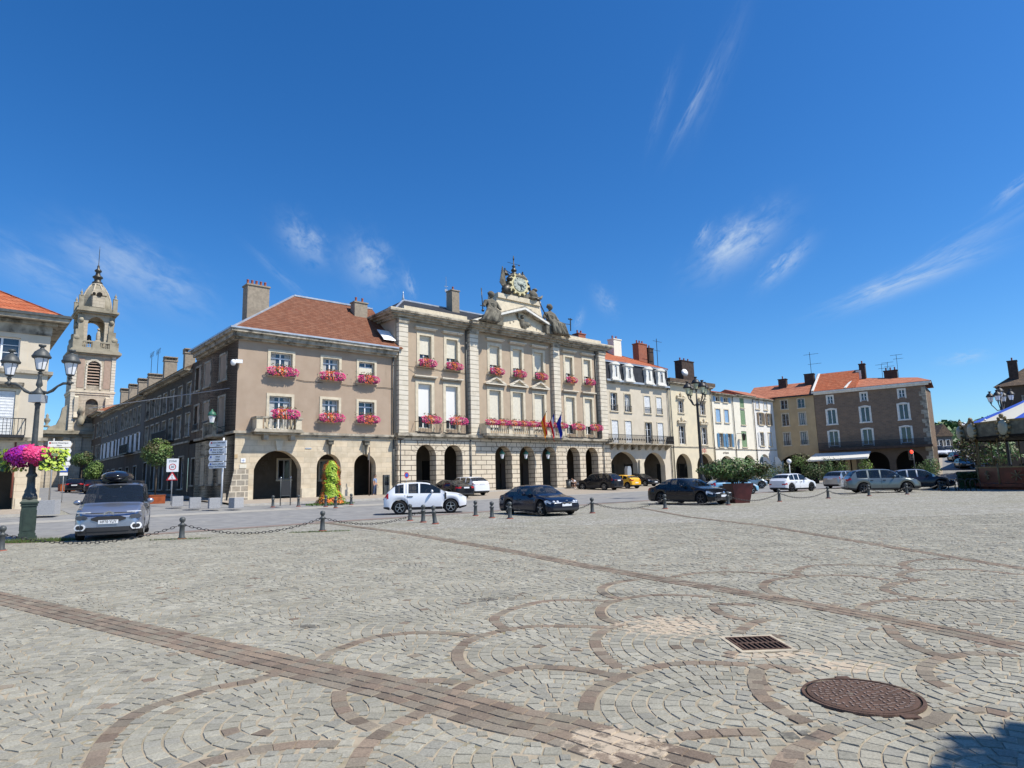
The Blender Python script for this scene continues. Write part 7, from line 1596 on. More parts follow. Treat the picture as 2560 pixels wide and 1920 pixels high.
def clock():
    t = thing('roof_clock', 'gilded scalloped clock held by an eagle and figure on top of the town hall pediment', 'clock', MF.w(27.9, -.55, 20.05), MF.a); t.scale = (1.08, 1, .66); cz = 2.0
    mb = MB(); P = []
    for k in range(96):
        a = 2*math.pi*k/96; r = 1.32+.34*(1 if math.cos(12*a) > .05 else 0); P.append((r*.78*math.cos(a), cz+r*1.1*math.sin(a)))
    mb.prism(P, 'y', -.35, -.12); mb.build('gilded_rim', M['clockcream'], t)
    mb = MB(); P = [(.82*math.cos(a*math.pi/20), cz+1.16*math.sin(a*math.pi/20)) for a in range(40)]; mb.prism(P, 'y', -.41, -.35); mb.build('dial', M['clockface'], t)
    mb = MB()
    for k in range(12): a = k*math.pi/6; c, s = math.cos(a), math.sin(a); mb.beam((.6*c, -.42, cz+.9*s), (.76*c, -.42, cz+1.1*s), .07, .02)
    mb.beam((0, -.44, cz), (.18, -.44, cz-.95), .1, .02); mb.beam((0, -.44, cz), (.5, -.44, cz-.35), .12, .02); mb.build('hands_and_numerals', M['iron'], t)
    mb = MB(); mb.ball((0,-.44,cz+.1), (.4,.04,.35), 8, 5, 0, .5); mb.build('dial_relief', M['clockface'], t)
    mb = MB(); mb.ball((0, .35, 1.6), (1.55, .6, 1.7), 14, 10, 0, .22); mb.box(-1.5, -.1, 0, 1.6, .8, .9); mb.ball((.1, .1, 3.2), (1.2, .6, .6), 10, 6, 0, .25); mb.build('clock_case', M['statue'], t)
    # raised wing at the left, dark folded wing at the right, bird
    mb = MB()
    for k in range(9): mb.tube([(-1.1-.06*k, .1, .9+.1*k), (-1.9+.02*k, .0, 1.3+.2*k), (-2.35+.05*k, -.05, 1.9+.32*k)], [.16, .13, .05], 5)
    mb.build('left_wing', M['statue'], t); mb = MB()
    for k in range(8): a = .25+k*.15; mb.tube([(.5, .3, 2.6), (1.0+.5*math.cos(a), .25, 2.2+1.2*math.sin(a)), (1.35+.55*math.cos(a*.8), .2, 1.0+1.9*math.sin(a*.9))], [.2, .16, .07], 5)
    mb.build('right_wing', M['bronze'], t)
    mb = MB(); mb.ball((2.0, .0, .9), (.55, .4, .75), 8, 6, 0, .3); mb.ball((2.2, -.1, 1.75), (.3, .28, .3), 8, 6, 0, .2); mb.tube([(2.3,-.1,.5),(2.9,-.1,.55),(3.2,-.1,1.1)], [.3,.2,.08], 6); mb.ball((1.9,-.2,.25), (.6,.4,.3), 8, 5, 0, .3); mb.build('child_figure', M['statue'], t)
    mb = MB(); mb.ball((-1.5, -.1, .8), (.6, .45, .85), 8, 6, 0, .3); mb.ball((-1.2, -.2, 2.6), (.35, .3, .35), 8, 6, 0, .3); mb.build('supporting_figure', M['bronze'], t)
    mb = MB(); mb.box(-1.45, -.72, .45, -1.33, -.6, 1.15); mb.box(-1.62, -.72, .82, -1.16, -.6, .94); mb.build('small_cross', M['clockcream'], t)
    mb = MB(); mb.tube([(-.2,.3,3.3),(-.2,.3,6.9)], .05, 6); mb.lathe([(.05,3.6),(.3,3.7),(.32,4.0),(.14,4.2),(.3,4.35),(.28,4.6),(.1,4.9),(.2,5.1),(.14,5.3)], -.2, .3, 0, 8)
    mb.tube([(-1.0,.3,5.6),(.6,.3,5.6)], .035, 4); mb.ball((-.2,.3,6.4), (.09,.09,.3), 6, 5); mb.ball((.5,.3,5.55),(.12,.05,.12),6,4); mb.build('weather_vane', M['bronze'], t)
    for x, z in ((-1.35, 3.45), (.95, 3.55)):
        mb = MB(); mb.lathe([(.42,0),(.36,.12),(.24,.4),(.18,.6),(.06,.68)], x, .3, z, 10); mb.tube([(x,.3,z+.65),(x,.3,z+1.05)], .08, 5); mb.tube([(x,.3,z+.8),(-.2,.3,z+.2)], .05, 5); mb.build('bell', M['bronze'], t)
clock()
# ================================================================ cars
def lerp_prof(P, x):
    if x <= P[0][0]: return P[0][1]
    for (a, za), (b, zb) in zip(P, P[1:]):
        if x <= b: t = (x-a)/(b-a) if b > a else 0; return za+(zb-za)*t
    return P[-1][1]
def smooth_prof(P, x, w=.07): return sum(lerp_prof(P, x+d*w) for d in (-2, -1, 0, 1, 2))/5
def car(name, label, pos, head, prof, L_, W_, wb, fo, wr=.33, gc=.2, belt=.95, pm=None, group=None, clad=None, rim='rim', glass_x=None, plate='platey', roofm=None, hl=(.62,.78), tl=(.75,.95), pillars=(0,), sc=1, near=True, tumble=.30, grille=(.38,.6,.45), extra=None, openroof=False, twoface=None):
    """x from tail (-L/2) to nose (+L/2); prof = centre line height from tail to nose; glass where the roof line runs above the belt."""
    t = thing(name, label, 'car', pos, head, group, sc); hL = L_/2; glass_x = glass_x or (-hL+.62, 9)
    hw = W_/2
    xf = hL-fo; xr = xf-wb; ra = wr+.075; st = []
    x = -hL
    while x < hL: st.append(x); x += .035 if (min(abs(x-xf), abs(x-xr)) < ra+.05 or hL-abs(x) < .3) else .09
    st.append(hL)
    NS = 7
    def ring(x):
        e = min(1, (hL-x)/.55) if x > 0 else min(1, (hL+x)/.42)
        pl = (1-.20*(1-e)**2.2) if x > 0 else (1-.12*(1-e)**2.2)
        w = hw*pl; zt = smooth_prof(prof, x); zb = gc+.10*max(0, 1-(hL-abs(x))/.35)
        for c in (xf, xr):
            if abs(x-c) < ra: zb = max(zb, wr+math.sqrt(ra*ra-(x-c)**2)*1.0-.0)
        bl = min(belt+.04*(-x/hL), zt-.05); cab = max(0, zt-bl-.05)
        P = []
        for k in range(NS):
            s = k/(NS-1); z = zb+(bl-zb)*s; bulge = (1-.045*abs(s-.45)**1.5*3)-.03*(s > .9); P.append((w*bulge, z))
        wt = w*.965-cab*tumble-.02
        if cab < .12: wt = w*.93
        P.append((wt, zt-.035-.03*min(1, cab*3))); P.append((wt*.86, zt-.012)); P.append((wt*.45, zt)); P.append((0, zt+.006))
        return P, zt, bl, cab
    rings = [ring(x) for x in st]; np_ = NS+4
    SIDED = ('side_window', 'headlight', 'tail_light')
    parts = {'body': MB(), 'cladding': MB(), 'windscreen': MB(), 'side_window': MB(), 'rear_window': MB(), 'headlight': MB(), 'tail_light': MB(), 'roof': MB(), 'grille': MB()}
    roof_x = [x for x, r in zip(st, rings) if r[3] > .3]; 
    ztop = max(r[1] for r in rings)
    cx0 = min(roof_x) if roof_x else 0; cx1 = max(roof_x) if roof_x else 0
    for i in range(len(st)-1):
        xa, xb = st[i], st[i+1]; A, B_ = rings[i], rings[i+1]; xm = (xa+xb)/2; zt = (A[1]+B_[1])/2; cab = (A[3]+B_[3])/2; slope = (B_[1]-A[1])/(xb-xa)
        for k in range(np_-1):
            zc = (A[0][k][1]+A[0][k+1][1]+B_[0][k][1]+B_[0][k+1][1])/4; cls = 'body'
            if clad and zc < clad and k < NS-1: cls = 'cladding'
            if k == NS-1 and cab > .22 and glass_x[0] < xm < glass_x[1]:
                fr_ = (xm-cx0)/(cx1-cx0+1e-6)
                if not any(abs(fr_-p) < .022 for p in pillars): cls = 'side_window'
            if k >= NS and cab > .06:
                if slope < -.38 and xm > 0-.2: cls = 'windscreen'
                elif slope > .38 and xm < 0: cls = 'rear_window' if cab > .1 else 'body'
                elif roofm: cls = 'roof'
            if roofm and k == NS-1 and cab > .06 and cls == 'body': cls = 'roof'
            if k == 0 and zc < gc+.25 and not clad: cls = 'cladding' if zc < gc+.1 else 'body'
            if xm > hL-.42 and hl[0] < zc < hl[1] and k < NS: cls = 'headlight'
            if xm < -hL+.26 and tl[0] < zc < tl[1] and k < NS: cls = 'tail_light'
            for sg in (-1, 1):
                q = [(xa, sg*A[0][k][0], A[0][k][1]), (xb, sg*B_[0][k][0], B_[0][k][1]), (xb, sg*B_[0][k+1][0], B_[0][k+1][1]), (xa, sg*A[0][k+1][0], A[0][k+1][1])]
                if sg < 0: q.reverse()
                key = (cls, sg) if cls in SIDED else cls; parts.setdefault(key, MB()).add(q, ((0, 1, 2, 3),), 0, True)
        q = [(xa, -A[0][0][0], A[0][0][1]), (xb, -B_[0][0][0], B_[0][0][1]), (xb, B_[0][0][0], B_[0][0][1]), (xa, A[0][0][0], A[0][0][1])]; parts['cladding'].add(q, ((0, 1, 2, 3),))
    for (x, r, sg) in ((st[-1], rings[-1], 1), (st[0], rings[0], -1)):
        P = r[0]; C = 12
        for k in range(np_-1):
            zc = (P[k][1]+P[k+1][1])/2
            for c in range(C):
                a, b = -1+2*c/C, -1+2*(c+1)/C; ac = abs((a+b)/2); cls = 'body'
                if zc < gc+.22 or (clad and zc < clad): cls = 'cladding'
                if sg > 0 and hl[0] < zc < hl[1] and ac > .58: cls = 'headlight'
                if sg < 0 and tl[0] < zc < tl[1] and ac > .62: cls = 'tail_light'
                if sg > 0 and grille and grille[0] < zc < grille[1] and ac < grille[2]: cls = 'grille'
                bz = .05*sg
                def pp(f, kk): 
                    y = f*P[kk][0]; return (x+bz*(1-f*f), y, P[kk][1])
                key = (cls, 1 if a+b > 0 else -1) if cls in SIDED else cls; parts.setdefault(key, MB()).add([pp(a, k), pp(b, k), pp(b, k+1), pp(a, k+1)], ((0, 1, 2, 3),), 0, True)
    mats = {'body': pm, 'cladding': M['plastic'], 'windscreen': M['carglass'], 'side_window': M['carglass'], 'rear_window': M['carglass'], 'headlight': M['lamp'], 'tail_light': M['tail'], 'roof': roofm or pm, 'grille': M['plastic']}
    for k, b in parts.items():
        k = k[0] if isinstance(k, tuple) else k
        if b.f:
            o = b.build(k, mats[k], t)
            import bmesh as _b
            bm = _b.new(); bm.from_mesh(o.data); _b.ops.remove_doubles(bm, verts=bm.verts, dist=.0008); _b.ops.recalc_face_normals(bm, faces=bm.faces); bm.to_mesh(o.data); bm.free()
    # well liners, wheels
    mb = MB()
    for c in (xf, xr): mb.box(c-ra*.96, -hw+.24, gc, c+ra*.96, hw-.24, wr+ra*.8)
    mb.build('wheel_well', M['dark'], t)
    if cx1-cx0 > .8:
        mb = MB(); mb.box(cx0-.1, -hw*.86, gc+.08, cx1+.35, hw*.86, belt-.38); mb.box(cx1+.1, -hw*.84, belt-.38, cx1+.45, hw*.84, belt-.10); mb.build('cabin_floor', M['dark'], t)
        mb = MB(); xs_ = cx0+(cx1-cx0)*.62
        for xx in (xs_, xs_-.9):
            for y in (-.37, .37): mb.box(xx-.09, y-.24, belt-.4, xx+.06, y+.24, belt+.14); mb.ball((xx-.03, y, belt+.24), (.06, .13, .09), 8, 5)
        mb.pieces('seat', M['irong'], t, 2); mb = MB(); mb.tube([(cx1+.02+.05*math.cos(q*.7), .37+.18*math.cos(q*.7), belt-.02+.17*math.sin(q*.7)) for q in range(10)], .018, 5); mb.build('steering_wheel', M['plastic'], t)
    for c in (xf, xr):
        for sg in (-1, 1):
            w = MB(); y0 = sg*(hw-.115); vs = []
            prof_ = [(wr*.66,-.10),(wr*.9,-.105),(wr,-.07),(wr,.07),(wr*.9,.105),(wr*.66,.10)]; n = 24
            for r_, dy in prof_:
                for j in range(n): a = 2*math.pi*j/n; vs.append((c+r_*math.cos(a), y0+dy, wr+r_*math.sin(a)))
            w.add(vs, [(i*n+j, i*n+(j+1) % n, (i+1)*n+(j+1) % n, (i+1)*n+j) for i in range(5) for j in range(n)], 0, True)
            wo = w.build('wheel', M['rubber'], t); r = MB(); yo = y0+sg*.085
            vs = [(c+wr*.68*math.cos(2*math.pi*j/n), yo-sg*.05, wr+wr*.68*math.sin(2*math.pi*j/n)) for j in range(n)]; r.add(vs, [tuple(range(n))], 1)
            for j in range(n):
                a, b = 2*math.pi*j/n, 2*math.pi*(j+1)/n; r.quad((c+wr*.60*math.cos(a), yo, wr+wr*.60*math.sin(a)), (c+wr*.60*math.cos(b), yo, wr+wr*.60*math.sin(b)), (c+wr*.69*math.cos(b), yo, wr+wr*.69*math.sin(b)), (c+wr*.69*math.cos(a), yo, wr+wr*.69*math.sin(a)))
            for j in range(5): a = 2*math.pi*j/5+.3; r.beam((c+.03*math.cos(a), yo-sg*.01, wr+.03*math.sin(a)), (c+wr*.63*math.cos(a), yo-sg*.01, wr+wr*.63*math.sin(a)), .075, .03)
            r.ball((c, yo, wr), (.05, .02, .05), 8, 4); r.build('rim', [M[rim], M['dark']], wo)
    if plate:
        for sg in (-1, 1):
            mb = MB(); xx = sg*(hL+.055); z = gc+.28 if sg > 0 else (tl[0]-.05 if twoface is None else twoface); z = .48 if sg > 0 else z
            mb.box(min(xx, xx+sg*.012), -.26, z-.055, max(xx, xx+sg*.012), .26, z+.055); mb.build('number_plate', M[plate], t)
    for sg in (-1, 1):
        xm_ = cx1-.18; mb = MB(); mb.ball((xm_, sg*(hw+.085), belt+.10), (.07, .12, .085), 8, 6); mb.box(xm_-.02, min(sg*(hw-.08), sg*(hw+.04)), belt+.02, xm_+.03, max(sg*(hw-.08), sg*(hw+.04)), belt+.06); mb.build('mirror', pm, t)
    if near:
        for sg in (-1, 1):
            mb = MB()
            for f in pillars[:2]:
                x = cx0+(cx1-cx0)*(f if f else .5); mb.box(x-.006, sg*hw*.992-.004, gc+.15, x+.006, sg*hw*.992+.004, belt-.05)
            for f in pillars[:2]: x = cx0+(cx1-cx0)*(f if f else .5)+.1; mb.box(x, sg*hw*.985-.02, belt-.17, x+.18, sg*hw*.985+.02, belt-.13)
            mb.build('door_trim', M['plastic'], t)
    return t
SUVP = lambda L_, H_, hood=.98, tail=1.0: [(-L_/2,tail-.06),(-L_/2+.05,tail),(-L_/2+.12,tail+.02),(-L_/2+.52,H_-.12),(-L_/2+.95,H_-.02),(-.3,H_),(.35,H_-.03),(.62,H_-.10),(1.28,hood+.03),(L_/2-.35,hood-.10),(L_/2-.06,hood-.24),(L_/2,hood-.34)]
SEDP = lambda L_, H_, hood=.86, tail=.92: [(-L_/2,tail-.14),(-L_/2+.06,tail-.02),(-L_/2+.55,tail+.03),(-L_/2+1.35,H_-.05),(-L_/2+1.9,H_),(.05,H_-.01),(.35,H_-.07),(1.05,hood+.05),(L_/2-.5,hood-.08),(L_/2-.08,hood-.22),(L_/2,hood-.3)]
HATP = lambda L_, H_, hood=.92, tail=.98: [(-L_/2,tail-.1),(-L_/2+.05,tail+.02),(-L_/2+.65,H_-.10),(-L_/2+1.15,H_-.01),(-.1,H_),(.35,H_-.08),(1.1,hood+.03),(L_/2-.4,hood-.1),(L_/2-.06,hood-.24),(L_/2,hood-.32)]
# 1 silver blue van-like people carrier facing the camera
def van():
    g = gnd(269, 1352); hd = math.radians(-63.4); L_, H_ = 4.4, 1.80; F = Vector((math.cos(hd), math.sin(hd), 0)); pos = Vector((g.x, g.y, 0))-F*(L_/2+.02)
    prof = [(-2.2,1.0),(-2.15,1.72),(-2.0,1.79),(-1.0,1.81),(.3,1.79),(.62,1.72),(1.25,1.14),(1.7,1.06),(2.02,.93),(2.14,.80),(2.2,.70)]
    p_ = paint('silver_blue_car_paint', (.33,.36,.44), .75, .3)
    t = car('parked_car', 'silver blue people carrier with black roof box facing the viewer beside the flower lamp', pos, hd, prof, L_, 1.88, 2.78, .86, .335, .19, 1.08, p_, None, .33, glass_x=(-1.9, .95), plate=None, hl=(9,9.1), tl=(.9,1.3), pillars=(.35,.68), sc=1.05, tumble=.17, grille=None)
    t.location.z = gz(pos.x, pos.y); X = 2.2
    def fx(y, z=.6): return X+.05*(1-(y/.75)**2)-.22*max(0, abs(y)-.55)
    def plate_box(name, y0, y1, z0, z1, m, dep=.02, par=None, x=None, seg=6, rnd=0):
        mb = MB()
        for i in range(seg):
            a = y0+(y1-y0)*i/seg; b = y0+(y1-y0)*(i+1)/seg; xa, xb = (fx(a) if x is None else x)+dep, (fx(b) if x is None else x)+dep
            za = zb_ = 0
            e = lambda y: rnd*max(0, (abs((y-(y0+y1)/2)/((y1-y0)/2))-.72)/.28)**2
            mb.add([(xa, a, z0+e(a)), (xb, b, z0+e(b)), (xb, b, z1-e(b)), (xa, a, z1-e(a)), (xa-.06, a, z0+e(a)), (xb-.06, b, z0+e(b)), (xb-.06, b, z1-e(b)), (xa-.06, a, z1-e(a))], [(0,1,2,3),(0,1,5,4),(3,2,6,7),(0,3,7,4),(1,2,6,5)], 0)
        return mb.build(name, m, par or t)
    plate_box('lower_grille', -.56, .56, .30, .42, M['plastic'], .03); plate_box('upper_grille', -.46, .46, .60, .76, M['plastic'], .025, rnd=.05); plate_box('bonnet_slot', -.62, .62, .845, .868, M['plastic'], .012)
    plate_box('bumper_insert', -.8, .8, .20, .30, M['plastic'], .012)
    mb = MB(); mb.box(X+.075, -.265, .53, X+.09, .265, .645); pn = mb.build('number_plate', M['platey'], t); txt('HF70 YUY', .115, pn, (X+.092, 0, .588), (math.pi/2, 0, math.pi/2), 'black', sx=.88)
    for sg in (-1, 1):
        plate_box('headlight', *sorted((sg*.56, sg*.88)), .66, .79, mat('dark_headlight', (.05,.06,.08), .08, spec=.9), .03, rnd=.05)
        r = plate_box('fog_light_ring', *sorted((sg*.60, sg*.90)), .34, .53, M['white'], .035, rnd=.07); plate_box('fog_light', *sorted((sg*.645, sg*.855)), .375, .495, M['plastic'], .042, r, rnd=.04)
        plate_box('day_light', *sorted((sg*.48, sg*.86)), .872, .90, M['lamp'], .005)
    for k in range(2): mb = MB(); mb.beam((X+.05, -.14, .80+.045*k), (X+.05, 0, .86+.045*k), .022, .03); mb.beam((X+.05, .14, .80+.045*k), (X+.05, 0, .86+.045*k), .022, .03); mb.build('chevron_badge', M['chrome'], t)
    for sg in (-1, 1): mb = MB(); mb.beam((X+.03, sg*.16, .835), (X-.02, sg*.7, .86), .02, .02); mb.build('chrome_strip', M['chrome'], t)
    mb = MB(); mb.ball((-.35, -.06, 2.0), (1.0, .50, .22), 16, 10); mb.box(-1.1, -.42, 1.87, .4, .32, 1.98); t2 = thing('roof_box', 'glossy black roof box strapped on the silver blue people carrier', 'roof box', t.matrix_basis @ Vector((0, 0, 0)) if 0 else t.location, hd, None, 1.05); mb.build('shell', paint('gloss_black_box', (.012,.012,.015), 0, .15), t2)
    mb = MB(); 
    for x in (-.95, .25): mb.box(x, -.75, 1.83, x+.06, .75, 1.87)
    for sg in (-1, 1): mb.box(-1.6, sg*.68-.02, 1.80, .5, sg*.68+.02, 1.86)
    mb.build('roof_bars', M['iron'], t)
    for y in (-.42, .42): mb = MB(); mb.box(.95, y-.22, 1.02, 1.05, y+.22, 1.35); mb.ball((1.0, y, 1.42), (.06, .13, .12), 8, 6)
    mb = MB(); mb.box(1.18, -.62, 1.165, 1.24, -.25, 1.175); mb.build('dash_glint', M['signgrey'], t)
van()
def dirp(deg): return math.radians(deg)
wh = paint('white_car_paint', (.74,.76,.80)); bk = paint('black_car_paint', (.008,.009,.014), 0, .15); nv = paint('dark_blue_black_paint', (.008,.012,.028), .2, .15); gyp = paint('grey_green_car_paint', (.16,.185,.18), .4); sil = paint('silver_car_paint', (.40,.42,.43), .7); dkp = paint('dark_plum_car_paint', (.03,.026,.035), .4, .2); yel = paint('yellow_car_paint', (.85,.45,.01)); lb = paint('light_blue_car_paint', (.22,.46,.66)); gb = paint('grey_blue_car_paint', (.24,.31,.35), .5)
a = gnd(1005, 1287); b = gnd(1122, 1283); hd = math.atan2(b.y-a.y, b.x-a.x); m_ = (a+b)/2; nl = Vector((-math.sin(hd), math.cos(hd), 0))
pos = m_+nl*.8-Vector((math.cos(hd), math.sin(hd), 0))*(-.0); pos.z = gz(pos.x, pos.y)
dp = [(-2.17,.75),(-2.14,1.0),(-2.06,1.12),(-1.62,1.55),(-1.3,1.64),(-.4,1.68),(.1,1.64),(.4,1.54),(1.12,1.13),(1.7,1.06),(2.02,.96),(2.17,.78)]
t = car('parked_car', 'white compact SUV with roof rails crossing in front of the arcade', pos, hd, dp, 4.34, 1.85, 2.67, .84, .36, .24, 1.08, wh, None, .40, glass_x=(-1.6, .8), pillars=(.28,.34,.62), hl=(.85,1.0), tl=(.88,1.06), sc=.97, tumble=.24)
mb = MB(); 
for sg in (-1, 1): mb.tube([(-1.5, sg*.62, 1.66), (-1.3, sg*.63, 1.72), (.1, sg*.63, 1.73), (.35, sg*.6, 1.66)], .02, 6)
mb.build('roof_rail', M['plastic'], t)
mb = MB(); mb.box(1.0,-.935,.75,1.1,-.915,1.1); mb.build('wing_vent', M['plastic'], t)
def park(px, py, label, prof, L_, W_, pm, off=0, heading=132, rear=True, **kw):
    """bottom centre pixel of the end that faces the square."""
    g = gnd(px, py); hd = math.radians(heading); F = Vector((math.cos(hd), math.sin(hd), 0)); pos = g+F*(L_/2*(1 if rear else -1)); pos.z = gz(g.x, g.y)*.6+gz(pos.x, pos.y)*.4
    kk = dict(wb=2.65, fo=.85, wr=.33, gc=.2, belt=.95); kk.update(kw); return car('parked_car', label, pos, hd, prof, L_, W_, pm=pm, **kk)
park(1166, 1247, 'black saloon with red tail lights parked behind the white SUV', SEDP(4.6,1.45,.9,1.0), 4.6, 1.82, bk, belt=.93, tl=(.76,.9), pillars=(.45,.75), near=False, twoface=.82)
park(1206, 1240, 'white crossover with dark rear window parked nose to the arcade', SUVP(4.4,1.6), 4.4, 1.82, wh, belt=1.0, clad=.42, tl=(.95,1.08), pillars=(.3,.62), near=False, twoface=.98)
a = gnd(1265, 1285); b = gnd(1351, 1290); hd = math.radians(-58); m_ = (gnd(1351, 1290)); F = Vector((math.cos(hd), math.sin(hd), 0)); nl = Vector((-F.y, F.x, 0))
pos = m_-F*1.38+nl*.80; pos.z = 0
cp = [(-2.29,.78),(-2.2,.92),(-1.75,.96),(-.95,1.33),(-.45,1.385),(.1,1.37),(.35,1.31),(1.0,.93),(1.8,.80),(2.2,.66),(2.29,.56)]
t = car('parked_car', 'glossy black coupe facing right with pale number plate near the bollards', pos, hd, cp, 4.58, 1.80, 2.76, .78, .335, .15, .88, nv, None, .22, glass_x=(-1.6, .9), pillars=(.42,), hl=(.56,.70), tl=(.72,.86), grille=(.40,.60,.30), sc=.98, plate='platey', tumble=.36)
for y in (-.14, .14): mb = MB(); mb.ball((2.32, y, .55), (.05, .11, .065), 10, 6); mb.build('kidney_grille', M['plastic'], t)
for y in (-.62, -.45, .45, .62): mb = MB(); mb.ball((2.25 if abs(y) < .5 else 2.2, y, .62), (.06, .07, .06), 8, 6); mb.build('round_headlight', M['lamp'], t)
mb = MB(); mb.lathe([(.04,0),(.04,.01)], 2.33, 0, .67, 10); mb.build('round_badge', M['white'], t)
park(1548, 1226, 'big black SUV with grey rear bumper parked right of the crouching person', SUVP(4.65,1.70,1.08,1.05), 4.65, 1.90, bk, heading=137, belt=1.05, clad=.45, tl=(1.0,1.2), pillars=(.3,.62), wr=.37, near=False)
park(1592, 1222, 'bright yellow hatchback between two black cars', HATP(4.06,1.44,.9,.98), 4.06, 1.75, yel, belt=.95, tl=(.8,.95), clad=.36, pillars=(.3,.62), near=False, twoface=.6)
park(1640, 1216, 'black hatchback facing out beside the yellow car', HATP(4.2,1.5), 4.2, 1.8, bk, heading=-48, rear=False, belt=.95, hl=(.66,.82), pillars=(.4,.7), near=False)
m_ = gnd(1750, 1263); hd = math.radians(-55.5); F = Vector((math.cos(hd), math.sin(hd), 0)); nl = Vector((-F.y, F.x, 0)); pos = m_-F*1.42+nl*.82; pos.z = 0
t = car('parked_car', 'black saloon with bright headlights parked beside the burgundy planter', pos, hd, SEDP(4.7,1.45,.92,.98), 4.7, 1.83, 2.84, .80, .34, .17, .92, bk, None, .24, rim='rimdk', glass_x=(-1.7, 1.0), pillars=(.38,.66), hl=(.60,.75), tl=(.75,.9), grille=(.45,.68,.36), tumble=.34)
mb = MB(); mb.ball((2.39, 0, .63), (.03, .09, .09), 10, 6); mb.build('round_badge', M['chrome'], t)
# dark blue cabriolet with driver
p = at(1757, 1215, 63); p.z = gz(p.x, p.y)
cb = [(-2.2,.85),(-2.1,.93),(-1.2,.97),(-1.1,.92),(-.2,.90),(.55,.92),(.62,.95),(1.6,.86),(2.1,.72),(2.2,.6)]
t = car('parked_car', 'dark blue open cabriolet with grey headrests behind the oleander', p, math.radians(168), cb, 4.4, 1.8, 2.6, .85, .33, .18, .90, nv, plate=None, hl=(.62,.76), tl=(.72,.86), near=False, pillars=())
mb = MB()
for x in (-.95, -.15):
    for y in (-.38, .38): mb.box(x, y-.22, .6, x+.14, y+.22, 1.05); mb.ball((x+.05, y, 1.16), (.07, .2, .12), 8, 6)
mb.pieces('seat', M['signgrey'], t, 2); mb = MB(); mb.add([(.75, -.68, .93), (.75, .68, .93), (.25, .6, 1.32), (.25, -.6, 1.32)], ((0, 1, 2, 3),)); mb.build('windscreen', M['carglass'], t)
q = t.matrix_basis if 0 else None
pp = p+Vector((-math.cos(math.radians(168))*-.0, 0, 0)); F = Vector((math.cos(R(168)), math.sin(R(168)), 0)); sl_ = p-F*.05+Vector((-F.y, F.x, 0))*.38
t3 = thing('person', 'driver with a pale flat cap sitting in the open blue cabriolet', 'person', sl_, R(168)+math.pi/2)
skin_mesh([[(0,0,.55,.14),(0,.02,.8,.15),(0,0,1.0,.16),(0,-.01,1.12,.06),(0,-.02,1.2,.055)],[(0,0,1.0,.16),(.2,-.02,1.0,.06),(.24,-.18,.78,.045),(.12,-.42,.88,.03)],[(0,0,1.0,.16),(-.2,-.02,1.0,.06),(-.24,-.18,.78,.045),(-.12,-.42,.88,.03)],[(0,0,.55,.14),(.1,-.4,.55,.08)],[(0,0,.55,.14),(-.1,-.4,.55,.08)]], 'body', M['skin'], t3)
skin_mesh([[(0,0,.6,.15),(0,.02,.8,.165),(0,0,1.0,.175),(0,0,1.06,.11)],[(0,0,1.0,.175),(.2,-.02,1.0,.075),(.235,-.14,.84,.06)],[(0,0,1.0,.175),(-.2,-.02,1.0,.075),(-.235,-.14,.84,.06)]], 'jacket', M['cap'], t3)
skin_mesh(hand(.12,-.42,.88,0,-1,0)+hand(-.12,-.42,.88,0,-1,0), 'hands', M['skin'], t3, 1); face(t3, 0, -.03, 1.31, M['skin'], M['hair'], 1, M['cap'])
# light blue, grey blue, electric white, silver, grey suv, dark car
m_ = gnd(1878, 1235); hd = R(2); F = Vector((math.cos(hd), math.sin(hd), 0)); pos = m_-F*1.2+Vector((0, .75, 0)); pos.z = gz(pos.x, pos.y)
car('parked_car', 'light blue small car with black roof half hidden behind the oleander', pos, hd, HATP(3.7,1.38,.93,.95), 3.7, 1.68, 2.4, .62, .31, .17, .92, lb, roofm=bk, hl=(.62,.78), near=False, pillars=(.5,))
m_ = gnd(1903, 1222); hd = R(-8); F = Vector((math.cos(hd), math.sin(hd), 0)); pos = m_-F*1.3+Vector((0, .8, 0)); pos.z = gz(pos.x, pos.y)
car('parked_car', 'grey blue car behind the light blue one', pos, hd, HATP(4.2,1.5,1.02,1.0), 4.2, 1.78, 2.6, .6, .34, .18, 1.0, gb, near=False, pillars=(.4,.7))
m_ = gnd(1980, 1230); hd = R(30); F = Vector((math.cos(hd), math.sin(hd), 0)); pos = m_+F*1.3+Vector((-F.y, F.x, 0))*.8; pos.z = gz(pos.x, pos.y)
t = car('parked_car', 'white electric hatchback with dark rear window seen from behind', pos, hd, HATP(4.3,1.57,1.0,1.02), 4.3, 1.82, 2.66, .85, .35, .19, 1.0, wh, None, .36, rim='rimdk', hl=(.8,.9), tl=(.62,.74), pillars=(.32,.62), sc=.96, twoface=.6)
g = gnd(2076, 1221); hd = R(28); F = Vector((math.cos(hd), math.sin(hd), 0)); pos = g+F*1.35+Vector((-F.y, F.x, 0))*-.75; pos.z = gz(pos.x, pos.y)
car('parked_car', 'silver people carrier with big rear window left of the grey SUV', pos, hd, SUVP(4.5,1.62,1.0,1.0), 4.5, 1.84, sil and 2.7, .85, .33, .2, 1.0, sil, None, None, tl=(.95,1.3), near=False, pillars=(.3,.62))
a = gnd(2138, 1234); b = gnd(2238, 1232); hd = R(-11); m_ = b+Vector((.85, 0, 0)); F = Vector((math.cos(hd), math.sin(hd), 0)); pos = m_-F*1.42+Vector((-F.y, F.x, 0))*.82; pos.z = gz(pos.x, pos.y)
t = car('parked_car', 'large grey green SUV in side view with roof rails before the brown house', pos, hd, SUVP(4.72,1.68,1.05,1.05), 4.72, 1.88, 2.79, .92, .36, .22, 1.04, gyp, None, .42, rim='rimdk', hl=(.84,.96), tl=(.9,1.05), pillars=(.32,.62), grille=(.62,.88,.5))
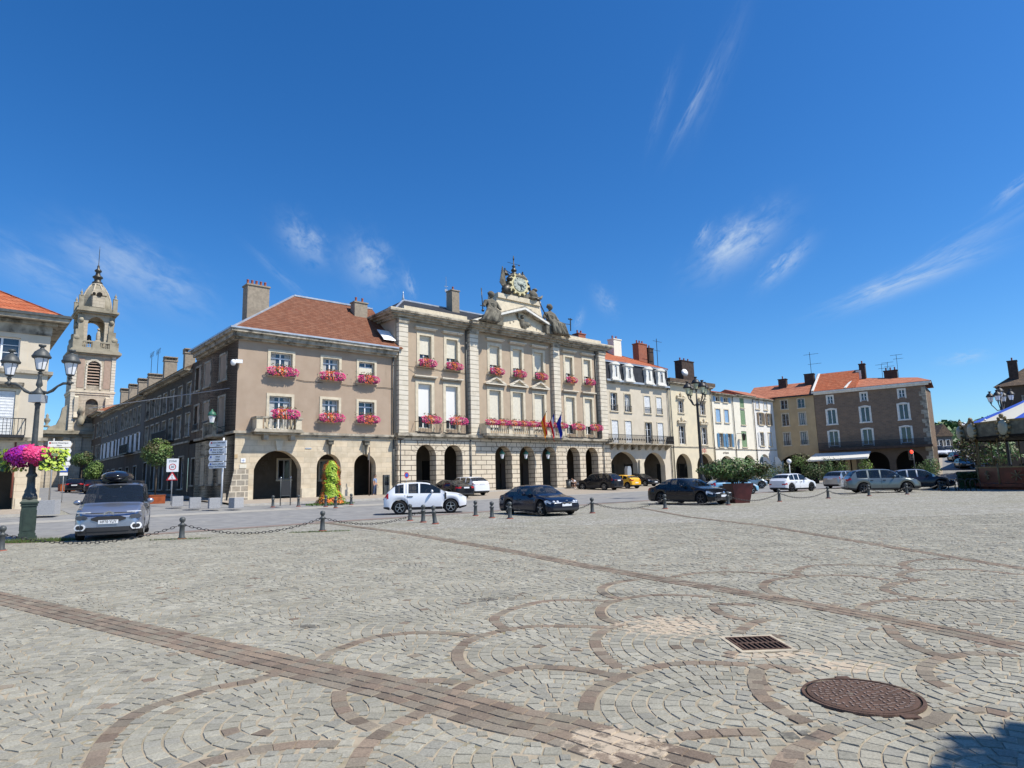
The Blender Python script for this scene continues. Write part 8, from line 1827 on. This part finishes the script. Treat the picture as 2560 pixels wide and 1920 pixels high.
mb = MB(); mb.box(2.36, -.5, .42, 2.46, .5, .52); mb.build('skid_plate', M['signgrey'], t)
m_ = gnd(2335, 1224)+Vector((.7, 0, 0)); hd = R(-14); F = Vector((math.cos(hd), math.sin(hd), 0)); pos = m_-F*1.38+Vector((-F.y, F.x, 0))*.8; pos.z = gz(pos.x, pos.y)
t = car('parked_car', 'dark plum crossover with silver roof line right of the grey SUV', pos, hd, HATP(4.5,1.6,1.0,1.05), 4.5, 1.84, 2.7, .92, .35, .2, 1.0, dkp, None, .4, rim='rimdk', roofm=sil, hl=(.66,.84), pillars=(.34,.64), near=False)
# cars further off
def far(px, py, Y, hd, label, prof, L_, W_, pm, **kw):
    p = at(px, py, Y); p.z = gz(p.x, p.y); kk = dict(wb=2.6, fo=.85, near=False); kk.update(kw); return car('parked_car', label, p, R(hd), prof, L_, W_, pm=pm, **kk)
far(2413, 1178, 95, -112, 'dark green car with lit headlights coming down the bridge road', HATP(4.2,1.5), 4.2, 1.8, paint('dark_green_car_paint', (.03,.05,.05), .3), hl=(.6,.82))
far(2372, 1150, 112, -110, 'white delivery car coming down the bridge road', SUVP(4.4,1.8), 4.4, 1.85, wh, hl=(.7,.92))
far(2346, 1140, 112, -110, 'white van parked at the grey gabled house', SUVP(4.6,1.95), 4.6, 1.9, wh)
far(2394, 1165, 104, 70, 'dark blue car in the shade of the bridge road', HATP(4.2,1.5), 4.2, 1.8, nv)
far(191, 1228, 70, 118, 'black hatchback seen from behind at the far left of the side street', HATP(4.2,1.5), 4.2, 1.78, bk, tl=(.8,1.0))
far(238, 1228, 66, 120, 'dark grey car parked in the side street behind the silver blue people carrier', HATP(4.2,1.5), 4.2, 1.78, dkp)
# ================================================================ bicycle stand, hoarding and carousel
def hoops():
    for i, px in enumerate((2385, 2403, 2428, 2440)):
        g = gnd(px, 1227); t = thing('bicycle_hoop', ('first dark bicycle hoop right of the dark plum crossover', 'second dark bicycle hoop, with a wheel behind it', 'third dark bicycle hoop', 'dark bicycle hoop nearest the carousel')[i], 'bicycle stand', g, R(-20), 'bicycle hoops by the carousel'); mb = MB(); mb.tube([(-.3, 0, 0), (-.3, 0, .65), (-.15, 0, .82), (.15, 0, .82), (.3, 0, .65), (.3, 0, 0)], .03, 6); mb.build('hoop', M['iron'], t)
    g = gnd(2392, 1228); t = thing('bicycle', 'dark bicycle leaning at the hoops beside the dark crossover', 'bicycle', g+Vector((0, .5, 0)), R(-15))
    for x in (-.52, .52):
        mb = MB(); mb.tube([(x+.34*math.cos(k*math.pi/12), 0, .35+.34*math.sin(k*math.pi/12)) for k in range(25)], .022, 5); mb.build('wheel', M['rubber'], t)
    mb = MB(); 
    for a, b in (((-.52,0,.35),(-.05,0,.33)),((-.05,0,.33),(-.18,0,.85)),((-.52,0,.35),(-.16,0,.78)),((-.16,0,.78),(.38,0,.82)),((-.05,0,.33),(.38,0,.80)),((.52,0,.35),(.36,0,.98))): mb.tube([a, b], .018, 5)
    mb.build('frame', M['iron'], t); mb = MB(); mb.ball((-.2, 0, .9), (.13, .06, .03), 8, 4); mb.build('saddle', M['iron'], t); mb = MB(); mb.tube([(.36, -.25, 1.0), (.36, .25, 1.0)], .015, 5); mb.build('handlebar', M['iron'], t)
    g = at(2432, 1200, 50); g.z = gz(g.x, g.y); t = thing('clipped_hedge', 'dark clipped hedge strip left of the carousel skirt', 'hedge', g, R(-25)); mb = MB(); random.seed(5)
    for k in range(3800): mb.leaf((random.uniform(-.95, .95), random.uniform(-.4, .4), random.uniform(.05, 1.25)), .16, random.choice((0, 0, 1)))
    mb.build('foliage', [M['leaf2'], M['olive']], t)
hoops()
def carousel():
    c = Vector((41.6, 46.0, 0)); t = thing('carousel', 'old fashioned carousel with blue and cream cloth roof and red brown panels', 'carousel', c); Rr = 7.4; n = 16
    mb = MB(); mb.lathe([(Rr-.2,0),(Rr-.2,.18),(Rr+.1,.2),(Rr+.1,.42),(Rr-.4,.45)], 0, 0, 0, 32, 0, False); mb.build('platform', M['carbrown'], t)
    mb = MB()
    for k in range(n):
        a0, a1 = 2*math.pi*k/n, 2*math.pi*(k+1)/n; r = Rr-.15; p0 = (r*math.cos(a0), r*math.sin(a0)); p1 = (r*math.cos(a1), r*math.sin(a1)); mb.quad((*p0, .45), (*p1, .45), (*p1, 1.55), (*p0, 1.55), k % 2)
        mb.tube([(*p0, .4), (*p0, 1.75)], .07, 6, 2); mb.beam((*p0, 1.58), (*p1, 1.58), .1, .1, 2)
        m_ = ((p0[0]+p1[0])/2*1.012, (p0[1]+p1[1])/2*1.012); 
        for q in range(7): b = q*.9; mb.tube([(m_[0]-.35*math.sin(a0)*math.cos(b)*1.6, m_[1]+.35*math.cos(a0)*math.cos(b)*1.6, 1.0+.35*math.sin(b)), (m_[0], m_[1], 1.0)], [.05, .02], 4, 2)
    mb.build('skirt_panel', [M['carbrown'], mat('carousel_dark_panel', (.11,.03,.02), .45), M['gold']], t)
    for k in range(n):
        a = 2*math.pi*k/n; mb = MB(); r = Rr-.35; mb.tube([(r*math.cos(a), r*math.sin(a), .45), (r*math.cos(a), r*math.sin(a), 4.1)], .05, 6); mb.build('post', M['gold'], t)
    mb = MB()
    for k in range(n):
        a0, a1 = 2*math.pi*(k-.5)/n, 2*math.pi*(k+.5)/n; r = Rr+.35; p0 = (r*math.cos(a0), r*math.sin(a0)); p1 = (r*math.cos(a1), r*math.sin(a1))
        mb.quad((p0[0]*.98, p0[1]*.98, 3.75), (p1[0]*.98, p1[1]*.98, 3.75), (*p1, 4.75), (*p0, 4.75), 0)
        mb.beam((*p0, 4.78), (*p1, 4.78), .12, .12, 1); mb.beam((p0[0]*.98, p0[1]*.98, 3.72), (p1[0]*.98, p1[1]*.98, 3.72), .12, .16, 2)
    mb.lathe([(Rr+.2,3.75),(Rr-1.4,3.95),(Rr-1.4,4.0)], 0, 0, 0, 32, 2, False); mb.build('rounding_board', [M['cargrey'], M['gold'], M['dark']], t)
    rr = random.Random(3)
    for k in range(n):
        a = 2*math.pi*(k+.5)/n; mb = MB(); r = Rr+.42; bx, by = r*math.cos(a), r*math.sin(a); tx, ty = -math.sin(a), math.cos(a)
        mb.ball((bx, by, 4.3), (.12+.34*abs(tx), .12+.34*abs(ty), .55), 10, 8); 
        for q in range(12): b = q*math.pi/6; mb.ball((bx+tx*.48*math.cos(b), by+ty*.48*math.cos(b), 4.3+.72*math.sin(b)), .12, 6, 4, 1, .4)
        mb.ball((bx, by, 5.1), .16, 6, 4, 1, .4); mb.build('cartouche', [mat('carousel_mirror', (.28,.30,.24), .3), M['gold']], t)
    mb = MB()
    for k in range(n*2): a = 2*math.pi*k/(n*2); mb.ball(((Rr+.3)*math.cos(a), (Rr+.3)*math.sin(a), 4.95), .09, 6, 5)
    mb.pieces('globe_light', M['bulb'], t)
    mb = MB(); N_ = 16; prof = [(Rr+.25, 4.8), (5.0, 5.9), (2.6, 7.0), (.5, 7.9), (.05, 8.1)]
    for k in range(N_):
        for j in range(4):
            for h in (0, 1):
                a0, a1 = 2*math.pi*(k+h*.5)/N_-.11, 2*math.pi*(k+h*.5+.5)/N_-.11; (r0, z0), (r1, z1) = prof[j], prof[j+1]
                mb.quad((r0*math.cos(a0), r0*math.sin(a0), z0), (r0*math.cos(a1), r0*math.sin(a1), z0), (r1*math.cos(a1), r1*math.sin(a1), z1), (r1*math.cos(a0), r1*math.sin(a0), z1), k % 2)
    mb.build('roof_cloth', [M['carcream'], M['carblue']], t); mb = MB(); mb.lathe([(1.6,.4),(1.5,2),(1.7,3.9)], 0, 0, 0, 16); mb.build('centre_drum', M['carbrown'], t)
    for k in range(12):
        a = 2*math.pi*k/12+.1; r = 5.3 if k % 2 else 3.9; x, y = r*math.cos(a), r*math.sin(a); tt = thing('carousel_horse', 'painted carousel horse number %s round the platform' % ('one two three four five six seven eight nine ten eleven twelve'.split()[k]), 'carousel horse', c+Vector((x, y, 0)), a+math.pi/2, 'carousel horses'); z = 1.25+.25*math.sin(k*2)
        tt['label'] = 'painted wooden carousel horse on a brass pole under the canopy'
        skin_mesh([[(-.45,0,z,.2),(0,0,z-.03,.2),(.4,0,z+.05,.2),(.62,0,z+.35,.12),(.72,0,z+.6,.09),(.95,0,z+.48,.06)],[(.4,0,z+.05,.2),(.5,.12,z-.3,.07),(.75,.12,z-.4,.045),(.7,.12,z-.62,.04)],[(.4,0,z+.05,.2),(.45,-.12,z-.3,.07),(.55,-.12,z-.6,.04)],[(-.45,0,z,.2),(-.5,.13,z-.3,.08),(-.7,.13,z-.5,.045),(-.75,.13,z-.72,.04)],[(-.45,0,z,.2),(-.45,-.13,z-.3,.08),(-.58,-.13,z-.5,.045),(-.6,-.13,z-.72,.04)],[(-.45,0,z,.2),(-.72,0,z+.05,.06),(-.85,0,z-.3,.05)]], 'body', M[('shirt','bronze','bark','cargrey')[k % 4]], tt, 1)
        mb = MB(); mb.tube([(.05, 0, -z*0+.45), (.05, 0, 3.9)], .025, 5); mb.build('pole', M['gold'], tt)
    p = c+Vector((-3.2, -4.6, .45)); tt = thing('toy_car', 'pink carousel pedal car on the platform facing the square', 'carousel car', p, R(-30)); mb = MB(); mb.ball((0, 0, .45), (.95, .45, .38), 12, 8); mb.build('body', mat('faded_pink', (.42,.16,.20), .5), tt); mb = MB()
    for x in (-.5, .5):
        for y in (-.42, .42): mb.ball((x, y, .2), (.2, .06, .2), 10, 6)
    mb.build('wheel', M['rubber'], tt); mb = MB(); mb.box(.1,-.3,.7,.14,.3,.98); mb.build('windscreen', M['carglass'], tt)
    tt = thing('hanging_toys', 'yellow and pink toys hanging under the carousel canopy', 'toys', c+Vector((-3.6, -3.2, 0))); mb = MB(); mb.ball((-.5, 0, 3.25), .22, 8, 6, 0); mb.ball((0, 0, 3.3), .26, 8, 6, 1); mb.ball((.6, 0, 3.25), .26, 8, 6, 1); mb.ball((-1.3, 0, 3.0), (.16, .16, .4), 8, 6, 2)
    for x in (-.5, 0, .6, -1.3): mb.tube([(x, 0, 3.3), (x, 0, 3.95)], .01, 4, 2)
    mb.build('toy', [M['gold'], M['pink'], M['signgrey']], tt)
carousel()
# traffic light, cafe bits, far building edge
p = RF.w(18.0, -9, 0); p = at(2288, 1180, 72); p.z = gz(p.x, p.y); t = thing('traffic_light', 'traffic light showing red in front of the brown corner house', 'traffic light', p, R(10)); mb = MB(); mb.tube([(0, 0, 0), (0, 0, 3.6)], .06, 8); mb.build('pole', M['iron'], t); mb = MB(); mb.box(-.5, -.15, 2.6, -.12, .12, 3.75); hd_ = mb.build('signal_head', M['iron'], t); mb = MB(); mb.ball((-.31, -.17, 3.5), (.19, .05, .19), 10, 6); mb.build('red_lens', M['redlit'], hd_); mb = MB(); mb.ball((-.31, -.16, 3.1), (.12, .04, .12), 8, 5); mb.ball((-.31, -.16, 2.8), (.12, .04, .12), 8, 5); mb.build('dark_lens', M['dark'], hd_)
for px, py, Y, l in ((1911, 1160, 84, 'white closed parasol or sail sign left of the shaded houses'), (1940, 1150, 84, 'cream feather banner before the inner corner')):
    p = at(px, 1190, Y); p.z = gz(p.x, p.y); t = thing('feather_banner', l, 'banner', p, R(-20)); mb = MB(); mb.tube([(0, 0, 0), (0, 0, 3.4)], .025, 5); mb.build('pole', M['iron'], t); mb = MB(); mb.prism([(0, 1.3), (.75, 1.5), (.85, 2.6), (.45, 3.3), (0, 3.4)], 'y', -.01, .01); mb.build('cloth', M['awn'], t)
p = at(1974, 1170, 82); p.z = gz(p.x, p.y); t = thing('globe_lamp', 'small white globe lamp on a post before the ochre house', 'street lamp', p); mb = MB(); mb.tube([(0, 0, 0), (0, 0, 2.6)], .05, 6); mb.build('post', M['white'], t); mb = MB(); mb.ball((0, 0, 2.8), .3, 10, 8); mb.build('globe', M['bulb'], t)
t = thing('rooftop_aerial', 'thin rooftop aerial above the town hall slate roof', 'aerial', MF.w(20.5, 6, 18.5), MF.a); mb = MB(); u, z = MF.uz(1115, 692, 6); mb.tube([(u-20.5, 0, 0), (u-20.5, 0, z-18.5)], .03, 4); mb.cbox(u-20.5, 0, z-19.6, .5, .04, .04); mb.cbox(u-20.5, 0, z-20.2, .35, .04, .3); mb.build('mast', M['galv'], t)
for (px, py) in ((380, 888), (396, 880)):
    u, z = SF.uz(px, py, 3); p = SF.w(u, 3, 13); t = thing('rooftop_aerial', 'television aerial over the side street roofs, %s one' % ('lower' if py > 884 else 'higher'), 'aerial', p, SF.a); mb = MB(); mb.tube([(0, 0, 0), (0, 0, z-13)], .03, 4); mb.tube([(-1.0, 0, z-13.1), (1.2, 0, z-12.7)], .02, 4)
    for k in range(5): x = -.9+k*.45; mb.tube([(x, 0, z-13.3), (x, 0, z-12.6)], .015, 4)
    mb.build('mast', M['iron'], t)
